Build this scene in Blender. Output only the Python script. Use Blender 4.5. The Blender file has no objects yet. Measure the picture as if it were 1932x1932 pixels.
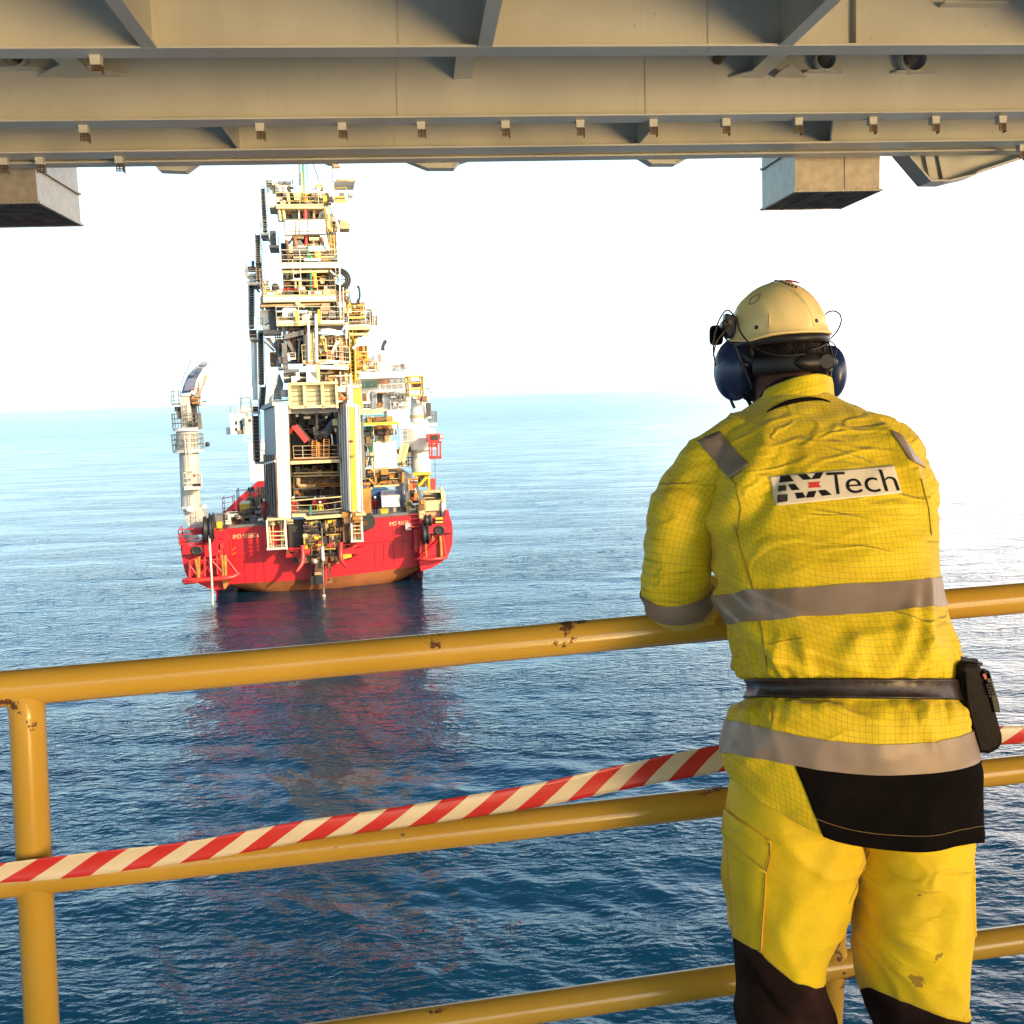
import bpy, math, random
import numpy as np
from mathutils import Vector, Matrix, noise
from mathutils.bvhtree import BVHTree
SC = bpy.context.scene
COL = SC.collection
RAD = math.radians
# ------------------------------------------------------------------ camera constants
CZ = 17.0                                   # camera height above the sea
FPX, CPX = 1937.03, 966.0                   # focal length / centre in a 1932 px wide frame
PITCH, ROLL = RAD(6.37), RAD(1.98)
_F = Vector((0, math.cos(PITCH), -math.sin(PITCH)))
_R0 = Vector((1, 0, 0)); _U0 = Vector((0, math.sin(PITCH), math.cos(PITCH)))
_X = _R0 * math.cos(ROLL) - _U0 * math.sin(ROLL)
_Y = _R0 * math.sin(ROLL) + _U0 * math.cos(ROLL)
CAM = Vector((0, 0, CZ))
def ray(px, py): return _F + _X * ((px - CPX) / FPX) + _Y * ((CPX - py) / FPX)
def at(px, py, y):                          # point seen at a frame position, at distance y
    d = ray(px, py); return CAM + d * (y / d.y)
def onz(px, py, z):
    d = ray(px, py); return CAM + d * ((z - CZ) / d.z)
# ------------------------------------------------------------------ mesh builder
class MB:
    def __init__(s): s.v = []; s.f = []; s.m = []; s.s = []; s.uv = {}; s.mats = []
    def mi(s, m):
        if m not in s.mats: s.mats.append(m)
        return s.mats.index(m)
    def add(s, vs, fs, m, smooth=False, uvs=None):
        o = len(s.v); s.v += [Vector(p) for p in vs]; k = s.mi(m)
        for f in fs:
            if uvs is not None: s.uv[len(s.f)] = [uvs[i] for i in f]
            s.f.append([i + o for i in f]); s.m.append(k); s.s.append(smooth)
    def hexa(s, p, m):                      # 4 front + 4 back points
        s.add(p, [(0, 1, 2, 3), (7, 6, 5, 4), (0, 4, 5, 1), (1, 5, 6, 2), (2, 6, 7, 3), (3, 7, 4, 0)], m)
    def box(s, a, b, m):
        x0, x1 = sorted((a[0], b[0])); y0, y1 = sorted((a[1], b[1])); z0, z1 = sorted((a[2], b[2]))
        s.hexa([(x0, y0, z0), (x1, y0, z0), (x1, y0, z1), (x0, y0, z1), (x0, y1, z0), (x1, y1, z0), (x1, y1, z1), (x0, y1, z1)], m)
    def prism(s, poly, ext, m):
        n = len(poly); e = Vector(ext); P = [Vector(p) for p in poly]
        nr = sum(((P[i] - P[0]).cross(P[(i + 1) % n] - P[0]) for i in range(1, n - 1)), Vector())
        if nr.dot(e) > 0: P = P[::-1]
        Q = [p + e for p in P]
        s.add(P + Q, [tuple(range(n)), tuple(range(2 * n - 1, n - 1, -1))] + [(i, i + n, (i + 1) % n + n, (i + 1) % n) for i in range(n)], m)
    def obox(s, c, ax, ay, az, m):          # oriented box, half axes
        c = Vector(c); ax = Vector(ax); ay = Vector(ay); az = Vector(az)
        s.hexa([c - ax - ay - az, c + ax - ay - az, c + ax - ay + az, c - ax - ay + az,
                c - ax + ay - az, c + ax + ay - az, c + ax + ay + az, c - ax + ay + az], m)
    def beam(s, a, b, w, h, m, up=(0, 0, 1)):
        a = Vector(a); b = Vector(b); d = b - a
        if d.length < 1e-6: return
        dn = d.normalized(); sd = dn.cross(Vector(up))
        if sd.length < 1e-4: sd = dn.cross(Vector((0, 1, 0)))
        sd.normalize(); u = sd.cross(dn)
        s.obox((a + b) / 2, dn * (d.length / 2), sd * (w / 2), u * (h / 2), m)
    def tube(s, a, b, r, m, r2=None, n=8, cap=True):
        s.path([a, b], [r, r if r2 is None else r2], m, n, cap)
    def path(s, pts, r, m, n=8, cap=True, uvs=False):
        P = [Vector(p) for p in pts]; k = len(P)
        R = r if isinstance(r, (list, tuple)) else [r] * k
        T = []
        for i in range(k):
            t = P[min(i + 1, k - 1)] - P[max(i - 1, 0)]
            T.append(t.normalized() if t.length > 1e-9 else Vector((0, 0, 1)))
        a = Vector((0, 0, 1)) if abs(T[0].z) < .9 else Vector((1, 0, 0))
        N = (a - T[0] * a.dot(T[0])).normalized(); vs = []
        for i in range(k):
            N = (N - T[i] * N.dot(T[i])).normalized(); B = T[i].cross(N)
            for j in range(n):
                q = 2 * math.pi * j / n
                vs.append(P[i] + (N * math.cos(q) + B * math.sin(q)) * R[i])
        fs = [(i * n + j, i * n + (j + 1) % n, (i + 1) * n + (j + 1) % n, (i + 1) * n + j) for i in range(k - 1) for j in range(n)]
        s.add(vs, fs, m, True)
        if cap:
            s.add(vs[:n], [tuple(range(n - 1, -1, -1))], m); s.add(vs[-n:], [tuple(range(n))], m)
    def grid(s, rows, m, closed=False, uvs=None, smooth=True, flip=False):
        h = len(rows); w = len(rows[0]); vs = [p for r in rows for p in r]
        fs = []
        for i in range(h - 1):
            for j in range(w if closed else w - 1):
                k = (j + 1) % w
                f = (i * w + j, i * w + k, (i + 1) * w + k, (i + 1) * w + j)
                fs.append(f[::-1] if flip else f)
        s.add(vs, fs, m, smooth, uvs)
    def lathe(s, prof, c, m, n=20, mat=None, cap=True):
        M = mat or Matrix.Identity(3); c = Vector(c)
        rows = [[c + M @ Vector((r * math.cos(2 * math.pi * j / n), r * math.sin(2 * math.pi * j / n), z)) for j in range(n)] for r, z in prof]
        s.grid(rows, m, True)
        if cap:
            s.add(rows[0], [tuple(range(n - 1, -1, -1))], m); s.add(rows[-1], [tuple(range(n))], m)
    def ball(s, c, r, m, n=14, k=8, M=None):
        c = Vector(c); R = Vector((r, r, r)) if not hasattr(r, '__len__') else Vector(r); M = M or Matrix.Identity(3)
        rows = []
        for i in range(k + 1):
            t = -math.pi / 2 + math.pi * i / k; ct = max(math.cos(t), 1e-4)
            rows.append([c + M @ Vector((R.x * ct * math.cos(2 * math.pi * j / n), R.y * ct * math.sin(2 * math.pi * j / n), R.z * math.sin(t))) for j in range(n)])
        s.grid(rows, m, True)
    def build(s, name, parent=None, bevel=0, label=None):
        me = bpy.data.meshes.new(name)
        me.from_pydata([tuple(p) for p in s.v], [], s.f)
        for m in s.mats: me.materials.append(m)
        me.polygons.foreach_set('material_index', s.m)
        me.polygons.foreach_set('use_smooth', s.s)
        if s.uv:
            uvl = me.uv_layers.new(name='UVMap')
            for i, p in enumerate(me.polygons):
                if i in s.uv:
                    for li, q in zip(p.loop_indices, s.uv[i]): uvl.data[li].uv = q
        me.update()
        o = bpy.data.objects.new(name, me); COL.objects.link(o)
        if parent is not None:
            o.parent = parent
            if parent.name in WB: o.matrix_parent_inverse = WB[parent.name]
        if label: o['label'] = label
        if bevel:
            b = o.modifiers.new('bevel', 'BEVEL'); b.width = bevel; b.segments = 2; b.limit_method = 'ANGLE'; b.angle_limit = RAD(35)
        return o
def split_build(g, name, parent, label=None, tol=.05, most=40):   # one mesh per separate piece
    n = len(g.v); up = list(range(n))
    def find(i):
        while up[i] != i: up[i] = up[up[i]]; i = up[i]
        return i
    for f in g.f:
        for i in f[1:]: up[find(i)] = find(f[0])
    isl = {}
    for k, f in enumerate(g.f): isl.setdefault(find(f[0]), []).append(k)
    I = []
    for fs in isl.values():
        P = np.array([g.v[i][:] for k in fs for i in g.f[k]]); I.append([P.min(0) - tol, P.max(0) + tol, fs])
    ch = True
    while ch:
        ch = False
        for i in range(len(I)):
            for j in range(len(I) - 1, i, -1):
                if (I[i][0] <= I[j][1]).all() and (I[j][0] <= I[i][1]).all():
                    I[i] = [np.minimum(I[i][0], I[j][0]), np.maximum(I[i][1], I[j][1]), I[i][2] + I[j][2]]; del I[j]; ch = True
    last = None
    for lo, hi, fs in I[:most]:
        b = MB(); mp = {}
        for k in sorted(fs):
            for i in g.f[k]:
                if i not in mp: mp[i] = len(b.v); b.v.append(g.v[i])
            b.f.append([mp[i] for i in g.f[k]]); b.m.append(b.mi(g.mats[g.m[k]])); b.s.append(g.s[k])
        last = b.build(name, parent, 0, label)
    return last
WB = {}
def wempty(name, loc):                      # an Empty whose parts are built in world coordinates
    o = empty(name, loc); WB[o.name] = Matrix.Translation(Vector(loc)).inverted(); return o
def empty(name, loc=(0, 0, 0), rz=0, parent=None):
    o = bpy.data.objects.new(name, None); COL.objects.link(o); o.location = loc; o.rotation_euler = (0, 0, rz)
    o.empty_display_size = .2
    if parent is not None: o.parent = parent
    return o
def tag(o, label, cat, group=None, kind=None):
    o['label'] = label; o['category'] = cat
    if group: o['group'] = group
    if kind: o['kind'] = kind
    return o
# ------------------------------------------------------------------ materials
def new_mat(name):
    m = bpy.data.materials.new(name); m.use_nodes = True
    nt = m.node_tree; b = nt.nodes['Principled BSDF']
    return m, nt, b
def nd(nt, t, **kw):
    n = nt.nodes.new(t)
    for k, v in kw.items():
        if k.startswith('i_'):
            n.inputs[k[2:].replace('_', ' ')].default_value = v
        else: setattr(n, k, v)
    return n
def c4(c): return (c[0], c[1], c[2], 1)
def mixc(nt, fac, a, b, blend='MIX'):
    n = nt.nodes.new('ShaderNodeMix'); n.data_type = 'RGBA'; n.blend_type = blend
    for k, v in ((0, fac), (6, a), (7, b)):
        if hasattr(v, 'is_linked') or hasattr(v, 'links'): nt.links.new(v, n.inputs[k])
        else: n.inputs[k].default_value = v if k == 0 else c4(v)
    return n.outputs[2]
def ramp(nt, src, lo, hi):
    n = nt.nodes.new('ShaderNodeMapRange'); n.interpolation_type = 'SMOOTHSTEP'
    n.inputs[1].default_value = lo; n.inputs[2].default_value = hi
    nt.links.new(src, n.inputs[0]); return n.outputs[0]
def mth(nt, op, a, b=None, c=None):
    n = nt.nodes.new('ShaderNodeMath'); n.operation = op
    for k, v in enumerate((a, b, c)):
        if v is None: continue
        if hasattr(v, 'links'): nt.links.new(v, n.inputs[k])
        else: n.inputs[k].default_value = v
    return n.outputs[0]
def tex(nt, scale, detail=4, sc=(1, 1, 1), co='Object', rough=.55, loc=(0, 0, 0)):
    tc = nt.nodes.new('ShaderNodeTexCoord'); mp = nt.nodes.new('ShaderNodeMapping')
    mp.inputs['Scale'].default_value = sc; mp.inputs['Location'].default_value = loc
    nt.links.new(tc.outputs[co], mp.inputs[0])
    n = nt.nodes.new('ShaderNodeTexNoise'); n.inputs['Scale'].default_value = scale
    n.inputs['Detail'].default_value = detail; n.inputs['Roughness'].default_value = rough
    nt.links.new(mp.outputs[0], n.inputs['Vector']); return n.outputs['Fac']
def bump(nt, b, h, strength, dist):
    n = nt.nodes.new('ShaderNodeBump'); n.inputs['Strength'].default_value = strength; n.inputs['Distance'].default_value = dist
    nt.links.new(h, n.inputs['Height']); nt.links.new(n.outputs[0], b.inputs['Normal']); return n
_cache = {}
def mat(name, col, rough=.5, metal=0, var=.12, vs=.8, rust=0, rcol=(.17, .06, .02), rs=1.2, streak=0, bmp=0, bs=40, coat=0):
    if name in _cache: return _cache[name]
    m, nt, b = new_mat(name); L = nt.links
    n1 = tex(nt, vs, 5)
    dark = tuple(c * (1 - var * 1.6) for c in col); lite = tuple(min(1, c * (1 + var * .6)) for c in col)
    out = mixc(nt, ramp(nt, n1, .3, .7), dark, lite)
    if streak:
        n2 = tex(nt, rs * 2.2, 4, (1, 1, .07)); out = mixc(nt, mth(nt, 'MULTIPLY', ramp(nt, n2, .52, .72), streak), out, rcol)
    if rust:
        n3 = tex(nt, rs, 7, rough=.68, loc=(3, 1, 7)); f = ramp(nt, n3, .70 - rust * .3, .76 - rust * .3)
        out = mixc(nt, f, out, rcol)
        r = nt.nodes.new('ShaderNodeMapRange'); r.inputs[3].default_value = rough; r.inputs[4].default_value = .85
        L.new(f, r.inputs[0]); L.new(r.outputs[0], b.inputs['Roughness'])
    else: b.inputs['Roughness'].default_value = rough
    L.new(out, b.inputs['Base Color']); b.inputs['Metallic'].default_value = metal
    if coat: b.inputs['Coat Weight'].default_value = coat; b.inputs['Coat Roughness'].default_value = .15
    if bmp: bump(nt, b, tex(nt, bs, 3), .5, bmp)
    _cache[name] = m; return m
# ------------------------------------------------------------------ small numeric helpers
def lerp(a, b, t): return a + (b - a) * t
def smooth(t): t = max(0., min(1., t)); return t * t * (3 - 2 * t)
def interp(x, xs, ys):
    return float(np.interp(x, xs, ys))
def catmull(keys, x):                       # keys sorted by first value, smooth interpolation of the rest
    ks = keys; n = len(ks)
    if x <= ks[0][0]: return ks[0][1:]
    if x >= ks[-1][0]: return ks[-1][1:]
    i = 0
    while ks[i + 1][0] < x: i += 1
    x0, x1 = ks[i][0], ks[i + 1][0]; h = x1 - x0; t = (x - x0) / h; out = []
    for c in range(1, len(ks[0])):
        p0, p1 = ks[i][c], ks[i + 1][c]
        def tang(j):
            a = max(j - 1, 0); b = min(j + 1, n - 1)
            return (ks[b][c] - ks[a][c]) / (ks[b][0] - ks[a][0])
        m0, m1 = tang(i) * h, tang(i + 1) * h
        out.append((2 * t**3 - 3 * t**2 + 1) * p0 + (t**3 - 2 * t**2 + t) * m0 + (-2 * t**3 + 3 * t**2) * p1 + (t**3 - t**2) * m1)
    return out
def spline(pts, n):                         # resample a polyline of 3d points smoothly
    P = [Vector(p) for p in pts]; keys = []; d = 0
    for i, p in enumerate(P):
        if i: d += max((p - P[i - 1]).length, 1e-6)
        keys.append((d, p.x, p.y, p.z))
    return [Vector(catmull(keys, d * k / n)) for k in range(n + 1)]
HAZE0, HAZE1, GLIT, EXPO, SEAB = .66, 1.05, 19.0, 1.0, .22
# ================================================================== camera, sun, sky
cam = bpy.data.cameras.new('camera'); cam.sensor_width = 36; cam.lens = 36 * FPX / 1932.0
cam.clip_start = .05; cam.clip_end = 60000
co = bpy.data.objects.new('camera', cam); COL.objects.link(co); SC.camera = co
co.matrix_world = Matrix(((_X.x, _Y.x, -_F.x, 0), (_X.y, _Y.y, -_F.y, 0), (_X.z, _Y.z, -_F.z, CZ), (0, 0, 0, 1)))
SUN_AZ, SUN_EL = RAD(180 - 50), RAD(22)     # measured from the view axis (+Y) towards +X
sd = Vector((math.sin(SUN_AZ) * math.cos(SUN_EL), math.cos(SUN_AZ) * math.cos(SUN_EL), math.sin(SUN_EL)))
sl = bpy.data.lights.new('sun', 'SUN'); sl.energy = 3.7; sl.angle = RAD(.55); sl.color = (1, .79, .50)
so = bpy.data.objects.new('sun', sl); COL.objects.link(so); so.rotation_euler = sd.to_track_quat('Z', 'Y').to_euler()
so.location = (20, -20, 40)
w = bpy.data.worlds.new('World'); SC.world = w; w.use_nodes = True
nt = w.node_tree; nt.nodes.clear()
out = nt.nodes.new('ShaderNodeOutputWorld'); bg = nt.nodes.new('ShaderNodeBackground'); bg.inputs[1].default_value = .085
sky = nt.nodes.new('ShaderNodeTexSky'); sky.sky_type = 'NISHITA'; sky.sun_disc = False
sky.sun_elevation = SUN_EL; sky.sun_rotation = SUN_AZ; sky.air_density = 1.0; sky.dust_density = 1.6; sky.ozone_density = 1.2
bg2 = nt.nodes.new('ShaderNodeBackground'); bg3 = nt.nodes.new('ShaderNodeBackground')
tc = nt.nodes.new('ShaderNodeTexCoord'); sep = nt.nodes.new('ShaderNodeSeparateXYZ')
nt.links.new(tc.outputs['Generated'], sep.inputs[0]); nt.links.new(sky.outputs[0], bg.inputs[0])
# pale sea haze low in the sky, brighter and warmer to the right
hz = mth(nt, 'SUBTRACT', 1, ramp(nt, sep.outputs[2], .22, .66))
up = ramp(nt, sep.outputs[2], -.004, .004)
warm = ramp(nt, sep.outputs[0], .0, .52)
hc = mixc(nt, ramp(nt, sep.outputs[2], .20, .42), mixc(nt, warm, (.50, .83, 1.0), (1.0, .87, .78)), mixc(nt, warm, (.07, .40, 1.0), (.90, .74, .62)))
bg2i = mth(nt, 'MULTIPLY', mth(nt, 'MULTIPLY', hz, up), mth(nt, 'ADD', HAZE0, mth(nt, 'MULTIPLY', warm, HAZE1)))
nt.links.new(hc, bg2.inputs[0]); nt.links.new(bg2i, bg2.inputs[1])
# the sea behind the platform: blue, with the broad sun glitter below the sun
ga, ge = RAD(180 - 33), RAD(-11)
gd = (math.sin(ga) * math.cos(ge), math.cos(ga) * math.cos(ge), math.sin(ge))
vm = nt.nodes.new('ShaderNodeVectorMath'); vm.operation = 'DOT_PRODUCT'; nt.links.new(tc.outputs['Generated'], vm.inputs[0]); vm.inputs[1].default_value = gd
lobe = mth(nt, 'MULTIPLY', ramp(nt, vm.outputs['Value'], math.cos(RAD(12)), math.cos(RAD(5))), mth(nt, 'SUBTRACT', 1, up))
dn = mth(nt, 'SUBTRACT', 1, up)
gl = mixc(nt, lobe, (.19, .25, .32), (1.0, .67, .27))
gs = mth(nt, 'MULTIPLY', dn, mth(nt, 'ADD', .7, mth(nt, 'MULTIPLY', lobe, GLIT)))
nt.links.new(gl, bg3.inputs[0]); nt.links.new(gs, bg3.inputs[1])
a1 = nt.nodes.new('ShaderNodeAddShader'); a2 = nt.nodes.new('ShaderNodeAddShader')
nt.links.new(bg.outputs[0], a1.inputs[0]); nt.links.new(bg2.outputs[0], a1.inputs[1])
nt.links.new(a1.outputs[0], a2.inputs[0]); nt.links.new(bg3.outputs[0], a2.inputs[1]); nt.links.new(a2.outputs[0], out.inputs[0])
w.cycles.sampling_method = 'MANUAL'; w.cycles.sample_map_resolution = 1024
SC.view_settings.view_transform = 'Standard'; SC.view_settings.look = 'None'
SC.view_settings.exposure = EXPO; SC.view_settings.gamma = 1; SC.view_settings.use_curve_mapping = False
SC.cycles.max_bounces = 7; SC.cycles.diffuse_bounces = 4; SC.cycles.glossy_bounces = 4
SC.cycles.caustics_reflective = False; SC.cycles.caustics_refractive = False
SC.cycles.sample_clamp_indirect = 6
try: SC.cycles.use_denoising = True
except Exception: pass
# ================================================================== the sea
def make_sea():
    m, nt, b = new_mat('sea_water'); L = nt.links
    b.inputs['IOR'].default_value = 1.333
    big = tex(nt, .010, 5, (1, 4.5, 1)); mid = tex(nt, .035, 4, (1, 3.6, 1))
    colr = mixc(nt, ramp(nt, big, .35, .65), (.0012, .020, .048), (.002, .032, .068))
    glint_foam_n = tex(nt, 1.1, 8, (1, 2.2, 1), rough=.66); foam = mth(nt, 'MULTIPLY', ramp(nt, glint_foam_n, .685, .73), ramp(nt, mid, .52, .66))  # pale flecks paint sun glints as well as foam
    L.new(mixc(nt, mth(nt, 'MULTIPLY', foam, .6), colr, (.7, .75, .78)), b.inputs['Base Color'])
    ln = nt.nodes.new('ShaderNodeVectorMath'); ln.operation = 'LENGTH'; tcc = nt.nodes.new('ShaderNodeTexCoord'); L.new(tcc.outputs['Object'], ln.inputs[0]); far = ramp(nt, ln.outputs['Value'], 60, 900)
    rr = mth(nt, 'ADD', mth(nt, 'ADD', .012, mth(nt, 'MULTIPLY', ramp(nt, big, .35, .7), .03)), mth(nt, 'MULTIPLY', far, .15)); L.new(rr, b.inputs['Roughness'])
    cx, cy = onz(985, 1060, 0).x, onz(985, 1060, 0).y        # disturbed water beside the ship
    geo = nt.nodes.new('ShaderNodeTexCoord'); mp = nt.nodes.new('ShaderNodeMapping'); mp.vector_type = 'TEXTURE'
    mp.inputs['Location'].default_value = (cx, cy, 0); mp.inputs['Scale'].default_value = (24, 13, 1); L.new(geo.outputs['Object'], mp.inputs[0])
    gr = nt.nodes.new('ShaderNodeTexGradient'); gr.gradient_type = 'QUADRATIC_SPHERE'; L.new(mp.outputs[0], gr.inputs[0]); wash = gr.outputs['Fac']
    wf = mth(nt, 'MULTIPLY', ramp(nt, tex(nt, .5, 9, (1, 2.4, 1), rough=.68, loc=(4, 4, 4)), .60, .72), ramp(nt, wash, .05, .5))
    L.new(mixc(nt, mth(nt, 'ADD', mth(nt, 'MULTIPLY', foam, .6), mth(nt, 'MULTIPLY', wf, .35)), colr, (.7, .75, .78)), b.inputs['Base Color'])
    h1 = tex(nt, .9, 2, (1, 2.1, 1), rough=.4); h2 = tex(nt, 2.2, 3, (1, 2.0, 1), loc=(5, 2, 0), rough=.45); h3 = tex(nt, .23, 3, (1, 1.7, 1), loc=(9, 4, 0)); h4 = tex(nt, 7.5, 3, (1, 1.5, 1), loc=(2, 8, 0))
    rough_patch = mth(nt, 'ADD', mth(nt, 'ADD', .40, mth(nt, 'MULTIPLY', ramp(nt, mid, .36, .62), .95)), mth(nt, 'MULTIPLY', wash, 1.2))
    hs = mth(nt, 'ADD', mth(nt, 'ADD', mth(nt, 'ADD', mth(nt, 'MULTIPLY', h1, .50), mth(nt, 'MULTIPLY', h2, .40)), mth(nt, 'MULTIPLY', h3, .30)), mth(nt, 'MULTIPLY', h4, .05))
    bump(nt, b, mth(nt, 'MULTIPLY', hs, rough_patch), 1.0, SEAB)
    rng = np.random.default_rng(5)
    nr, na = 900, 900
    r = 12 * (45000 / 12) ** (np.linspace(0, 1, nr) ** 1.25)
    a = np.radians(np.linspace(-80, 80, na)); rg, ag = np.meshgrid(r, a, indexing='ij')
    x = rg * np.sin(ag); y = rg * np.cos(ag); z = np.zeros_like(x)
    dr = np.gradient(r)[:, None]
    for k in range(64):
        lam = .9 * (14 / .9) ** (rng.random() ** 1.25); th = math.radians(62) + rng.normal(0, .62); kk = 2 * math.pi / lam
        amp = .0042 * lam ** .40; ph = rng.random() * 6.283
        fade = np.clip((lam / (2.2 * np.maximum(dr, rg * .0031))) - .5, 0, 1)
        z += fade * amp * np.sin(kk * (x * math.cos(th) + y * math.sin(th)) + ph + .6 * np.sin(.07 * x + ph) )
    gx = .5 + .5 * np.sin(x * .045 + 1.3 * np.sin(y * .03)) * np.sin(y * .06 + .9 * np.sin(x * .05)); z *= .55 + .75 * gx
    v = np.stack([x, y, z], -1).reshape(-1, 3)
    idx = np.arange(nr * na).reshape(nr, na)
    f = np.stack([idx[:-1, :-1], idx[:-1, 1:], idx[1:, 1:], idx[1:, :-1]], -1).reshape(-1, 4)
    me = bpy.data.meshes.new('sea'); me.vertices.add(len(v)); me.vertices.foreach_set('co', v.ravel().astype(np.float32))
    me.loops.add(f.size); me.loops.foreach_set('vertex_index', f.ravel().astype(np.int32))
    me.polygons.add(len(f)); me.polygons.foreach_set('loop_start', np.arange(0, f.size, 4, dtype=np.int32))
    me.polygons.foreach_set('use_smooth', np.ones(len(f), dtype=bool)); me.update(calc_edges=True); me.validate()
    me.materials.append(m)
    o = bpy.data.objects.new('sea', me); COL.objects.link(o); o['kind'] = 'structure'
    o['label'] = 'choppy blue sea stretching from below the platform to the horizon'
    return o
make_sea()
# ================================================================== platform: overhead deck
PSI = RAD(5.2); PD = Vector((math.cos(PSI), math.sin(PSI), 0)); PN = Vector((-math.sin(PSI), math.cos(PSI), 0))
def pl(px, py, yl):                         # frame position -> platform coordinates on the plane at depth yl
    d = ray(px, py); t = yl / d.dot(PN); return Vector((d.dot(PD) * t, yl, d.z * t))
def plz(px, py, z):
    d = ray(px, py); t = z / d.z; return Vector((d.dot(PD) * t, d.dot(PN) * t, z))
steel = mat('grey_steel_paint', (.56, .535, .45), .42, 0, .09, .45, rust=.10, rcol=(.22, .16, .10), rs=5.0, streak=.06, bmp=.004, bs=2.5)
steel2 = mat('steel_seam_paint', (.50, .47, .38), .45, 0, .05, .5)
galv = mat('galvanised_sheet', (.42, .36, .28), .45, .35, .10, 5, rust=.06, rcol=(.30, .24, .16), rs=5, bmp=.004, bs=14)
galvd = mat('dark_duct_mesh', (.10, .09, .08), .7, .2, .4, 2.5)
rusty = mat('rusty_bracket_steel', (.15, .095, .045), .6, .3, .35, 6)
darkst = mat('dark_pipe_steel', (.16, .15, .13), .5, .2, .2, 3)
deckm = mat('deck_plate_steel', (.30, .29, .26), .6, 0, .2, 1)
PT, ZB = 7.6, 5.0
plat = empty('platform_overhead_deck', (0, 0, CZ), PSI)
tag(plat, 'grey painted steel underside of the upper platform deck with long girders and cross beams', 'platform')
b = MB(); b.box((-26, -26, PT), (25, 29, PT + .3), deckm); b.build('deck_plate', plat)
def girder(y0, wd, seams, web=.03, x0=-26, x1=25):
    g = MB(); yc = y0 + wd / 2
    g.box((x0, yc - web / 2, ZB + .04), (x1, yc + web / 2, PT), steel)
    o = g.build('girder', plat)
    f = MB(); f.box((x0, y0, ZB), (x1, y0 + wd, ZB + .04), steel); f.build('bottom_flange', o, .006)
    s = MB()
    for px, py in seams:
        q = pl(px, py, yc - web / 2); s.box((q.x - .014, yc - web / 2 - .014, ZB + .04), (q.x + .014, yc - web / 2 - .001, PT - .01), steel2)
        q2 = plz(px, py, ZB); s.box((q.x - .006, y0 + .002, ZB - .003), (q.x + .006, y0 + wd - .002, ZB + .001), steel2)
    if seams: split_build(s, 'weld_seam', o)
    return o
G1 = girder(15.31, .42, [(752, 60), (1336, 60)])
G2 = girder(18.98, .50, [(749, 180), (1218, 180)])
G3 = girder(21.22, .56, [(745, 262)])
G4 = girder(22.10, .40, [])
for y in (8.0, 0.5, -7, -14):               # girders behind and above the viewer
    girder(y, .42, [])
# cross beams of the near bays, flush with the girders
W1 = 15.31 + .21
for xc in (-17.5, -12.8, -8.15, -3.45, 1.24, 5.68, 10.3, 14.9, 19.5):
    for a, c in ((8.42, 15.31), (.92, 8.0)):
        g = MB(); g.box((xc - .012, a - .18, ZB + .03), (xc + .012, c + .19, PT), steel); o = g.build('cross_beam', plat)
        f = MB(); f.box((xc - .105, a + .001, ZB + .002), (xc + .105, c - .001, ZB + .03), steel); f.build('bottom_flange', o, .004)
# shallower cross beams of the middle bay with flared gussets
for (px, py, hw, gus) in ((158, 146, .185, ([(70, 144), (108, 125), (118, 124), (139, 146)], [(177, 146), (163, 125), (172, 125), (241, 145)])),
                     (873, 149, .165, ()), (1423, 147, .17, ([(1376, 146), (1446, 127), (1450, 127), (1432, 147)], [(1460, 147), (1480, 128), (1492, 122), (1521, 146)]))):
    q = pl(px, py, 19.2); g = MB(); g.box((q.x - .012, W1 + .016, q.z + .03), (q.x + .012, 19.212, PT), steel); o = g.build('cross_beam', plat)
    f = MB(); f.box((q.x - hw, W1 + .016, q.z), (q.x + hw, 19.212, q.z + .03), steel); f.build('bottom_flange', o, .004)
    for poly in gus:
        k = MB(); k.prism([plz(x, y, q.z + .004) for x, y in poly], (0, 0, .022), steel); k.build('gusset_plate', o)
for px, py in ((-330, 290), (452, 281), (1202, 271)):
    q = pl(px, py, 21.49); g = MB(); g.box((q.x - .015, 19.25, ZB + .045), (q.x + .015, 21.48, PT), steel); g.build('cross_beam', plat)
qa = plz(1561, 224, ZB + .05); qb = plz(1580, 262, ZB + .05)
g = MB(); g.hexa([(qa.x, 19.26, ZB + .045), (qa.x + .03, 19.26, ZB + .045), (qa.x + .03, 19.26, PT), (qa.x, 19.26, PT), (qb.x, 21.48, ZB + .045), (qb.x + .03, 21.48, ZB + .045), (qb.x + .03, 21.48, PT), (qb.x, 21.48, PT)], steel)
g.build('diagonal_brace', plat)
# stiffeners on the first girder
for px in (4, 1626):
    q = pl(px, 40, W1 - .02); g = MB(); g.box((q.x - .14, W1 - .14, ZB + .041), (q.x - .115, W1 - .016, PT - .01), steel); g.build('web_stiffener', plat)
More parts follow.
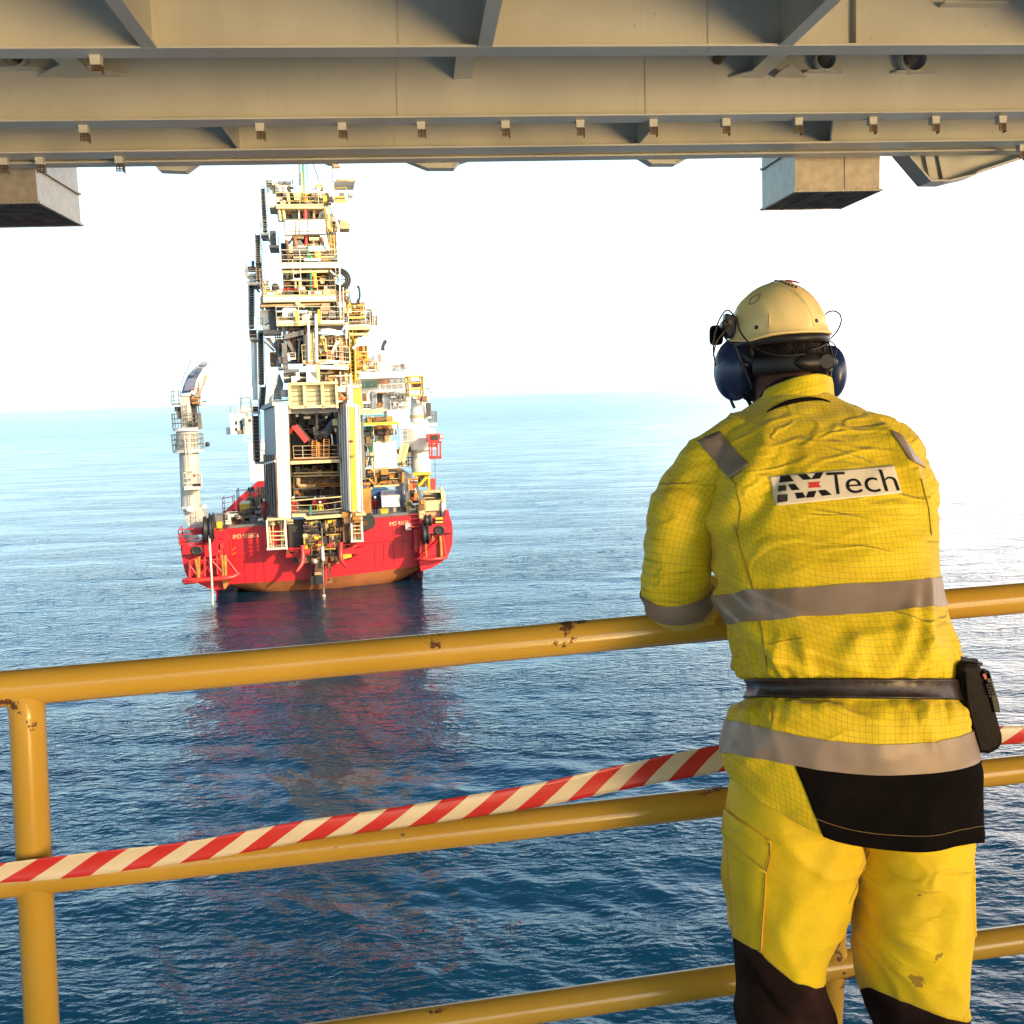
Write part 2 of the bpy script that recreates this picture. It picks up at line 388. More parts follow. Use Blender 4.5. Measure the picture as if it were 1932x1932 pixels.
# pipe sleeves and ledges
for px, py, r in ((33, 110, .20), (1551, 117, .20), (1716, 114, .26)):
    q = pl(px, py, 19.2); g = MB()
    g.lathe([(r, 0), (r, -.22), (r * .9, -.22), (r * .9, -.01)], (q.x, 19.214, q.z), steel2, 20, Matrix.Rotation(RAD(90), 3, 'X') @ Matrix.Scale(-1, 3, (0, 0, 1)), False)
    g.tube((q.x, 19.2, q.z), (q.x + .25, 17.9, q.z + .55), r * .45, darkst, n=12); g.build('pipe_sleeve', plat)
q = pl(1353, 112, 19.2); g = MB(); g.tube((q.x, 19.2, q.z - .02), (q.x + .3, 17.9, q.z + .5), .09, rusty, n=12); g.build('pipe_stub', plat)
for px, py, hl in ((35, 133, .45), (1551, 138, .38), (1723, 139, .45)):
    q = pl(px, py, 19.2); g = MB(); g.prism([(q.x - hl, 19.214, q.z), (q.x - hl * .85, 19.06, q.z), (q.x + hl * .85, 19.06, q.z), (q.x + hl, 19.214, q.z)], (0, 0, .025), steel); g.build('ledge_plate', plat)
q = pl(1831, 14, W1 - .02); g = MB(); g.box((q.x - .5, W1 - .2, q.z), (q.x + .5, W1 - .016, q.z + .03), steel); g.build('ledge_plate', plat)
# hanging node plates of the last girder and the big knee bracket on the right
for poly in ([(282, 296), (300, 319), (349, 321), (378, 299)], [(745, 291), (806, 315), (856, 315), (866, 303), (905, 291)], [(1198, 287), (1230, 307), (1275, 307), (1290, 299), (1312, 286)]):
    g = MB(); P = [pl(x, y, 22.62) for x, y in poly]; g.prism(P, (0, .02, 0), steel)
    for a, c in zip(P[:-1], P[1:]): g.beam(a + Vector((0, .13, -.014)), c + Vector((0, .13, -.014)), .34, .025, steel)
    g.build('node_bracket', plat)
poly = [(1680, 272), (1742, 345), (1776, 345), (1824, 334), (1832, 328), (1960, 286), (1960, 268)]
P = [pl(x, y, 23.0) for x, y in poly]; g = MB(); g.prism(P, (0, .03, 0), steel)
for a, c in zip(P[:-2], P[1:-1]): g.beam(a + Vector((0, -.05, -.02)), c + Vector((0, -.05, -.02)), .62, .04, steel)
for px, y0 in ((1763, 344), (1788, 342)):
    a = pl(px, y0, 22.9); g.beam(a, pl(px - 14, 272, 22.9), .2, .02, steel, (0, 1, 0))
g.build('knee_bracket', plat)
# ------------------------------------------------------------------ ducts hanging below the deck
def duct(x0, x1, ynear, corner, far, label, seams, joint=None):
    z0 = pl(corner[0], corner[1], ynear).z; yf = plz(far[0], far[1], z0).y
    xa = pl(x0, corner[1], ynear).x; xb = pl(x1, corner[1], ynear).x
    e = empty('ventilation_duct', tuple(plat.matrix_basis @ Vector(((xa + xb) / 2, (ynear + yf) / 2, z0)))); e.rotation_euler = (0, 0, PSI)
    WB[e.name] = (Matrix.Translation(e.location) @ Matrix.Rotation(PSI, 4, 'Z')).inverted() @ plat_m
    tag(e, label, 'duct')
    g = MB(); g.box((xa, ynear, z0 + .03), (xb, yf, PT), galv)
    for s in seams:
        q = pl(s, corner[1] - 20, ynear); g.box((q.x - .012, ynear - .02, z0 + .05), (q.x + .012, ynear + .01, PT), galv)
    g.build('duct_body', e)
    g = MB(); l = .055
    for a, c in (((xa - l, ynear - l), (xb + l, ynear + .01)), ((xa - l, yf - .01), (xb + l, yf + l)), ((xa - l, ynear + .011), (xa + .01, yf - .011)), ((xb - .01, ynear + .011), (xb + l, yf - .011))):
        g.box((a[0], a[1], z0), (c[0], c[1], z0 + .045), galv)
    n = 16
    for i in range(n):
        t = (i + .5) / n; x = lerp(xa, xb, t); g.tube((x, ynear - .03, z0 - .012), (x, ynear - .03, z0 + .06), .012, rusty, n=6)
        y = lerp(ynear, yf, t)
        for xx in (xa - .03, xb + .03): g.tube((xx, y, z0 - .012), (xx, y, z0 + .06), .012, rusty, n=6)
    g.build('bottom_flange', e)
    g = MB(); g.box((xa + .012, ynear + .012, z0 + .012), (xb - .012, yf - .012, z0 + .026), galvd)
    for i in range(1, 4):
        x = lerp(xa, xb, i / 4); g.box((x - .02, ynear + .02, z0 + .004), (x + .02, yf - .02, z0 + .011), galvd)
    g.build('bottom_screen', e)
    if joint:
        zj = pl(joint[0], joint[1], ynear).z
        for xx, sg in ((xa, -1), (xb, 1)):
            g = MB(); g.box((xx + sg * .002, ynear + .003, zj), (xx + sg * .06, yf, zj + .05), galv); g.build('joint_flange', e)
plat_m = Matrix.Translation(Vector((0, 0, CZ))) @ Matrix.Rotation(PSI, 4, 'Z')
duct(1500, 1660, 22.95, (1504, 363), (1440, 397), 'galvanised rectangular duct with dark underside above the man, beside the big knee bracket', (1594,), (1492, 281))
duct(-110, 72, 22.95, (72, 384), (137, 427), 'galvanised rectangular duct hanging left of the crane and ship', (-20,), (80, 318))
# ------------------------------------------------------------------ perforated cable brackets
def bracket(px, y0, y1, yl, zt, wpx, label, first=[]):
    a = pl(px, y0, yl); c = pl(px, y1, yl); h = a.z - c.z; wd = wpx / FPX * yl / 1.0
    e = empty('cable_bracket', tuple(plat_m @ Vector((a.x, yl, zt)))); e.rotation_euler = (0, 0, PSI)
    tag(e, label, 'bracket', 'perforated brackets under the girders')
    if first and abs(first[0][2] - h) < .04:
        for q in first[0][1]:
            d = q.copy(); COL.objects.link(d); d.parent = e
        return
    g = MB(); g.hexa([(-wd * .5, -.05, -.13), (wd * .5, -.05, -.13), (wd * .55, -.05, 0), (-wd * .55, -.05, 0), (-wd * .5, .1, -.13), (wd * .5, .1, -.13), (wd * .55, .1, 0), (-wd * .55, .1, 0)], steel)
    o1 = g.build('bracket_foot', e)
    g = MB(); y = -.03; zt2, zb = -.131, -h + 0; n = 5; t = .012
    for x in (-wd * .46, -wd * .03, wd * .40): g.box((x, y, zb), (x + wd * .13, y + t, zt2), rusty)
    for i in range(n + 1):
        z = lerp(zb, zt2, i / n)
        for xa, xb in ((-wd * .329, -wd * .031), (wd * .101, wd * .399)): g.box((xa, y, max(zb, z - h * .035)), (xb, y + t, min(zt2, z + h * .035)), rusty)
    g.box((wd * .5305, y - .0, zb - .02), (wd * .5305 + .010, y + .12, zt2), rusty)
    o2 = g.build('perforated_plate', e)
    first[:] = [(e, [o1, o2], h)]
ords = ['leftmost', 'second from left', 'third from left', 'fourth from left', 'fifth from left', 'sixth from left', 'seventh from left', 'eighth from left', 'fourth from right', 'third from right', 'second from right', 'rightmost']
bracket(180, 106, 136, 15.62, ZB, 17, 'perforated steel bracket alone under the topmost nearest girder', [])
xs = [157, 490, 645, 794, 953, 1094, 1232, 1369, 1506, 1646, 1764, 1890]; ys = [232, 232, 231, 230, 229, 228, 227, 225, 223, 221, 217, 213]; yb = [263, 262, 262, 260, 260, 258, 256, 253, 251, 248, 245, 241]
keep = []
for i, (x, a, c) in enumerate(zip(xs, ys, yb)): bracket(x, a, a + 30, 19.3, ZB, 14, '%s perforated bracket in the row of twelve under the middle girder' % ords[i], keep)
keep = []
for x, a, t in ((6, 293, 'leftmost of the two perforated brackets in front of the left duct'), (74, 292, 'perforated bracket before the near corner of the left duct'), (224, 291, 'perforated bracket on the lowest girder against the sky right of the left duct'), (1928, 276, 'perforated bracket on the lowest girder far right, below the knee bracket')):
    bracket(x, a, a + 29, 21.62, ZB, 13, t, keep)
# ================================================================== walkway, railing, barrier tape
RT = math.tan(RAD(10.2)); RY0 = 1.859; ZF = CZ - 1.55
def ry(x): return RY0 + RT * x
def onr(px, py, off=0):                     # frame position -> point on the railing plane
    d = ray(px, py); t = (RY0 + off) / (d.y - RT * d.x); return CAM + d * t
fl = MB(); fl.prism([(-6, -1.1, ZF), (6, -1.1, ZF), (6, ry(6) + .12, ZF), (-6, ry(-6) + .12, ZF)], (0, 0, -.04), deckm)
o = fl.build('walkway_floor'); o['kind'] = 'structure'
yel, ynt, yb_ = new_mat('yellow_rail_paint')
def rail_paint():
    nt = ynt; b = yb_; L = nt.links
    base = mixc(nt, ramp(nt, tex(nt, 2.2, 5), .3, .7), (.45, .25, .027), (.54, .315, .045))
    grime = mixc(nt, mth(nt, 'MULTIPLY', ramp(nt, tex(nt, 9, 6, rough=.7), .55, .8), .35), base, (.40, .25, .09))
    ch = tex(nt, 7.5, 7, rough=.72, loc=(1, 4, 2)); ck = ramp(nt, ch, .618, .636)
    bl = tex(nt, 2.0, 2, loc=(7, 7, 1)); f = mth(nt, 'MULTIPLY', ck, ramp(nt, bl, .42, .52))
    L.new(mixc(nt, f, grime, (.10, .035, .012)), b.inputs['Base Color'])
    r = mth(nt, 'ADD', .21, mth(nt, 'MULTIPLY', f, .5)); L.new(r, b.inputs['Roughness'])
    bump(nt, b, mth(nt, 'SUBTRACT', mth(nt, 'MULTIPLY', tex(nt, 60, 3), .18), f), .5, .002)
rail_paint()
rl = wempty('guard_railing', (0, RY0, ZF)); tag(rl, 'yellow tubular guard railing with three horizontal rails and scuffed paint', 'railing')
def zr(x, k): return CZ + ((-.451 + .0116 * x), (-.800 + .001 * x), (-1.170))[k]
for nm, k, r in (('top_rail', 0, .0312), ('middle_rail', 1, .0285), ('lower_rail', 2, .029)):
    g = MB(); n = 60
    g.path([(x, ry(x), zr(x, k) + .0012 * math.sin(3 * x)) for x in np.linspace(-5.5, 5.5, n)], r, yel, 28); g.build(nm, rl)
xa = onr(76, 1600).x; xb = onr(1594, 1880).x; sp = xb - xa
for k in range(-3, 4):
    x = xa + k * sp
    g = MB(); z1 = zr(x, 0); lean = lambda z: -.045 * (z1 - z) / 1.1
    g.path([(x + lean(z), ry(x), z) for z in np.linspace(ZF, z1, 12)], .0290, yel, 28, True)
    for kk, r in ((0, .0312), (1, .0285), (2, .029)):       # weld fillets round each joint
        zz = zr(x, kk)
        for sg in ((-1,) if kk == 0 else (-1, 1)):
            rows = []
            for t in range(9):
                q = t / 8; ax = .0295 + .022 * q ** 2.6; z = sg * (r + .018 - q * .040)
                rows.append([(x + lean(zz + z) + ax * math.cos(a), ry(x) + (.0293 - .002 * q) * math.sin(a), zz + z) for a in np.linspace(0, 2 * math.pi, 28, endpoint=False)])
            g.grid(rows, yel, True, flip=sg > 0)
    x = x + lean(ZF)
    g.lathe([(.075, 0), (.075, .012), (.032, .013)], (x, ry(x), ZF), yel, 20)
    g.build('post', rl)
g = MB(); n = 2
g.hexa([(-5.5, ry(-5.5) + .035, ZF), (5.5, ry(5.5) + .035, ZF), (5.5, ry(5.5) + .035, ZF + .1), (-5.5, ry(-5.5) + .035, ZF + .1), (-5.5, ry(-5.5) + .042, ZF), (5.5, ry(5.5) + .042, ZF), (5.5, ry(5.5) + .042, ZF + .1), (-5.5, ry(-5.5) + .042, ZF + .1)], yel)
g.build('toe_board', rl)
def make_tape():
    m, nt, b = new_mat('barrier_tape_plastic'); L = nt.links
    uv = nt.nodes.new('ShaderNodeUVMap'); sp = nt.nodes.new('ShaderNodeSeparateXYZ'); L.new(uv.outputs[0], sp.inputs[0])
    fr = mth(nt, 'FRACT', mth(nt, 'DIVIDE', mth(nt, 'SUBTRACT', mth(nt, 'ADD', sp.outputs[0], 3.012), mth(nt, 'MULTIPLY', sp.outputs[1], 1.35)), .099))
    f = mth(nt, 'LESS_THAN', fr, .5)
    n = tex(nt, 14, 5); wht = mixc(nt, n, (.60, .47, .30), (.76, .62, .41)); red = mixc(nt, n, (.48, .025, .022), (.60, .035, .03))
    L.new(mixc(nt, f, wht, red), b.inputs['Base Color']); b.inputs['Roughness'].default_value = .38
    bump(nt, b, tex(nt, 5, 3, (1, 1, 6)), .25, .006)
    T = [(-700, 1740), (-60, 1637), (0, 1628), (200, 1607), (480, 1565), (960, 1487), (1375, 1404), (1600, 1386), (1900, 1371), (2050, 1368), (2500, 1350)]
    B = [(-700, 1768), (-60, 1672), (0, 1665), (200, 1649), (480, 1604), (960, 1531), (1375, 1455), (1600, 1432), (1900, 1406), (2050, 1403), (2500, 1380)]
    up = spline([onr(x, y, -.047) for x, y in T], 160); lo = spline([onr(x, y, -.041) for x, y in B], 160)
    rows = []; uvs = []; NV = 6
    for j in range(NV + 1):
        t = j / NV; rows.append([lo[i].lerp(up[i], t) + Vector((0, -.003 * math.sin(i * .19) - .006 * math.sin(t * 3.1) * math.sin(i * .11 + 1), .0015 * math.sin(i * .37 + t) * (.5 + math.sin(i * .05)))) for i in range(161)])
    d = 0; us = []
    for i in range(161):
        if i: d += (lo[i] - lo[i - 1]).length
        us.append(d)
    g = MB(); g.grid(rows, m, uvs=[(us[i], .048 * j / NV) for j in range(NV + 1) for i in range(161)])
    o = g.build('barrier_tape'); tag(o, 'red and white striped barrier tape strung along the middle rail', 'tape')
    sm = o.modifiers.new('solid', 'SOLIDIFY'); sm.thickness = .0006
make_tape()
# ================================================================== the ship
SHP = RAD(11.0); SO = onz(1205 / 1.98758, 2212 / 1.98758, 0); SO.z = 0
SU = Vector((math.cos(SHP), math.sin(SHP), 0)); SV = Vector((-math.sin(SHP), math.cos(SHP), 0))
CROPS = {'A': (880, 580, .2588), 'B': (880, 960, .3106), 'C': (900, 1400, .2588), 'D': (900, 1780, .2847), 'E': (1300, 1300, .2381),
         'F': (1300, 1740, .2381), 'G': (620, 1340, .2899), 'H': (640, 1840, .2589)}
def S(c, x, y, v):                          # frame position (in an enlarged crop) -> ship coordinates at depth v
    x0, y0, s = CROPS[c]; d = ray((x0 + s * x) / 1.98758, (y0 + s * y) / 1.98758)
    t = (v - (CAM - SO).dot(SV)) / d.dot(SV); p = CAM + d * t - SO
    return Vector((p.dot(SU), v, p.z))
white = mat('ship_white_paint', (.62, .60, .54), .42, 0, .08, .25, rust=.07, rs=.8, streak=.4, rcol=(.40, .24, .09))
cream = mat('ship_cream_paint', (.56, .48, .25), .45, 0, .12, .3, rust=.08, rs=.9, streak=.35, rcol=(.36, .19, .07))
whitec = mat('ship_clean_white', (.70, .70, .66), .4, 0, .04, .3)
sgrey = mat('ship_grey_steel_shade', (.13, .132, .128), .5, 0, .2, .5, rust=.12, rs=1.5, streak=.3)  # grey steel, darkened so its colour also carries shade
slate = mat('ship_slate_paint_shade', (.21, .235, .25), .45, 0, .1, .4, rust=.12, rs=1.2, streak=.5, rcol=(.22, .11, .05))  # slate paint, darkened to stand in for shade on faces turned from the sun
dark = mat('ship_dark_steel_shade', (.035, .032, .03), .55, .2, .3, 1)  # dark steel, also painting the shade of the interiors
brown = mat('ship_rusty_brown', (.20, .10, .045), .7, 0, .4, 1, rust=.2, rs=2)
orange = mat('ship_orange_primer', (.44, .19, .03), .5, 0, .25, .8, rust=.12, rs=2)
syel = mat('ship_yellow_paint', (.62, .43, .04), .42, 0, .12, .6, rust=.06, rs=1.5)
sred = mat('ship_red_fittings', (.52, .035, .03), .42, 0, .12, .5, rust=.05, rs=1.5)
green = mat('ship_green_pipe', (.03, .24, .11), .4, 0, .1, .8)
tan = mat('ship_tan_panel', (.40, .26, .14), .55, 0, .15, .8)
hullred = mat('hull_red_paint', (.52, .012, .022), .34, 0, .10, .12, streak=.28, rs=.35, rcol=(.33, .012, .016))
anti = mat('hull_antifoul', (.36, .12, .04), .6, 0, .3, .25, rust=.03, rs=.7, rcol=(.5, .40, .2))
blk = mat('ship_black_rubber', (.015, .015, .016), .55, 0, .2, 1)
glass = mat('ship_window_glass', (.045, .09, .07), .12, 0, .2, .6)
blue = mat('container_blue', (.025, .10, .26), .5, 0, .15, .8, rust=.05)
navy = mat('container_navy', (.10, .12, .20), .5, 0, .2, .8, rust=.05)
letter = mat('hull_letter_cream', (.72, .60, .34), .6, 0, .2, 2)
ship = empty('offshore_ship', SO, SHP)
tag(ship, 'red hulled offshore work ship seen from astern with a tall cluttered white and yellow tower', 'ship')
def rect(g, c, x0, y0, x1, y1, v0, v1, m, inset=0):
    a = S(c, x0, y0, v0); b = S(c, x1, y0, v0); d = S(c, x0, y1, v0); e = S(c, x1, y1, v0)
    g.box(((a.x + d.x) / 2, v0, (d.z + e.z) / 2), ((b.x + e.x) / 2, v1, (a.z + b.z) / 2), m)
def quad(g, c, pts, v, th, m):              # polygon outline at depth v, thickness th
    g.prism([S(c, x, y, v) for x, y in pts], (0, th, 0), m)
def bar(g, c, x0, y0, x1, y1, v, r, m, v1=None, n=6): g.tube(S(c, x0, y0, v), S(c, x1, y1, v if v1 is None else v1), r, m, n=n)
def pole(g, c, x0, y0, x1, y1, v, m, n=10):  # upright round member filling x0..x1
    a = S(c, (x0 + x1) / 2, y0, v); b = S(c, (x0 + x1) / 2, y1, v); r = abs(S(c, x1, y0, v).x - S(c, x0, y0, v).x) / 2
    b = Vector((a.x * .3 + b.x * .7, b.y, b.z)); g.tube(b, a, r, m, n=n)
def railing(g, c, x0, yb0, x1, yb1, v, h=1.1, m=None, vdepth=0, r=.032):
    m = m or white; a = S(c, x0, yb0, v); b = S(c, x1, yb1, v); runs = [(a, b)]
    if vdepth: runs += [(a, a + Vector((0, vdepth, 0))), (b, b + Vector((0, vdepth, 0)))]
    for p, q in runs:
        for k in (1, .66, .33): g.tube(p + Vector((0, 0, h * k)), q + Vector((0, 0, h * k)), r * (1 if k == 1 else .75), m, n=5)
        n = max(1, int((q - p).length / 1.5))
        for i in range(n + 1):
            s = p.lerp(q, i / n); g.tube(s, s + Vector((0, 0, h)), r, m, n=5)
        e = (q - p).normalized() * .001
        g.beam(p + Vector((0, 0, .07)), q + Vector((0, 0, .07)), .02, .14, m)
def ladder(g, c, x0, y0, x1, y1, v, m, cage=False, w=None):
    a = S(c, (x0 + x1) / 2, y0, v); b = S(c, (x0 + x1) / 2, y1, v); wd = w or abs(S(c, x1, y0, v).x - S(c, x0, y0, v).x); b.x = a.x = (a.x + b.x) / 2
    for s in (-1, 1): g.tube(a + Vector((s * wd / 2, 0, 0)), b + Vector((s * wd / 2, 0, 0)), .035, m, n=5)
    n = max(2, int(abs(a.z - b.z) / .35))
    for i in range(n): z = lerp(b.z, a.z, (i + .5) / n); g.tube((a.x - wd / 2, v, z), (a.x + wd / 2, v, z), .022, m, n=4)
    if cage:
        for i in range(0, n, 2):
            z = lerp(b.z, a.z, (i + .5) / n)
            g.path([(a.x + wd * .7 * math.cos(q), v - .1 - .6 * math.sin(q), z) for q in np.linspace(0, math.pi, 7)], .02, m, 4)
def greeble(g, c, x0, y0, x1, y1, v0, v1, n, ms, seed, pipes=.45, big=1):
    R = random.Random(seed)
    for i in range(n):
        v = lerp(v0, v1, R.random()); x = lerp(x0, x1, R.random()); y = lerp(y0, y1, R.random()); m = R.choice(ms)
        p = S(c, x, y, v); q = S(c, x1, y1, v); lo = S(c, x0, y1, v); hi = S(c, x1, y0, v)
        if R.random() < pipes:
            r = R.uniform(.025, .07)
            if R.random() < .6:
                z1 = min(hi.z, p.z + R.uniform(.4, 2.5)); z0 = max(lo.z, p.z - R.uniform(.3, 2)); g.tube((p.x, v, z0), (p.x, v, z1), r, m, n=6)
            else:
                xa = max(lo.x, p.x - R.uniform(.3, 2)); xb = min(hi.x, p.x + R.uniform(.3, 2)); g.tube((xa, v, p.z), (xb, v, p.z), r, m, n=6)
        else:
            a, b, d = R.uniform(.07, .36) * big, R.uniform(.07, .36) * big, R.uniform(.15, .5)
            xx = min(max(p.x, lo.x + a), hi.x - a); zz = min(max(p.z, lo.z + b), hi.z - b)
            if R.random() < .3: g.tube((xx - a, v, zz), (xx + a, v, zz), min(b, .35), m, n=10)
            else: g.box((xx - a, v - d / 2, zz - b), (xx + a, v + d / 2, zz + b), m)
APART = set('''column_foot support_bracket crane_platform rubbing_strake column_cladding lamp_housing riser_post ladder_tower lower_rail guard_rail stair_landing stair_support deck_post crane_lamp roller red_hose green_riser
 pipework window wheelhouse_window vent_grille stern_ladder side_platform crane_ladder search_lamp weld_seam header_pipe lattice_brace hatch safety_line bay_floor_rail access_cage side_box tan_panel white_lattice a_frame pipe_bundle outside_stair side_deck fender_frame doorway mast_stay boots plate_seam panel_line'''.split())
def part(name, fn, parent=None, label=None, bevel=0):
    g = MB(); fn(g)
    if name in APART: return split_build(g, name, parent or ship, label)
    return g.build(name, parent or ship, bevel, label)
# ------------------------------------------------------------------ hull
def uw(c, x, y): p = S(c, x, y, 0); return (p.x, p.z)
TOPL = uw('H', 835, 545); TOPR = uw('F', 1140, 785); KL = uw('H', 858, 1352); KR = uw('F', 1150, 1605)
def hull(g):
    zt = (TOPL[1] + TOPR[1]) / 2; L = 92.0
    top = [(TOPL[0] - .5, TOPL[1]), (TOPR[0] + .3, TOPR[1])]
    xs = np.linspace(KL[0], KR[0], 15)
    zk = [lerp(KL[1], KR[1], i / 14) - .26 * math.sin(math.pi * i / 14) for i in range(15)]
    rows = []
    for s in (0, 1):                        # transom plate, top to chine
        rows.append([(lerp(top[0][0], top[1][0], i / 14), 0, lerp(top[0][1], top[1][1], i / 14)) if s == 0 else (xs[i], .05, zk[i]) for i in range(15)])
    g.grid(rows, hullred, smooth=False)
    hw = max(abs(TOPL[0] - .5), abs(TOPR[0] + .3))
    st = [(0, 1, 0), (8, .98, 0), (30, .90, .2), (55, .72, .8), (75, .48, 1.4), (88, .22, 2.0), (L, .02, 2.4)]
    for sg in (-1, 1):                      # sides
        r = [[(sg * hw * f, v, z) for v, f, up in st] for z in (zt, 2.2, -3)]
        for k, (v, f, up) in enumerate(st):
            r[0][k] = (sg * hw * f, v, zt + up); r[1][k] = (sg * hw * f * (1 if v < 60 else .9), v, 2.2); r[2][k] = (sg * hw * f * .96 * (1 if v < 60 else .75), v + (2.5 if v == 0 else 0), -3)
        g.grid(r, hullred, smooth=False, flip=sg > 0)
    und = []                                # the stern counter sloping forward to the waterline
    for k in range(7):
        t = k / 6; und.append([(lerp(xs[i], xs[i] * .93, t), .05 + 6.5 * t ** 1.5, zk[i] - (zk[i] + .35 + 1.5 * math.sin(math.pi * i / 14)) * (1 - (1 - t) ** (1 + 2.2 * math.sin(math.pi * i / 14)))) for i in range(15)])
    g.grid(und, anti, smooth=True)
part('hull', hull)
def deck(g):
    zt = min(TOPL[1], TOPR[1]) - .25; g.prism([(TOPL[0] - .3, .3, zt), (TOPR[0] + .2, .3, zt), (TOPR[0] * .88, 30, zt), (TOPR[0] * .70, 55, zt), (TOPL[0] * .70, 55, zt), (TOPL[0] * .88, 30, zt)], (0, 0, -.2), sgrey)
    a = (TOPL[0] - .5, TOPL[1]); c = (TOPR[0] + .3, TOPR[1])
    g.hexa([(a[0], -.12, a[1] - .02), (c[0], -.12, c[1] - .02), (c[0], -.12, c[1] + .22), (a[0], -.12, a[1] + .22), (a[0], .5, a[1] - .02), (c[0], .5, c[1] - .02), (c[0], .5, c[1] + .22), (a[0], .5, a[1] + .22)], sgrey)
part('main_deck', deck)
ZD = min(TOPL[1], TOPR[1]) - .25
def rubbing(g):
    for c, x0, y0, x1, y1 in (('H', 830, 950, 1390, 865), ('F', 245, 1238, 1040, 1175)):
        a = S(c, x0, y0, -.06); b = S(c, x1, y1, -.06); g.beam(a, b, .16, .10, hullred); g.beam(a + Vector((0, .02, -.22)), b + Vector((0, .02, -.22)), .08, .06, hullred)
part('rubbing_strake', rubbing)
def podl(g):
    o = [(128, 650), (140, 800), (160, 935), (176, 1050), (205, 1170), (250, 1262), (400, 1342), (560, 1420), (690, 1436), (780, 1432), (862, 1350), (850, 1200), (842, 780), (842, 548), (640, 600), (480, 690), (300, 800)]
    P = [S('H', x, y, -2.2) for x, y in o]; g.prism(P, (0, 6.5, 0), hullred)
    quad(g, 'H', [(495, 690), (500, 620), (545, 560), (600, 530), (650, 560), (690, 690), (690, 960), (495, 960)], -2.7, .49, hullred)
    rect(g, 'H', 300, 560, 500, 640, -1.5, 1, hullred)
    quad(g, 'H', [(740, 1290), (855, 1280), (800, 1420), (775, 1425)], -2.75, .5, orange)
    quad(g, 'H', [(165, 800), (490, 780), (490, 905), (170, 925)], -3.0, .78, hullred)
o = part('stern_pod', podl, label='left red stern pod with tubular fender frame below it')
part('hawse_hole', lambda g: (g.path([S('H', 375 + 70 * math.cos(q), 868 + 52 * math.sin(q), -3.06) for q in np.linspace(0, 6.283, 17)], .10, dark, 6, False), quad(g, 'H', [(375 + 64 * math.cos(q), 868 + 48 * math.sin(q)) for q in np.linspace(0, 6.0, 14)], -3.03, .02, blk)), o)
part('guard_rail', lambda g: (railing(g, 'H', 128, 790, 470, 760, -2.9, 1.35, sred, 2.5, .05)), o)
def fenderl(g):
    T = [(190, 1310), (260, 1290), (400, 1300), (560, 1285), (760, 1270), (900, 1250), (985, 1200)]
    g.path([S('H', x, y, -3.6 + .5 * (k == 0 or k == 6)) for k, (x, y) in enumerate(T)], .22, sred, 8)
    g.path([S('H', 190, 1312, -3.2), S('H', 215, 1338, -3.5), S('H', 380, 1322, -3.8)], .14, sred, 8)
    for x0, y0, x1, y1, r, m in ((275, 1010, 275, 1280, .12, sred), (280, 1015, 415, 965, .10, sred), (360, 990, 405, 1270, .16, orange), (405, 960, 410, 1270, .14, orange), (280, 1090, 400, 1250, .10, sred), (415, 1240, 590, 1040, .12, sred),
                              (420, 1020, 720, 990, .10, sred), (605, 1020, 745, 1180, .10, sred), (745, 930, 760, 1270, .14, orange), (785, 930, 795, 1260, .16, orange), (795, 970, 960, 1190, .12, sred), (720, 900, 730, 1000, .12, sred), (490, 960, 490, 1240, .10, sred), (670, 940, 675, 1210, .08, sred)):
        bar(g, 'H', x0, y0, x1, y1, -3.4, r, m)
    for x, y in ((275, 1150), (490, 1100), (780, 1100), (405, 1200)): g.tube(S('H', x, y, -3.4), S('H', x, y, -2.0), .1, sred, n=6)
part('fender_frame', fenderl, label='red tubular fender frame with worn orange posts')
def podr(g):
    o = [(1148, 900), (1200, 880), (1290, 850), (1520, 850), (1580, 720), (1604, 725), (1625, 830), (1662, 930), (1672, 1080), (1664, 1250), (1630, 1370), (1590, 1450), (1480, 1560), (1330, 1640), (1170, 1690), (1150, 1560)]
    g.prism([S('F', x, y, -1.6) for x, y in o], (0, 6.5, 0), hullred)
    quad(g, 'F', [(1290, 950), (1660, 935), (1662, 1082), (1300, 1098)], -2.2, .58, hullred)
    for x0, y0, x1, y1, r, m in ((1240, 1240, 1255, 1490, .10, orange), (1470, 1130, 1490, 1470, .16, orange), (1350, 1130, 1355, 1210, .08, orange), (1160, 1450, 1440, 1200, .08, hullred), (1490, 970, 1575, 1440, .025, orange)): bar(g, 'F', x0, y0, x1, y1, -1.9, r, m)
o = part('stern_pod', podr, label='right red stern pod with round hawse hole')
part('hawse_hole', lambda g: (g.path([S('F', 1460 + 72 * math.cos(q), 1042 + 60 * math.sin(q), -2.28) for q in np.linspace(0, 6.283, 17)], .09, dark, 6, False), quad(g, 'F', [(1460 + 66 * math.cos(q), 1042 + 55 * math.sin(q)) for q in np.linspace(0, 6.0, 14)], -2.24, .02, blk)), o)
part('painted_shadow', lambda g: rect(g, 'F', 1305, 1088, 1662, 1108, -1.68, -1.62, blk), o)  # black strip stands in for the shade under the ledge
def fenderr(g):
    g.path([S('F', 1095, 1515, -1.4), S('F', 1170, 1500, -2.4), S('F', 1300, 1505, -2.6), S('F', 1480, 1490, -2.6), S('F', 1575, 1465, -2.0)], .17, sred, 8)
    g.path([S('F', 1120, 1490, -1.6), S('F', 1220, 1475, -2.3)], .13, sred, 8)
    quad(g, 'F', [(1060, 1030), (1180, 1020), (1150, 1180), (1130, 1400), (1060, 1360)], -1.0, .4, hullred)
part('fender_frame', fenderr, label='red fender bumper on the right stern pod')
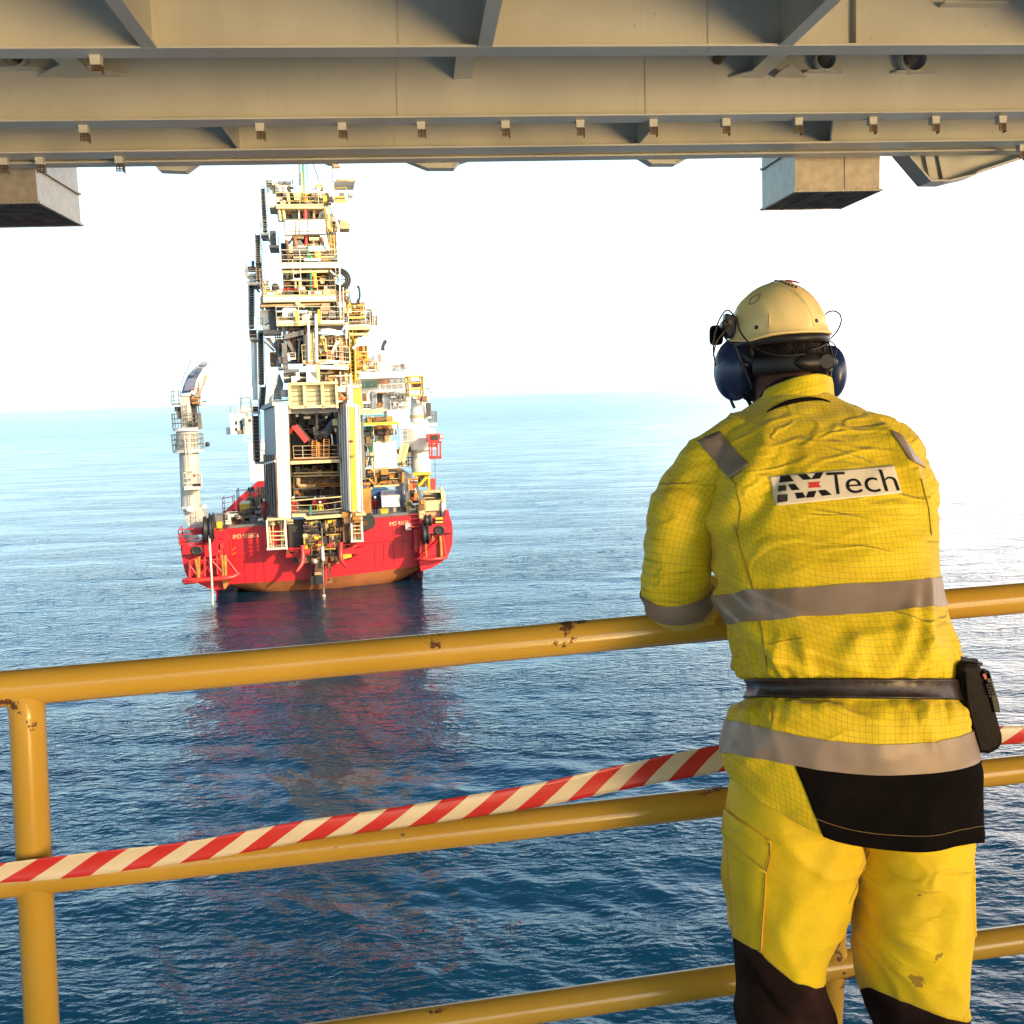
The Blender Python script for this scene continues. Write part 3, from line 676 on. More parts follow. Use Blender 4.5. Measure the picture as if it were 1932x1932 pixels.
def sheave(c, x, y, r, v, th):
    def f(g):
        q = S(c, x, y, v); R = Matrix.Rotation(RAD(90), 3, 'Y')
        g.lathe([(r * .35, -th), (r, -th), (r, -th * .5), (r * .86, -th * .3), (r * .86, th * .3), (r, th * .5), (r, th), (r * .35, th)], q, blk, 22, R)
    return f
part('cable_sheave', sheave('H', 545, 560, 1.15, -3.0, .34)); part('cable_sheave', sheave('H', 600, 520, 1.2, -2.2, .2))
part('cable_sheave', sheave('F', 1240, 1110, .95, -2.7, .28)); part('cable_sheave', sheave('F', 1280, 890, .55, -2.0, .3))
part('roller', lambda g: [g.tube(S('F', 1395, y, -1.9), S('F', 1510, y - 6, -1.9), .14, m, n=10) for y, m in ((865, syel), (890, blk), (920, syel), (935, blk))])
def hdoor(g):
    q = S('D', 1675, 620, -.4); g.lathe([(.75, 0), (.75, .2)], q, blk, 20, Matrix.Rotation(RAD(90), 3, 'X')); quad(g, 'D', [(1625, 640), (1740, 625), (1700, 690), (1660, 670)], -.5, .08, orange)
    g.lathe([(.22, -.12), (.22, .1)], S('D', 1650, 640, -.5), orange, 12, Matrix.Rotation(RAD(90), 3, 'X'))
part('hose_reel', hdoor)
def writing(name, txt, c, x, y, x1, y1):
    cu = bpy.data.curves.new(name, 'FONT'); cu.body = txt; cu.size = 1; cu.extrude = .02
    t = bpy.data.objects.new(name, cu); COL.objects.link(t); bpy.context.view_layer.update()
    me = bpy.data.meshes.new_from_object(t.evaluated_get(bpy.context.evaluated_depsgraph_get())); bpy.data.objects.remove(t)
    vs = np.array([v.co[:] for v in me.vertices]); a = S(c, x, y, -.03); b = S(c, x1, y1, -.03); wd = vs[:, 0].max() - vs[:, 0].min(); k = (b.x - a.x) / wd
    for v in me.vertices:
        u = (v.co.x - vs[:, 0].min()) * k; v.co = (a.x + u, -.03 - v.co.z * .5, a.z + (b.z - a.z) * u / (b.x - a.x) + v.co.y * k * 1.35)
    me.materials.clear(); me.materials.append(letter); o = bpy.data.objects.new(name, me); COL.objects.link(o); o.parent = ship
writing('hull_number', 'IMO 9355826', 'H', 905, 700, 1280, 668); writing('hull_number', 'IMO 93558', 'F', 672, 978, 975, 945)
# stern ladders and small fittings
def lad(g):
    for (c, x0, y0, x1, y1) in (('H', 800, 680, 880, 930), ('F', 1020, 920, 1100, 1130)): ladder(g, c, x0, y0, x1, y1, -.8, sred)
    bar(g, 'H', 880, 870, 940, 820, -.6, .06, orange); bar(g, 'H', 880, 930, 945, 895, -.6, .06, orange); greeble(g, 'H', 680, 680, 800, 960, -2.6, -1.5, 16, [sred, hullred], 4)
    railing(g, 'F', 1000, 1000, 1220, 990, -1.4, 1.2, sred); greeble(g, 'F', 940, 930, 1010, 1010, -.9, -.5, 5, [white, dark], 8)
part('stern_ladder', lad)
seamd = mat('hull_seam_red', (.40, .010, .016), .5, 0, .2, 1)
def seams(g):
    for x in (900, 1040, 1190, 1320): a = S('H', x, 560, -.02); c = S('H', x, 1330, -.02); g.box((a.x - .016, -.03, c.z), (a.x + .016, -.005, a.z - .3), seamd)
    for x in (420, 560, 720, 860, 1010): a = S('F', x, 850, -.02); c = S('F', x, 1610, -.02); g.box((a.x - .016, -.03, c.z + .2), (a.x + .016, -.005, a.z - .3), seamd)
part('plate_seam', seams)
# ------------------------------------------------------------------ tower columns over the stern
ZBASE = -2.6
def coll(g):
    for (pts, m, th) in (([(505, 432), (690, 462), (722, 1900), (543, 1900)], white, 1.6),):
        pass
    top = [(505, 432), (690, 465)]; f0, f1 = ZBASE, 1.5
    a = S('C', 500, 435, f0); b = S('C', 693, 465, f0); al = S('D', 510, 575, f0); bl = S('D', 672, 580, f0); sl = S('C', 345, 520, f1); sll = S('D', 352, 590, f1)
    e = (0, 7, 0)
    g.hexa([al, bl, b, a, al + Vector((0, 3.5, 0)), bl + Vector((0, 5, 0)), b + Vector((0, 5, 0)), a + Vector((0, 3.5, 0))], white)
    g.hexa([sll, al - Vector((.01, -.02, 0)), a - Vector((.01, -.02, 0)), sl, sll + Vector((0, 4, 0)), al + Vector((-.01, 3.4, 0)), a + Vector((-.01, 3.4, 0)), sl + Vector((0, 4, 0))], slate)  # side face given a dark colour for its shade
col_l = part('tower_column', coll, label='left tower column with bright white rear face and side painted in shade grey')
def coll2(g):
    f0, f1 = ZBASE, 1.5
    for t in (.02, .2, .4, .6, .8, .98):     # corrugations of the lower side sheet
        p = S('C', 352, 1180, f1).lerp(S('C', 520, 1175, f0), t); q = S('D', 352, 585, f1).lerp(S('D', 508, 572, f0), t); g.tube(p + Vector((-.05, -.05, 0)), q + Vector((-.05, -.05, 0)), .07, brown if int(t * 10) % 4 else sgrey, n=6)
    a = S('C', 345, 520, f1); b = S('C', 500, 465, f0); g.beam(a + Vector((-.1, -.1, .1)), b + Vector((-.1, -.1, .15)), .2, .35, slate)
    a = S('C', 370, 1310, f1); b = S('C', 525, 1270, f0); g.beam(a + Vector((-.1, -.1, 0)), b + Vector((-.1, -.1, 0)), .12, .18, white)
    for x0, y0, x1, y1 in ((365, 210, 430, 250), (370, 300, 440, 480), (365, 380, 400, 420), (455, 360, 485, 420)): rect(g, 'D', x0, y0, x1, y1, .2, .6, brown)
part('column_cladding', coll2, col_l)
def colr(g):
    f0, f1 = ZBASE, .8
    a = S('C', 1555, 385, f0); b = S('C', 1735, 470, f0); al = S('D', 1455, 490, f0); bl = S('D', 1622, 500, f0); sl = S('C', 1420, 430, f1); sll = S('D', 1345, 520, f1)
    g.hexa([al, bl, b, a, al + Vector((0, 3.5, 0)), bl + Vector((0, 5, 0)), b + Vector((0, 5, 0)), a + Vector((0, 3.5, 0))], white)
    g.hexa([sll, al - Vector((.01, -.02, 0)), a - Vector((.01, -.02, 0)), sl, sll + Vector((0, 4, 0)), al + Vector((-.01, 3.4, 0)), a + Vector((-.01, 3.4, 0)), sl + Vector((0, 4, 0))], slate)  # inward face coloured dark, its shade put into the paint
    for t in (.12, .4, .68, .95): g.tube(sl.lerp(a, t) + Vector((-.04, -.06, -.3)), sll.lerp(al, t) + Vector((-.04, -.06, .2)), .11, white, n=8)
col_r = part('tower_column', colr, label='right tower column with corrugated side painted in shade grey and yellow stripe')
def colr2(g):
    f = ZBASE - .02
    g.prism([S('C', 1590, 480, f), S('D', 1470, 480, f), S('D', 1545, 470, f), S('C', 1655, 500, f)], (0, -.08, 0), syel)
    for x, X in ((1572, 1452), (1668, 1548), (1725, 1612)): g.tube(S('C', x, 470, f), S('D', X, 480, f), .07, white, n=8)
    rect(g, 'C', 1590, 970, 1640, 1000, f - .15, f, brown); rect(g, 'C', 1600, 1190, 1650, 1220, f - .15, f, brown)
part('column_cladding', colr2, col_r)
def top_box(g):
    v = -1.6
    rect(g, 'C', 705, 170, 1415, 500, v + .25, v + 3, cream)
    for x0, x1 in ((700, 748), (915, 960), (1175, 1222), (1385, 1420)): rect(g, 'C', x0, 150, x1, 505, v - .35, v + .24, cream)
    rect(g, 'C', 700, 125, 1420, 165, v - .5, v + 3.1, cream); rect(g, 'C', 749, 462, 1384, 500, v - .35, v + .24, cream)
    for x0, x1 in ((749, 914), (961, 1174), (1223, 1384)):
        for y in (258, 325, 398): rect(g, 'C', x0, y - 3, x1, y + 4, v + .12, v + .24, sgrey)
part('crown_box', top_box, label='cream ribbed box beam across the top of the two columns')
part('cross_beam', lambda g: (rect(g, 'C', 715, 505, 1410, 572, -1.2, 1.5, sgrey), rect(g, 'C', 690, 500, 740, 580, -1.25, -.4, white)))
# moonpool bay between the columns
def bay(g):
    rect(g, 'C', 690, 560, 1440, 1560, 6.5, 7, dark); rect(g, 'D', 660, 20, 1350, 500, 6.0, 6.5, brown)  # near-black back sheets paint in the shade of the bay
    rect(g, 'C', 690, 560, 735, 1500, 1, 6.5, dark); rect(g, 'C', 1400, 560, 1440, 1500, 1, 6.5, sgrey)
    rect(g, 'C', 730, 880, 960, 1180, 5.4, 6, sgrey); rect(g, 'C', 1340, 920, 1440, 1250, 4.5, 6, sgrey)
    rect(g, 'D', 800, 30, 1350, 110, 3.8, 4.6, tan); rect(g, 'D', 780, 10, 1340, 30, 3.6, 4.4, brown); rect(g, 'D', 1030, 100, 1340, 150, 3.4, 4.2, orange); rect(g, 'D', 720, 180, 1110, 300, 4.2, 5, dark); rect(g, 'D', 1110, 170, 1320, 300, 4.2, 5, brown)
    greeble(g, 'C', 710, 590, 1420, 900, 2, 6, 70, [dark, brown, sgrey, sgrey, dark, white], 11); greeble(g, 'C', 740, 1320, 1440, 1560, 2.5, 5, 60, [brown, brown, tan, sgrey, dark, dark], 12); greeble(g, 'D', 690, 60, 1340, 480, 2.5, 5, 60, [brown, dark, sgrey, orange, dark], 13)
moon = part('working_bay', bay, label='dark machinery bay open between the columns')
part('bay_floor', lambda g: (rect(g, 'C', 730, 1262, 1450, 1305, -.8, 5.5, cream), rect(g, 'C', 740, 1240, 1450, 1261, -.3, 5.4, brown)), moon)
part('bay_floor_rail', lambda g: (railing(g, 'C', 780, 1240, 1440, 1225, -.6, 1.15, tan), railing(g, 'C', 915, 1238, 1050, 1234, 0, 1.15, white)), moon)
def redarm(g):
    g.beam(S('C', 790, 765, .2), S('C', 970, 985, .2), .5, .5, sred); g.beam(S('C', 830, 750, .6), S('C', 1020, 975, .6), .35, .3, dark); g.beam(S('C', 720, 862, .6), S('C', 790, 768, .4), .28, .28, sred); g.tube(S('C', 1020, 980, .3), S('C', 1000, 1060, .3), .2, dark, n=8)
part('handling_arm', redarm, moon, 'red folded handling arm')
def lights(g):
    for x, y, w_, h in ((975, 642, 50, 16), (990, 575, 90, 7), (1225, 565, 60, 7), (1250, 635, 18, 18), (825, 615, 18, 20), (1390, 580, 16, 18)): rect(g, 'C', x - w_, y - h, x + w_, y + h, 1.2, 1.5, whitec)
part('lamp_housing', lights, moon)
def toolhang(g):
    pole(g, 'C', 1088, 590, 1134, 770, .8, sgrey); g.tube(S('C', 1112, 760, .8), S('C', 1112, 830, .8), .3, sgrey, .1, n=10); greeble(g, 'C', 1080, 830, 1180, 1000, .6, 1.6, 10, [dark, blk], 3, .1)
    g.beam(S('C', 1190, 930, 1.2), S('C', 1370, 700, 2), .7, .5, sgrey); rect(g, 'C', 1340, 660, 1420, 760, .2, .6, cream); rect(g, 'C', 1370, 790, 1400, 850, .2, .5, cream); quad(g, 'C', [(1315, 880), (1335, 885), (1355, 1035), (1330, 1035)], .3, .3, white); rect(g, 'C', 1165, 840, 1250, 930, 1, 1.8, sgrey)
part('hoist_tool', toolhang, moon)
def orac(x0, x1, y0):
    def f(g):
        quad(g, 'C', [(x0, 1240), (x0, y0 + 40), (x0 + 18, y0), (x0 + 20, 1240)], -.2, .8, orange); quad(g, 'C', [(x1 - 20, 1235), (x1 - 18, y0), (x1, y0 + 40), (x1, 1230)], -.2, .8, orange)
        for k in range(9):
            y = lerp(y0 + 30, 1220, k / 8); rect(g, 'C', x0 + 20, y - 5, x1 - 20, y + 5, -.1, .6, orange)
        rect(g, 'C', x0 + 21, y0 + 20, x1 - 21, 1235, .7, .8, dark)
    return f
part('orange_rack', orac(1038, 1122, 955), moon); part('orange_rack', orac(1205, 1300, 930), moon); part('orange_rack', lambda g: (rect(g, 'C', 1130, 1000, 1160, 1230, .2, .6, orange), rect(g, 'C', 1165, 1010, 1190, 1230, .3, .6, orange)), moon)
def pipes(g):
    for y in (-20, 20, 130, 160): bar(g, 'D', 690, y, 1340, y - 14, 2.6, .09, cream if y < 100 else orange)
    g.path([S('D', 765, 40, 2.2), S('D', 765, 120, 2.2), S('D', 790, 155, 2.2), S('D', 1000, 145, 2.2)], .22, tan, 8); bar(g, 'D', 710, 0, 715, 300, 2.4, .08, sgrey); bar(g, 'D', 725, 190, 1110, 175, 2.2, .07, sgrey); bar(g, 'D', 725, 300, 1290, 270, 2.0, .07, sgrey)
part('pipework', pipes, moon)
def sill(g):
    quad(g, 'D', [(685, 520), (850, 515), (885, 555), (1345, 520), (1345, 560), (880, 595), (830, 555), (690, 560)], -2.2, 1.8, cream); rect(g, 'D', 690, 490, 1345, 515, -1.6, 5, sgrey)
part('stern_sill', sill)
def lifeline(g):
    for ya, yb, r, m in ((345, 290, .07, cream), (405, 350, .03, cream), (475, 440, .03, cream)):
        P = [S('D', lerp(680, 1340, t), lerp(ya, yb, t) + 18 * math.sin(math.pi * t) * (r < .05), -1.9) for t in np.linspace(0, 1, 10)]; g.path(P, r, m, 6)
    for x in (765, 1250): bar(g, 'D', x, 480, x, 380, -1.9, .04, sgrey)
    quad(g, 'D', [(920, 405), (940, 405), (948, 480), (930, 545), (918, 500)], -2.0, .08, green)
part('safety_line', lifeline)
# cages below the columns
def cage(x0, x1, y0, y1):
    def f(g):
        v = ZBASE - .1
        for x in (x0 + 12, x1 - 14): rect(g, 'D', x - 12, y0, x + 12, y1, v, v + .35, white)
        rect(g, 'D', x0, y1 - 22, x1, y1, v - .1, v + 2, white); rect(g, 'D', x0, y0 - 30, x1 + 40, y0, v, v + 2.2, cream)
        for t in (.30, .72): pole(g, 'D', lerp(x0, x1, t) - 8, y0, lerp(x0, x1, t) + 8, y1 - 20, v + .4, cream, 6)
        for t in (.38, .52, .66): bar(g, 'D', x0 + 20, lerp(y0, y1, t) + 6, x1 - 20, lerp(y0, y1, t), v + .05, .06, cream)
        bar(g, 'D', x1 - 70, y1 - 20, x1 - 20, y0 + 10, v + .8, .12, cream); bar(g, 'D', x0 + 20, y0, x0 + 60, y1 - 30, v + 1.0, .1, cream)
        for x in (x0 + 12, x1 - 14): rect(g, 'D', x - 10, y0, x + 10, y1, v + 1.7, v + 2, cream)
    return f
part('access_cage', cage(352, 618, 600, 988), label='cream access cage hanging under the left column'); part('access_cage', cage(1460, 1622, 540, 888), label='white access cage hanging under the right column')
part('column_foot', lambda g: (rect(g, 'D', 1350, 520, 1460, 890, -2, 1, brown), greeble(g, 'D', 1350, 480, 1620, 640, -2.9, -2.1, 30, [orange, brown, cream, orange], 21), greeble(g, 'D', 390, 590, 700, 680, -2.4, -1.4, 16, [cream, brown, tan], 22)))
def gear(g):
    v = -1.4
    rect(g, 'D', 640, 600, 870, 960, -.9, -.2, dark); rect(g, 'D', 1035, 590, 1110, 1010, -.5, .3, blk); rect(g, 'D', 870, 590, 1035, 780, v + .2, .2, brown); rect(g, 'D', 1110, 590, 1340, 770, v + .2, .2, brown)
    rect(g, 'D', 905, 780, 1010, 1000, v - .3, v + .6, tan); rect(g, 'D', 1010, 785, 1050, 1005, v - .1, v + .6, tan); rect(g, 'D', 1125, 780, 1225, 985, v - .1, v + .6, sgrey); rect(g, 'D', 845, 790, 890, 1020, v - .4, v, syel); rect(g, 'D', 1235, 780, 1270, 990, v - .4, v + .3, cream)
    rect(g, 'D', 990, 590, 1030, 770, v - .2, v + .3, cream); rect(g, 'D', 945, 600, 985, 760, v - .1, v + .3, sgrey); rect(g, 'D', 1185, 590, 1285, 740, v - .2, v + .3, syel); rect(g, 'D', 1140, 600, 1180, 740, v, v + .4, sgrey)
    rect(g, 'D', 840, 1030, 1330, 1065, v - .6, v + .2, dark); rect(g, 'D', 1015, 1060, 1150, 1180, v - .3, v + .2, brown); rect(g, 'D', 830, 780, 890, 830, v - .6, v - .3, cream); rect(g, 'D', 1275, 770, 1350, 880, v - .1, v + .3, brown)
    greeble(g, 'D', 840, 590, 1350, 780, v - .7, v + .3, 60, [syel, brown, dark, brown, tan, dark], 31); greeble(g, 'D', 840, 780, 1330, 1060, v - .8, v - .1, 54, [syel, brown, dark, brown, tan, dark, sred], 32); greeble(g, 'D', 720, 1060, 1300, 1160, v - .6, v + .4, 34, [orange, syel, dark, brown, cream], 33)
    quad(g, 'D', [(1190, 1070), (1330, 1055), (1470, 1050), (1470, 1085), (1330, 1125), (1220, 1130)], v - .5, .5, syel); quad(g, 'D', [(720, 1120), (850, 1100), (850, 1160), (735, 1155)], v - .3, .4, dark); g.ball(S('D', 995, 1140, v - .8), .27, white, 10, 6)
part('deck_skid_gear', gear, label='rusty yellow skid machinery hanging over the middle of the stern')
def lower_tool(g):
    v = -1.6
    rect(g, 'D', 930, 1335, 1085, 1450, v - .4, v + .6, blk); rect(g, 'D', 915, 1290, 950, 1340, v, v + .5, dark); rect(g, 'D', 1110, 1290, 1150, 1340, v, v + .4, dark)
    quad(g, 'D', [(1160, 1180), (1190, 1180), (1215, 1430), (1145, 1430), (1150, 1400), (1190, 1390)], v, .5, brown); bar(g, 'D', 920, 1170, 935, 1290, v, .10, dark); bar(g, 'D', 1165, 1160, 1170, 1230, v, .2, brown); greeble(g, 'D', 985, 1170, 1090, 1340, v - .3, v + .4, 16, [dark, blk, brown, tan], 35); bar(g, 'D', 1130, 1200, 1128, 1450, v, .09, sred); bar(g, 'D', 950, 1240, 1010, 1180, v, .05, dark)
part('lower_tool', lower_tool, label='black and brown tool frame hanging down to the waterline')
def bracketed(g):

    v = -1.2
    for (a, b_, c_, d) in ((605, 965, 845, 1085), (1340, 905, 1612, 1045)):
        rect(g, 'D', a, b_ + 70, c_, d, v - .2, v + 1, hullred); rect(g, 'D', a, b_, c_, b_ + 22, v - .2, v + 1, hullred)
        rect(g, 'D', a + 4, b_ + 22, a + 50, b_ + 70, v, v + 1, brown)
        g.beam(S('D', a + 60, b_ + 22, v), S('D', c_ - 10, d - 45, v), .3, .3, sred) if a < 1000 else g.beam(S('D', a + 20, d - 40, v), S('D', c_ - 70, b_ + 20, v), .3, .3, sred)
part('support_bracket', bracketed)
def horn(P):
    return lambda g: g.path(spline([S('D', x, y, -2.3 + dv) for x, y, dv in P], 10), [.20] * 4 + [.22] * 3 + [.18, .16, .13, .06], sred, 8)
part('guide_horn', horn([(820, 930, 0), (828, 1060, -.1), (815, 1170, -.4), (740, 1280, -.9)])); part('guide_horn', horn([(1330, 890, 0), (1325, 1060, -.1), (1345, 1150, -.4), (1415, 1222, -.9)]))
# ------------------------------------------------------------------ upper tower, level by level
def level(name, fn, label=None):
    p = empty(name, (0, 0, 0), 0, ship)
    if label: p['label'] = label
    fn(lambda n, f, l=None: part(n, f, p, l)); return p
MIX = [white, cream, sgrey, sgrey, tan, syel, dark, dark, brown, brown]  # extra dark and brown entries paint the shade inside the tower
LIT = [white, cream, syel, white, sgrey]
RB = [syel, cream, white, orange, brown, sgrey, dark]
def L1(P):                                  # topmost working level
    P('deck_plate', lambda g: (rect(g, 'A', 600, 742, 1292, 780, 2, 9, cream), rect(g, 'A', 500, 735, 600, 765, 2.5, 6, cream)))
    P('guard_rail', lambda g: railing(g, 'A', 605, 740, 1285, 735, 2, 1.15, cream, 6)); P('guard_rail', lambda g: railing(g, 'A', 600, 640, 1420, 610, 4.5, 1.1, white))
    P('winch_house', lambda g: (rect(g, 'A', 640, 430, 820, 540, 5, 8, whitec), rect(g, 'A', 640, 385, 815, 425, 4.8, 8.2, sgrey), rect(g, 'A', 700, 540, 800, 680, 4, 6, slate), rect(g, 'A', 830, 360, 845, 420, 5, 5.2, dark)))
    P('machinery', lambda g: (greeble(g, 'A', 610, 560, 1420, 735, 2.6, 7, 130, MIX, 41), greeble(g, 'A', 1170, 440, 1300, 600, 4, 7, 30, LIT, 42), greeble(g, 'A', 460, 350, 640, 560, 4, 6, 26, [white, sgrey, cream], 43, .8)))
    P('a_frame', lambda g: (bar(g, 'A', 770, 470, 850, 640, 3, .14, dark), bar(g, 'A', 770, 465, 855, 490, 3, .1, dark), bar(g, 'A', 1190, 470, 1260, 640, 3, .15, white), bar(g, 'A', 1240, 470, 1190, 600, 3, .1, white)))
    P('side_platform', lambda g: (rect(g, 'A', 1455, 600, 1600, 620, 3, 5, syel), rect(g, 'A', 1460, 640, 1620, 695, 3, 5, tan), rect(g, 'A', 1520, 545, 1590, 600, 4, 5, sgrey), railing(g, 'A', 1450, 695, 1630, 690, 3, 1.3, syel), greeble(g, 'A', 1650, 560, 1720, 660, 3, 4, 10, [sgrey, white], 44, .9)))
level('upper_level', L1, 'topmost open working level of the tower')
def legs(g):                                # white uprights behind the levels
    for x0, x1 in ((640, 660), (700, 725)): bar(g, 'A', x0, 780, x1, 960, 2.4, .16, cream)
    rect(g, 'A', 735, 790, 800, 930, 4, 6, sgrey); greeble(g, 'A', 640, 790, 1290, 940, 3, 6, 60, [sgrey, dark, white, cream, brown, tan], 45, .8)
    pole(g, 'A', 915, 780, 945, 935, 2.6, white); pole(g, 'A', 1125, 770, 1165, 930, 2.8, tan); pole(g, 'A', 860, 780, 905, 935, 3.2, sgrey); quad(g, 'A', [(1240, 770), (1290, 770), (1310, 920), (1210, 920)], 3, .5, slate)
part('pipe_bundle', legs)
for c, x0, x1, y0, y1, v, m, nm in (('A', 922, 962, 60, 440, 3, slate, 'mast_pole'), ('A', 975, 1008, 40, 560, 3.4, green, 'riser_pipe'), ('A', 1038, 1052, 60, 380, 3.2, green, 'mast_pole'), ('A', 1086, 1104, 60, 420, 3.6, whitec, 'mast_pole'), ('A', 1118, 1124, 60, 380, 3.6, cream, 'mast_pole')):
    part(nm, lambda g: pole(g, c, x0, y0, x1, y1, v, m))
part('red_hose', lambda g: (pole(g, 'A', 995, 590, 1045, 700, 2.3, orange), pole(g, 'A', 990, 760, 1050, 935, 2.3, sred), pole(g, 'A', 1010, 1165, 1060, 1320, 1.5, sred)))
part('lattice_mast', lambda g: ladder(g, 'A', 985, 250, 1035, 600, 2.7, syel, False)); part('mast_stay', lambda g: (bar(g, 'A', 1125, 100, 1235, 410, 3.4, .05, sgrey), bar(g, 'A', 1220, 385, 1280, 415, 3.4, .08, white)))
def blockw(g):
    rect(g, 'A', 722, 935, 1320, 1160, 1.0, 3.5, whitec); quad(g, 'A', [(730, 1160), (850, 1160), (800, 1240), (740, 1270)], 1.05, 2, whitec); quad(g, 'A', [(1230, 1160), (1335, 1160), (1370, 1400), (1310, 1330)], 1.05, 2, whitec)
    rect(g, 'A', 840, 1320, 1380, 1400, 1.3, 3, whitec); rect(g, 'A', 840, 1340, 1050, 1420, 1.1, 2.5, sgrey); rect(g, 'A', 1080, 1195, 1250, 1240, 1.2, 2, cream); rect(g, 'A', 880, 1170, 1000, 1215, 1.4, 2, cream); quad(g, 'A', [(880, 1240), (960, 1240), (1005, 1320), (890, 1320)], 1.4, .4, sgrey)
    rect(g, 'A', 1100, 1240, 1235, 1320, 2.0, 2.6, brown); rect(g, 'A', 1130, 1240, 1160, 1320, 1.8, 2, whitec); rect(g, 'A', 1185, 1240, 1215, 1320, 1.8, 2, tan); bar(g, 'A', 850, 1170, 890, 1325, 1.2, .2, brown); bar(g, 'A', 1255, 1200, 1290, 1300, 1.2, .22, brown); rect(g, 'A', 840, 1160, 1240, 1330, 4, 4.5, dark)
part('panel_line', lambda g: ([bar(g, 'A', x, 945, x + 6, 1150, .95, .03, sgrey) for x in (880, 935, 1060)], bar(g, 'A', 725, 1120, 1320, 1095, .95, .025, sgrey), bar(g, 'A', 722, 935, 1320, 930, .95, .04, sgrey), bar(g, 'A', 740, 1165, 1330, 1150, .95, .05, sgrey), bar(g, 'A', 1322, 935, 1336, 1160, .95, .04, sgrey), bar(g, 'A', 722, 940, 735, 1270, .95, .04, sgrey)))
part('crown_block', blockw, label='large bright white crown block of the tower')
part('green_riser', lambda g: (pole(g, 'A', 1045, 1320, 1075, 1560, 1.2, green), pole(g, 'B', 895, 0, 940, 500, 1.5, green), pole(g, 'B', 908, 590, 955, 660, 1.3, green)))
def L2(P):
    P('deck_plate', lambda g: (rect(g, 'B', 562, 100, 1250, 145, .8, 8, white), rect(g, 'B', 575, 168, 1130, 200, 1.2, 2, cream), rect(g, 'B', 575, 146, 1200, 167, 2.2, 7.5, brown)))
    P('guard_rail', lambda g: railing(g, 'B', 565, 100, 1245, 92, .8, 1.25, white, 6)); P('guard_rail', lambda g: railing(g, 'A', 850, 1500, 1450, 1490, 1.5, 1.2, cream))
    P('machinery', lambda g: (greeble(g, 'A', 680, 1400, 1480, 1600, 1.4, 6, 150, MIX, 46), rect(g, 'A', 680, 1470, 750, 1600, 2, 4, tan), rect(g, 'A', 1005, 1500, 1250, 1540, 1.0, 1.6, whitec), rect(g, 'A', 1260, 1500, 1400, 1600, 2, 4, syel)))
    P('service_arm', lambda g: (bar(g, 'A', 755, 1240, 775, 1500, .9, .14, brown), rect(g, 'A', 790, 1310, 840, 1420, 1, 1.5, cream)))
level('second_level', L2, 'second railed level below the white crown block')
def L3(P):
    P('machinery_bay', lambda g: (rect(g, 'B', 585, 205, 1140, 400, 5, 6, dark), rect(g, 'B', 590, 210, 720, 390, 3.5, 5, sgrey), rect(g, 'B', 1030, 265, 1082, 330, 1.5, 2.5, tan), rect(g, 'B', 1080, 355, 1125, 400, 1.4, 2, whitec), rect(g, 'B', 760, 370, 850, 410, 1.2, 2, whitec), greeble(g, 'B', 590, 205, 1210, 400, 1.5, 5, 90, MIX, 47)))
    P('cage_platform', lambda g: (railing(g, 'B', 712, 290, 800, 286, .9, 1.8, white), rect(g, 'B', 690, 285, 805, 300, .8, 1.6, white), pole(g, 'B', 720, 300, 745, 390, 1, cream), pole(g, 'B', 780, 300, 805, 390, 1, cream)))
    P('yellow_gate', lambda g: (quad(g, 'B', [(935, 205), (985, 205), (1000, 385), (965, 385), (950, 300)], 1.3, .3, syel), quad(g, 'B', [(945, 240), (965, 260), (960, 385), (940, 385)], 1.2, .1, sred), quad(g, 'B', [(1130, 140), (1250, 140), (1250, 260), (1150, 180)], 2, .4, syel)))
    P('deck_plate', lambda g: (rect(g, 'B', 345, 490, 1225, 552, .3, 8, white), rect(g, 'B', 350, 553, 1210, 590, 1.5, 7, dark), rect(g, 'B', 345, 538, 1225, 553, .1, .29, cream)))
    P('guard_rail', lambda g: railing(g, 'B', 345, 490, 1220, 484, .3, 1.4, cream, 6))
    P('deck_load', lambda g: (greeble(g, 'B', 340, 400, 1220, 490, .8, 6, 150, MIX + [sred], 48), rect(g, 'B', 448, 350, 538, 420, 2, 3.2, sgrey), rect(g, 'B', 890, 425, 1050, 460, .6, 1.2, whitec), rect(g, 'B', 1065, 420, 1205, 470, .8, 1.6, tan), rect(g, 'B', 380, 440, 480, 470, .7, 1.4, whitec)))
    P('fan_outlet', lambda g: g.lathe([(.36, 0), (.36, .1), (.2, .12)], S('B', 492, 378, 1.95), blk, 14, Matrix.Rotation(RAD(90), 3, 'X')))
    P('header_pipe', lambda g: (bar(g, 'B', 310, 605, 1050, 580, .5, .14, tan), bar(g, 'B', 770, 590, 850, 620, .4, .12, cream), g.ball(S('B', 760, 578, .4), .3, cream, 10, 6), greeble(g, 'B', 300, 560, 1200, 640, .8, 4, 46, [brown, dark, cream, tan], 49, .8)))
    P('side_frame', lambda g: (railing(g, 'B', 320, 500, 400, 495, 2, 2.5, tan), rect(g, 'B', 310, 500, 345, 640, 2, 3, cream), greeble(g, 'B', 320, 300, 420, 480, 2, 4, 18, [white, tan, sgrey], 50, .8)))
level('third_level', L3, 'wide railed level with white edge beam and fan outlet')
def hoseloop(g):
    q = S('B', 1265, 285, 1); R = Matrix.Rotation(RAD(75), 3, 'X')
    for r in (.95, .78, .6): g.path([q + Vector((r * math.cos(a) * (1 + .0 * a), .1 * math.sin(a), r * math.sin(a))) for a in np.linspace(0, 6.283, 20)], .11, blk, 6, False)
    for a in np.linspace(0, math.pi, 5): g.tube(q + Vector((.95 * math.cos(a), .1, .95 * math.sin(a))), q - Vector((.95 * math.cos(a), -.1, .95 * math.sin(a))), .04, dark, n=5)
part('hose_wheel', hoseloop)
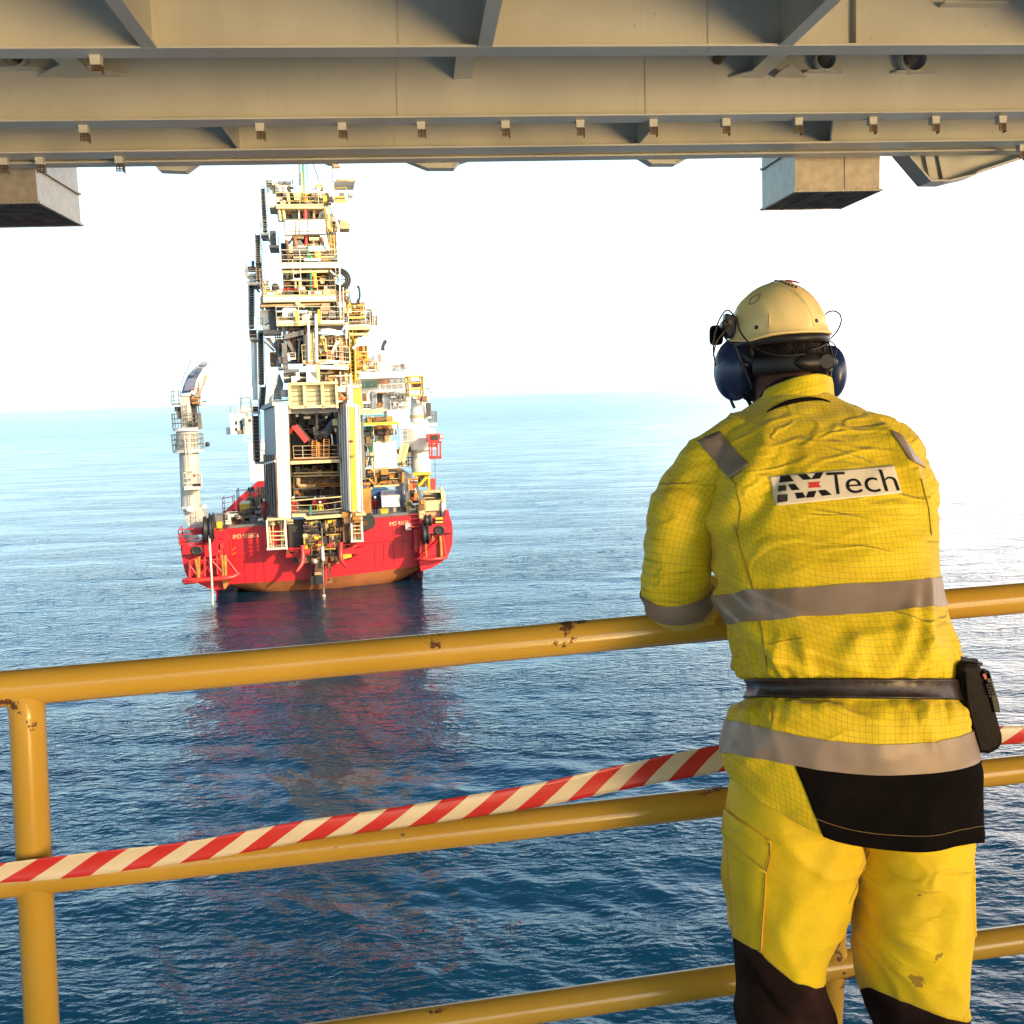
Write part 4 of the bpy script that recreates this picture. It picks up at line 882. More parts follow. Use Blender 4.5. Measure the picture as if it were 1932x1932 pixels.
def L4(P):
    P('deck_plate', lambda g: (rect(g, 'B', 505, 800, 1325, 838, -.4, 7, cream), rect(g, 'B', 1005, 800, 1325, 815, -.6, -.41, white)))
    P('guard_rail', lambda g: railing(g, 'B', 505, 800, 1320, 795, -.4, 1.35, white, 5))
    P('white_cabin', lambda g: (quad(g, 'B', [(578, 640), (600, 625), (735, 628), (752, 650), (752, 742), (578, 742)], .2, 2.5, whitec), rect(g, 'B', 648, 680, 705, 725, .1, .2, slate)))
    P('tan_panel', lambda g: (rect(g, 'B', 1050, 568, 1152, 658, .2, .8, tan), rect(g, 'B', 1060, 660, 1125, 700, .3, 1, tan)))
    P('yellow_post', lambda g: rect(g, 'B', 735, 650, 768, 815, -.7, -.3, syel)); P('yellow_post', lambda g: rect(g, 'B', 1005, 645, 1035, 815, -.7, -.3, syel))
    P('machinery', lambda g: (greeble(g, 'B', 505, 660, 1320, 800, .3, 4, 140, MIX, 51), rect(g, 'B', 780, 660, 1000, 800, 3, 4, dark), rect(g, 'B', 410, 660, 500, 900, 3, 6, sgrey), rect(g, 'B', 780, 665, 870, 690, -.2, .4, whitec)))
    P('side_box', lambda g: (quad(g, 'B', [(300, 655), (430, 650), (420, 800), (340, 830), (300, 815)], 3, 2, whitec), rect(g, 'B', 345, 835, 420, 900, 2.5, 4, whitec)))
level('fourth_level', L4, 'fourth level with a white cabin and yellow posts')
def truss(g):
    quad(g, 'B', [(600, 945), (830, 890), (835, 950), (600, 1005)], .2, 1, sgrey); quad(g, 'B', [(1005, 880), (1140, 870), (1255, 900), (1265, 965), (1140, 945), (1010, 940)], .2, 1, whitec)
    rect(g, 'B', 345, 890, 560, 945, 1.5, 4, sgrey); quad(g, 'B', [(560, 840), (600, 850), (640, 1000), (600, 1010)], 1, .6, sgrey)
    rect(g, 'B', 575, 1050, 635, 1345, .5, 2, sgrey); quad(g, 'B', [(600, 1010), (660, 1010), (760, 1190), (720, 1200)], .8, .6, sgrey); quad(g, 'B', [(1255, 1000), (1310, 1000), (1320, 1310), (1265, 1310)], .5, 1.2, tan)
    rect(g, 'B', 835, 950, 890, 1280, -.2, .6, sgrey); pole(g, 'B', 872, 800, 905, 1280, -.8, white); pole(g, 'B', 960, 700, 1000, 1285, -.8, white); rect(g, 'B', 905, 900, 960, 1280, .4, .8, cream); rect(g, 'B', 680, 960, 1320, 1290, 3.5, 4, dark)
    quad(g, 'B', [(1230, 1010), (1265, 1040), (1180, 1190), (1160, 1170)], .3, .4, white); quad(g, 'B', [(360, 985), (430, 985), (500, 1110), (470, 1110)], 1.8, .3, sgrey); bar(g, 'B', 360, 1030, 480, 1150, 1.9, .1, sgrey); g.ball(S('B', 540, 1080, 2), .55, sgrey, 10, 6); pole(g, 'B', 500, 1130, 560, 1340, 2, slate)
    bar(g, 'B', 1095, 990, 1100, 1160, .1, .08, cream); bar(g, 'B', 1040, 980, 1100, 1150, .6, .14, syel); bar(g, 'B', 780, 1020, 770, 1280, .3, .1, sgrey)
    greeble(g, 'B', 640, 850, 840, 1000, .6, 3, 34, [sgrey, dark, sgrey, brown], 52, .7); greeble(g, 'B', 840, 840, 1040, 1290, 0, 3, 90, [cream, white, sgrey, brown, syel], 53, .7); greeble(g, 'B', 1030, 960, 1340, 1290, .2, 3, 80, [brown, cream, white, tan, orange], 54, .7); greeble(g, 'B', 500, 950, 830, 1300, .9, 3, 70, [sgrey, dark, slate, sgrey, brown], 55, .7); greeble(g, 'B', 430, 1160, 520, 1340, 2, 4, 16, [orange, brown, sgrey], 56)
part('truss_frame', truss, label='grey and white truss struts of the middle tower')
def L5(P):
    P('deck_plate', lambda g: (quad(g, 'B', [(820, 1280), (1030, 1270), (1030, 1300), (820, 1308)], -.6, 5, tan), rect(g, 'B', 1030, 1265, 1200, 1300, -.4, 5, white), rect(g, 'B', 1200, 1300, 1390, 1325, -.2, 5, cream), quad(g, 'B', [(520, 1345), (640, 1335), (640, 1360), (520, 1368)], 0, 4, sgrey), quad(g, 'B', [(1015, 1310), (1380, 1330), (1380, 1372), (1015, 1365)], -.3, 4, white)))
    P('guard_rail', lambda g: railing(g, 'B', 820, 1280, 1120, 1268, -.6, 1.5, cream)); P('guard_rail', lambda g: railing(g, 'B', 1120, 1268, 1390, 1290, -.4, 1.4, white)); P('guard_rail', lambda g: railing(g, 'B', 645, 1255, 735, 1250, -.3, .6, white))
    P('corrugated_panel', lambda g: [rect(g, 'B', 590 + 19 * k, 1372 - 3 * k, 601 + 19 * k, 1418 - 3 * k, -.1, .3, slate) for k in range(10)] and rect(g, 'B', 588, 1368, 780, 1400, .31, .5, sgrey))
    P('rear_panel', lambda g: (rect(g, 'B', 865, 1310, 1010, 1530, -.5, .6, whitec), quad(g, 'B', [(910, 1400), (995, 1400), (1000, 1480), (960, 1460)], -.56, .05, sgrey), rect(g, 'B', 685, 1450, 745, 1525, -.8, .2, whitec), rect(g, 'B', 990, 1310, 1030, 1500, -.6, -.51, cream)))
    P('machinery', lambda g: (rect(g, 'B', 600, 1420, 860, 1530, 2, 3, dark), rect(g, 'B', 1025, 1370, 1280, 1510, 2, 3, brown), rect(g, 'B', 1145, 1380, 1185, 1520, .4, 1, orange), rect(g, 'B', 1085, 1390, 1095, 1500, .4, .6, cream), rect(g, 'B', 1130, 1380, 1140, 1500, .4, .6, cream), greeble(g, 'B', 600, 1400, 870, 1530, 0, 2, 44, [sgrey, dark, white, sgrey], 57, .9), greeble(g, 'B', 1030, 1380, 1400, 1540, 0, 2.4, 60, [brown, orange, cream, dark, white], 58, .7), rect(g, 'B', 590, 1400, 650, 1530, .4, 1.6, sgrey), rect(g, 'C', 595, 235, 705, 345, -1.2, .2, slate)))
    P('grey_brace', lambda g: (quad(g, 'C', [(570, 0), (630, 150), (600, 380), (480, 380), (510, 130)], 1.6, .5, slate), quad(g, 'C', [(520, 90), (545, 0), (570, 0), (535, 150), (480, 300), (430, 480), (365, 490), (420, 380), (480, 180)], 1.2, .5, whitec)))
    P('lower_rail', lambda g: (rect(g, 'C', 480, 385, 650, 405, .5, 1.5, white), railing(g, 'C', 380, 430, 700, 400, .2, .7, cream), rect(g, 'C', 1420, 190, 1525, 270, -.6, .5, whitec), rect(g, 'C', 1440, 365, 1490, 395, -.9, -.5, sred), greeble(g, 'C', 1410, 0, 1560, 400, 0, 1.5, 60, [brown, orange, cream, white], 59, .7)))
level('fifth_level', L5, 'lowest tower level above the cream crown box')
# ladders, pipes and platforms of the sunlit right side
def rside(P):
    P('ladder_tower', lambda g: (ladder(g, 'A', 1330, 740, 1380, 1110, 2.2, syel), ladder(g, 'A', 1400, 1150, 1450, 1600, 1.8, syel), ladder(g, 'B', 1235, 120, 1280, 840, .9, white), ladder(g, 'B', 1395, 900, 1440, 1530, .4, syel), ladder(g, 'C', 1625, 0, 1735, 200, .2, syel)))
    P('riser_post', lambda g: (pole(g, 'B', 1255, 130, 1275, 820, .6, white), pole(g, 'B', 1300, 380, 1318, 840, .8, white), pole(g, 'B', 1330, 800, 1365, 1000, .2, white), pole(g, 'C', 1585, 0, 1612, 420, -1, white), pole(g, 'B', 1440, 1000, 1465, 1500, .2, syel), pole(g, 'A', 1350, 740, 1375, 1080, 1.6, cream)))
    P('lattice_brace', lambda g: (bar(g, 'A', 1300, 760, 1350, 1070, 2, .12, syel), bar(g, 'A', 1390, 740, 1510, 1060, 2, .14, white), bar(g, 'B', 1150, 175, 1210, 230, 1, .1, white), quad(g, 'B', [(1420, 1105), (1560, 955), (1610, 965), (1440, 1130)], -.2, .5, white)))
    P('yellow_pylon', lambda g: (quad(g, 'C', [(1650, 205), (1750, 205), (1780, 520), (1700, 530), (1640, 380)], .5, 1.5, syel), rect(g, 'C', 1615, 180, 1740, 210, .3, 1.6, white), rect(g, 'C', 1720, 545, 1932, 598, .5, 4, cream), rect(g, 'C', 1740, 600, 1800, 1546, 2, 4, sgrey)))
    P('machinery', lambda g: (greeble(g, 'A', 1300, 860, 1480, 1120, 2.4, 5, 60, RB, 61, .7), greeble(g, 'A', 1330, 1110, 1470, 1600, 2.2, 5, 80, RB, 62, .8), greeble(g, 'B', 1200, 370, 1370, 840, 1, 5, 130, RB + [brown], 63, .7), greeble(g, 'B', 1370, 560, 1570, 860, 1.5, 5, 110, RB + [tan, orange, brown], 64, .6), greeble(g, 'B', 1330, 880, 1480, 1540, .8, 4, 110, RB + [brown, orange], 65, .7)))
    P('white_tank', lambda g: (rect(g, 'B', 1395, 400, 1485, 590, 2, 4, whitec), rect(g, 'B', 1385, 590, 1475, 630, 1.8, 4, cream), g.path(spline([S('B', x, y, 1.8) for x, y in ((1475, 375), (1495, 370), (1508, 430), (1508, 500), (1495, 560), (1525, 610))], 16), .1, blk, 6), g.path(spline([S('B', x, y, 1.6) for x, y in ((1390, 480), (1400, 560), (1440, 640), (1435, 720))], 12), .05, blk, 5)))
    P('side_deck', lambda g: (rect(g, 'B', 1370, 850, 1640, 890, .5, 5, cream), rect(g, 'B', 1390, 928, 1620, 958, .8, 4, cream), rect(g, 'B', 1400, 892, 1610, 926, 3, 4, brown), railing(g, 'B', 1375, 850, 1640, 842, .5, 1.3, white), railing(g, 'B', 1375, 760, 1560, 752, 1, 1.2, syel)))
    P('orange_engine', lambda g: (rect(g, 'B', 1480, 1090, 1590, 1290, 1, 3, orange), greeble(g, 'B', 1470, 1080, 1600, 1400, .4, 1.4, 56, [orange, syel, brown, cream, orange], 66, .5), rect(g, 'B', 1595, 1225, 1660, 1275, 1, 2, tan)))
    P('white_lattice', lambda g: (ladder(g, 'B', 1670, 850, 1720, 1150, 2, white), ladder(g, 'B', 1590, 960, 1690, 1400, 1.5, white), railing(g, 'B', 1590, 1390, 1730, 1380, 1.4, 1.4, white), greeble(g, 'B', 1590, 640, 1720, 840, 2.5, 5, 50, [white, cream, sgrey, white], 67, .7), greeble(g, 'B', 1590, 1280, 1740, 1400, 2, 3, 24, [white, cream, tan, sred], 68), pole(g, 'B', 1610, 555, 1645, 625, 3, whitec)))
level('side_access', rside, 'sunlit yellow ladders and platforms on the right of the tower')
part('white_hood', lambda g: (quad(g, 'A', [(1400, 700), (1665, 690), (1672, 1000), (1520, 945), (1430, 920)], 3, 2.5, whitec), quad(g, 'A', [(1520, 950), (1575, 955), (1655, 1000), (1668, 1072), (1535, 1075)], 2.9, 2, tan)))
part('top_cabin', lambda g: (rect(g, 'A', 1425, 150, 1740, 385, 5, 9, whitec), rect(g, 'A', 1430, 150, 1530, 175, 4.6, 6, tan), quad(g, 'A', [(1465, 350), (1745, 360), (1745, 385), (1680, 395), (1600, 375), (1480, 375)], 4.9, .1, tan), greeble(g, 'A', 1310, 95, 1520, 145, 5, 6, 22, [dark, white, tan], 71, .8), quad(g, 'A', [(1270, 420), (1440, 400), (1440, 700), (1300, 700)], 5, 2, whitec), rect(g, 'A', 1420, 105, 1450, 145, 5, 6, dark)))
# enclosed stairs on the left side
def stair(c, x0, y0, x1, y1, w_, v, nst):
    def f(g):
        a = S(c, x0, y0, v); b = S(c, x1, y1, v); hw = abs(S(c, x0 + w_, y0, v).x - a.x) / 2
        for s in (-1, 1): g.beam(a + Vector((s * hw, 0, 0)), b + Vector((s * hw, -1.4, 0)), .08, .3, slate, (0, -1, 0))
        for i in range(nst):
            p = a.lerp(b + Vector((0, -1.4, 0)), (i + .5) / nst); h = (a.z - b.z) / nst
            g.box((p.x - hw + .04, p.y - .08, p.z - .05), (p.x + hw - .04, p.y + .2, p.z), sgrey); g.box((p.x - hw + .04, p.y + .16, p.z - h), (p.x + hw - .04, p.y + .2, p.z - .051), blk)  # black risers paint in the shade of the stair undersides
        g.path([a + Vector((hw + .15, 0, 1)), b + Vector((hw + .15, -1.4, 1))], .03, slate, 5)
    return f
for i, (c, x0, y0, x1, y1, wd, n) in enumerate((('A', 405, 475, 450, 1150, 58, 19), ('A', 332, 1150, 352, 1600, 66, 13), ('B', 285, 0, 310, 320, 66, 11), ('B', 200, 350, 212, 880, 62, 17), ('B', 312, 930, 330, 1546, 62, 20), ('C', 330, 180, 325, 500, 78, 9), ('C', 225, 590, 255, 1250, 88, 13))):
    part('stair_flight', stair(c, x0, y0, x1, y1, wd, 4.5, n))
def land(g):
    for c, x0, x1, y in (('A', 380, 490, 1160), ('A', 500, 640, 1340), ('B', 165, 370, 345), ('B', 180, 270, 1010), ('B', 280, 345, 920), ('C', 175, 280, 580), ('C', 220, 370, 1310)):
        rect(g, c, x0, y - 8, x1, y + 8, 3, 6.5, sgrey if c != 'C' else white); railing(g, c, x0, y - 6, x1, y - 8, 3, 1.2, slate)
    rect(g, 'A', 510, 1100, 600, 1330, 4.6, 5, sgrey); bar(g, 'A', 395, 1180, 510, 1250, 4, .1, slate); bar(g, 'B', 245, 370, 300, 440, 4, .1, slate); rect(g, 'A', 670, 1280, 740, 1420, 4, 5, dark)
    rect(g, 'B', 190, 1020, 275, 1025, 4, 5, sgrey); rect(g, 'B', 180, 890, 265, 1010, 4.6, 5, dark); rect(g, 'C', 185, 480, 265, 590, 4.6, 5, dark)
part('stair_landing', land)
part('stair_support', lambda g: (pole(g, 'B', 195, 1030, 270, 1580, 5, mat('pale_blue_column', (.62, .70, .72), .4, 0, .05)), pole(g, 'C', 178, 0, 255, 380, 5.2, mat('pale_blue_column', (.62, .70, .72), .4))))
part('search_lamp', lambda g: (pole(g, 'B', 172, 220, 265, 310, 5, whitec), pole(g, 'B', 155, 130, 255, 190, 5, brown), pole(g, 'B', 200, 60, 240, 130, 5, sgrey), rect(g, 'B', 120, 85, 150, 240, 5, 5.5, whitec), rect(g, 'B', 140, 230, 270, 245, 4.5, 6.5, cream), railing(g, 'B', 130, 330, 260, 325, 4.4, 1.3, white)))
# ------------------------------------------------------------------ cranes
def ring(g, c, x0, x1, y, v, th, m, n=20, h=None):
    a = S(c, x0, y, v); b = S(c, x1, y, v); r = (b.x - a.x) / 2; q = Vector(((a.x + b.x) / 2, v, (a.z + b.z) / 2)); g.lathe([(r, -th), (r, 0)], q, m, n)
    if h:
        for k in (1, .66, .33): g.path([q + Vector((r * math.cos(t), r * math.sin(t), h * k)) for t in np.linspace(0, 2 * math.pi, n + 1)], .035, sgrey, 5, False)
        for t in np.linspace(0, 2 * math.pi, 12, endpoint=False): g.tube(q + Vector((r * math.cos(t), r * math.sin(t), 0)), q + Vector((r * math.cos(t), r * math.sin(t), h)), .035, sgrey, n=5)
cr = mat('crane_weathered_white', (.45, .43, .38), .5, 0, .14, .3, rust=.05, rs=1.0, streak=.5, rcol=(.36, .27, .17))
crane = empty('stern_crane', (0, 0, 0), 0, ship); crane['label'] = 'weathered white knuckle boom crane on the left stern corner'
CV = 1.2
def cyl(g, c, pts, v, m, n=22):             # stack of (xl, xr, y) rings
    rows = []
    for xl, xr, y in pts:
        a = S(c, xl, y, v); b = S(c, xr, y, v); r = (b.x - a.x) / 2; rows.append([Vector(((a.x + b.x) / 2 + r * math.cos(t), v + r * math.sin(t), (a.z + b.z) / 2)) for t in np.linspace(0, 2 * math.pi, n, endpoint=False)])
    g.grid(rows, m, True, flip=True); g.add(rows[0], [tuple(range(n))], m); g.add(rows[-1], [tuple(range(n))[::-1]], m)
part('crane_pillar', lambda g: (cyl(g, 'G', [(178, 430, 1205), (182, 436, 1400), (195, 448, 1700), (205, 458, 1960)], CV, cr), cyl(g, 'G', [(135, 430, 955), (135, 432, 1200)], CV, cr)), crane)
def foot(g):
    P0 = [S('H', x, y, CV - 1.3) for x, y in ((160, 235), (450, 235), (505, 440), (505, 600), (285, 615))]; g.prism(P0, (0, 2.6, 0), cr)
part('crane_foot', foot, crane)
part('crane_house', lambda g: (rect(g, 'G', 200, 480, 330, 910, CV - .8, CV + .9, cr), rect(g, 'G', 330, 610, 400, 900, CV - .3, CV + .8, dark), rect(g, 'G', 385, 735, 450, 830, CV - .6, CV, sgrey), rect(g, 'G', 145, 700, 188, 800, CV - .5, CV + .5, sgrey), rect(g, 'G', 120, 640, 185, 700, CV - .5, CV + .5, dark), rect(g, 'G', 205, 476, 325, 500, CV - .95, CV + 1, white), greeble(g, 'G', 330, 480, 450, 620, CV - .8, CV + .8, 24, [dark, sgrey, brown, white], 81), greeble(g, 'G', 300, 820, 470, 900, CV - .9, CV, 14, [dark, sgrey], 82)), crane)
def platg(g):
    ring(g, 'G', 92, 470, 910, CV, .25, white, 16, 1.25); ring(g, 'G', 92, 498, 1190, CV, .25, white, 16, 1.35)
    rect(g, 'G', 85, 615, 180, 628, CV - 1, CV + .8, white); railing(g, 'G', 85, 620, 180, 612, CV - 1, 1.2, sgrey, 1.6); rect(g, 'G', 345, 595, 445, 608, CV - 1, CV + .8, dark); railing(g, 'G', 345, 600, 445, 595, CV - 1, 1.3, orange, 1.4)
    rect(g, 'G', 245, 1695, 455, 1712, CV - 2.0, CV - .5, white); railing(g, 'G', 245, 1695, 460, 1690, CV - 2.0, 1.35, white, 1.2); rect(g, 'G', 350, 1635, 450, 1685, CV - 1.9, CV - 1.6, dark)
part('crane_platform', platg, crane)
part('crane_ladder', lambda g: (ladder(g, 'G', 228, 610, 282, 890, CV - 1.0, sgrey), ladder(g, 'G', 272, 1000, 340, 1700, CV - 1.75, white), bar(g, 'G', 305, 1060, 308, 1420, CV - 1.9, .05, white), ladder(g, 'G', 375, 1720, 405, 1930, CV - 1.7, cream), rect(g, 'G', 352, 1515, 385, 1548, CV - 1.7, CV - 1.5, sred), rect(g, 'G', 270, 1480, 345, 1495, CV - 1.8, CV - 1.6, brown), ladder(g, 'H', 345, 255, 420, 520, CV - 1.8, white, True)), crane)
part('crane_lamp', lambda g: (g.ball(S('H', 280, 272, CV - 1.8), (.42, .35, .3), whitec, 12, 8), g.ball(S('H', 485, 232, CV - 1), .25, whitec, 10, 6), g.ball(S('G', 545, 1125, CV), .22, dark, 8, 6), bar(g, 'G', 495, 1160, 540, 1150, CV, .04, sgrey)), crane)
def boom(g):
    def pp(x, y, k): return S('G', x, y, CV + k)
    C = [(255, 470, 0), (300, 340, .8), (345, 240, 2.0), (420, 160, 3.6), (500, 95, 5.5)]
    W = [(205, 320), (240, 390), (290, 440), (370, 490), (450, 560)]
    # broad boom seen from behind: dark underside panel with a white side plate
    A = [pp(xl, y, k) for (xl, xr), (x, y, k) in zip(W, C)]; B = [pp(xr, y - 14, k - .9) for (xl, xr), (x, y, k) in zip(W, C)]
    g.grid([A, B], slate, smooth=False); up_ = Vector((0, 1.2, .3)); g.grid([[p + up_ for p in A], [p + up_ for p in B]], white, smooth=False, flip=True); g.grid([A, [p + up_ for p in A]], white, smooth=False, flip=True)
    for t in range(4): g.add([A[t], B[t], B[t] + up_, A[t] + up_], [(0, 1, 2, 3)], white)
    e = [pp(330, 480, -1), pp(395, 310, -.4), pp(440, 225, .8), pp(495, 150, 2.4), pp(560, 75, 4.4)]; f = [pp(410, 490, -.6), pp(445, 390, -.2), pp(500, 270, 1), pp(545, 215, 2.6), pp(562, 150, 4.6)]
    for i in range(4): g.hexa([e[i], f[i], f[i + 1], e[i + 1]] + [q + Vector((0, .35, 0)) for q in (e[i], f[i], f[i + 1], e[i + 1])], white)
    quad(g, 'G', [(505, 240), (550, 220), (515, 320), (460, 440), (430, 485), (418, 470), (470, 380)], CV - 1.1, .2, tan)
    quad(g, 'G', [(290, 275), (405, 270), (370, 425), (235, 430)], CV - .9, .3, navy)
    for x, y in ((345, 220), (430, 150), (470, 110)): rect(g, 'G', x - 35, y - 14, x + 35, y + 12, CV + .5, CV + 1.2, navy)
    for k in range(7):
        t = k / 6; x = lerp(205, 330, t); y = lerp(400, 110, t); bar(g, 'G', x, y, x - 6, y - 70, CV + .4 + 2 * t, .025, sgrey)
    bar(g, 'G', 200, 330, 330, 50, CV + .4, .03, sgrey, CV + 2.4); bar(g, 'G', 425, 630, 440, 730, CV, .05, sgrey); rect(g, 'G', 485, 560, 530, 578, CV + 1, CV + 1.5, sgrey)
part('crane_boom', boom, crane)
crane2 = empty('stern_crane', (0, 0, 0), 0, ship); crane2['label'] = 'bright white crane pedestal with yellow top basket on the right'
RV = 14.0
part('crane_pillar', lambda g: (cyl(g, 'F', [(1020, 1310, -250), (1020, 1320, 0), (1020, 1330, 140)], RV, whitec), cyl(g, 'E', [(990, 1270, 1290), (1000, 1290, 1650), (1010, 1300, 1900)], RV, whitec), cyl(g, 'E', [(1010, 1200, 790), (1010, 1235, 860), (1000, 1255, 1055), (995, 1255, 1190)], RV, whitec)), crane2)
part('crane_platform', lambda g: (ring(g, 'E', 880, 1395, 1290, RV, 2.2, whitec, 18), ring(g, 'E', 990, 1260, 1075, RV, .3, cream, 18), ring(g, 'E', 1260, 1330, 1100, RV - 1, .2, whitec, 12, 1.4), ring(g, 'E', 1290, 1425, 1200, RV, .3, whitec, 12, 1.2), rect(g, 'E', 820, 1190, 1300, 1290, RV - .5, RV + 2, whitec)), crane2)
part('yellow_basket', lambda g: ([railing(g, 'E', 975, 780, 1205, 770, RV - 1.5, 2.0, syel, 2.5, .1)], rect(g, 'E', 1020, 545, 1160, 560, RV - 1, RV + 1, dark), rect(g, 'E', 1030, 570, 1170, 660, RV - .6, RV + 1, brown), railing(g, 'E', 1020, 665, 1180, 660, RV - 1.4, 2.0, cream), rect(g, 'E', 1010, 760, 1200, 778, RV - 1.4, RV + 1, syel), greeble(g, 'E', 1230, 625, 1320, 740, RV, RV + .5, 10, [sgrey, white], 83, .9), greeble(g, 'E', 1030, 780, 1280, 850, RV - 1.8, RV - 1.4, 16, [tan, white, brown], 84)), crane2)
part('pedestal_frame', lambda g: (rect(g, 'F', 1085, 140, 1118, 370, RV - 4, RV - 3.5, syel), rect(g, 'F', 1280, 130, 1315, 410, RV - 4, RV - 3.5, syel), rect(g, 'F', 1040, 135, 1330, 175, RV - 4.2, RV - 3, syel), bar(g, 'F', 1130, 350, 1260, 200, RV - 4, .2, syel), g.lathe([(.65, 0), (.65, .3), (.4, .32), (.4, .1)], S('F', 1180, 250, RV - 3.6), brown, 18, Matrix.Rotation(RAD(90), 3, 'X')), g.lathe([(.3, -.1), (.3, .3)], S('F', 1185, 250, RV - 3.8), blk, 14, Matrix.Rotation(RAD(90), 3, 'X')), rect(g, 'F', 1120, 180, 1280, 360, RV - 3, RV - 2.6, tan), rect(g, 'F', 1320, 230, 1400, 410, RV - 3, RV - 2.8, sred)), crane2)
def redcage(g):
    v = 10.0
    rect(g, 'E', 1275, 1375, 1460, 1500, v, v + 1.5, sred); rect(g, 'E', 1330, 1395, 1440, 1470, v - .1, v, dark); rect(g, 'E', 1462, 1375, 1522, 1455, v, v + .8, sred); rect(g, 'E', 1472, 1385, 1512, 1440, v - .1, v, white)
    for x in (1300, 1340, 1425, 1475): bar(g, 'E', x, 1505, x + 4, 1750, v, .09, sred)
    for y in (1510, 1740, 1755): bar(g, 'E', 1290, y, 1495, y - 8, v, .1, sred)
    rect(g, 'E', 1330, 1530, 1440, 1585, v, v + .8, sred); bar(g, 'E', 1340, 1590, 1350, 1730, v, .05, sred); bar(g, 'E', 1385, 1600, 1385, 1720, v, .04, slate)
    bar(g, 'E', 1388, 1765, 1395, 1932, v, .03, sgrey); bar(g, 'F', 1390, 0, 1405, 340, v, .03, sgrey)
part('red_lifting_frame', redcage)
# ------------------------------------------------------------------ accommodation far forward
def house(P):
    v = 58
    P('house_wall', lambda g: (rect(g, 'E', -260, 400, 1010, 1000, v, v + 18, whitec), rect(g, 'E', -260, 995, 640, 1060, v - 3, v, cream), rect(g, 'E', 640, 995, 1000, 1290, v - 4, v + 2, whitec), rect(g, 'E', -160, 410, 1020, 500, v - 1.5, v + 6, whitec), rect(g, 'E', 450, 110, 700, 408, v + 2, v + 10, whitec)))
    def row(g):
        for x0, x1, y0, y1, m in ((238, 280, 540, 655, glass), (284, 385, 535, 650, glass), (390, 485, 530, 645, glass), (488, 565, 515, 598, brown), (570, 655, 510, 590, brown), (680, 752, 508, 585, slate), (768, 848, 502, 580, slate), (862, 940, 500, 578, slate), (955, 1030, 497, 572, slate)): rect(g, 'E', x0, y0, x1, y1, v - 1.62, v - 1.52, m)
    P('wheelhouse_window', row); P('window', lambda g: (rect(g, 'E', 250, 740, 318, 860, v - .1, v + .1, brown), rect(g, 'E', 365, 740, 382, 850, v - .1, v + .1, sgrey)))
    P('doorway', lambda g: (rect(g, 'E', 485, 735, 565, 945, v - .1, v + .1, dark), rect(g, 'E', 490, 880, 560, 955, v - .3, v - .12, orange), quad(g, 'E', [(510, 715), (660, 705), (662, 745), (600, 725), (520, 735)], v - 1.5, 1.4, tan), rect(g, 'E', 395, 700, 465, 990, v - .3, v - .1, slate)))
    P('vent_grille', lambda g: [rect(g, 'E', 265 + 60 * i, 900 + 38 * j, 315 + 60 * i, 930 + 38 * j, v - .1, v + .1, dark) for i in range(2) for j in range(2)])
    P('outside_stair', lambda g: (ladder(g, 'E', 690, 720, 730, 940, v - 1, sgrey), railing(g, 'E', 740, 870, 980, 862, v - 3.5, 1.5, sgrey), railing(g, 'E', 760, 775, 890, 768, v - 3, 1.2, sgrey), rect(g, 'E', 800, 775, 890, 855, v - 1, v - .5, slate), greeble(g, 'E', 670, 700, 1000, 990, v - 2, v - .5, 50, [white, slate, sgrey, white], 85, .6, 1.4)))
    P('radar_mast', lambda g: (greeble(g, 'E', 650, 250, 950, 385, v + 4, v + 8, 40, [white, white, sgrey, tan], 86, .8), railing(g, 'E', 650, 385, 950, 375, v + 4, 1.2, sgrey), rect(g, 'E', 510, 115, 548, 240, v + 1.8, v + 2, tan)))
    P('exhaust_horn', lambda g: (quad(g, 'B', [(1770, 1130), (1780, 1070), (1800, 1020), (1830, 1005), (1840, 1040), (1810, 1090), (1812, 1140)], v + 3, 1.5, blk)))
level('accommodation_block', house, 'white accommodation block with dark wheelhouse windows')
def wing(P):
    v = 52
    P('wing_wall', lambda g: (rect(g, 'G', 838, 720, 1035, 995, v, v + 10, whitec), rect(g, 'G', 1030, 770, 1130, 1000, v - 1, v + 8, white), rect(g, 'G', 935, 640, 1110, 722, v + 1, v + 8, white), rect(g, 'G', 785, 910, 850, 1000, v + 1, v + 4, whitec), rect(g, 'G', 1085, 1110, 1300, 1600, 30, 48, whitec)))
    P('window', lambda g: [rect(g, 'G', x, y, x + 24, y + 44, v - .1, v + .1, dark) for x, y in ((905, 825), (968, 815), (975, 860), (908, 910), (975, 905))])
    P('hatch', lambda g: (rect(g, 'G', 950, 940, 1010, 985, v - .3, v - .12, tan), rect(g, 'G', 1085, 795, 1110, 830, v - 1.2, v - 1.1, brown)))
    P('guard_rail', lambda g: (railing(g, 'G', 980, 720, 1110, 710, v - 1, 2.0, sgrey, 0, .06), railing(g, 'G', 1025, 1090, 1120, 1080, v - 3, 2.0, white, 0, .06), bar(g, 'G', 838, 720, 842, 630, v, .05, sgrey), bar(g, 'G', 988, 620, 986, 480, v, .04, sgrey)))
level('bridge_wing', wing, 'white bridge wing showing left of the tower')
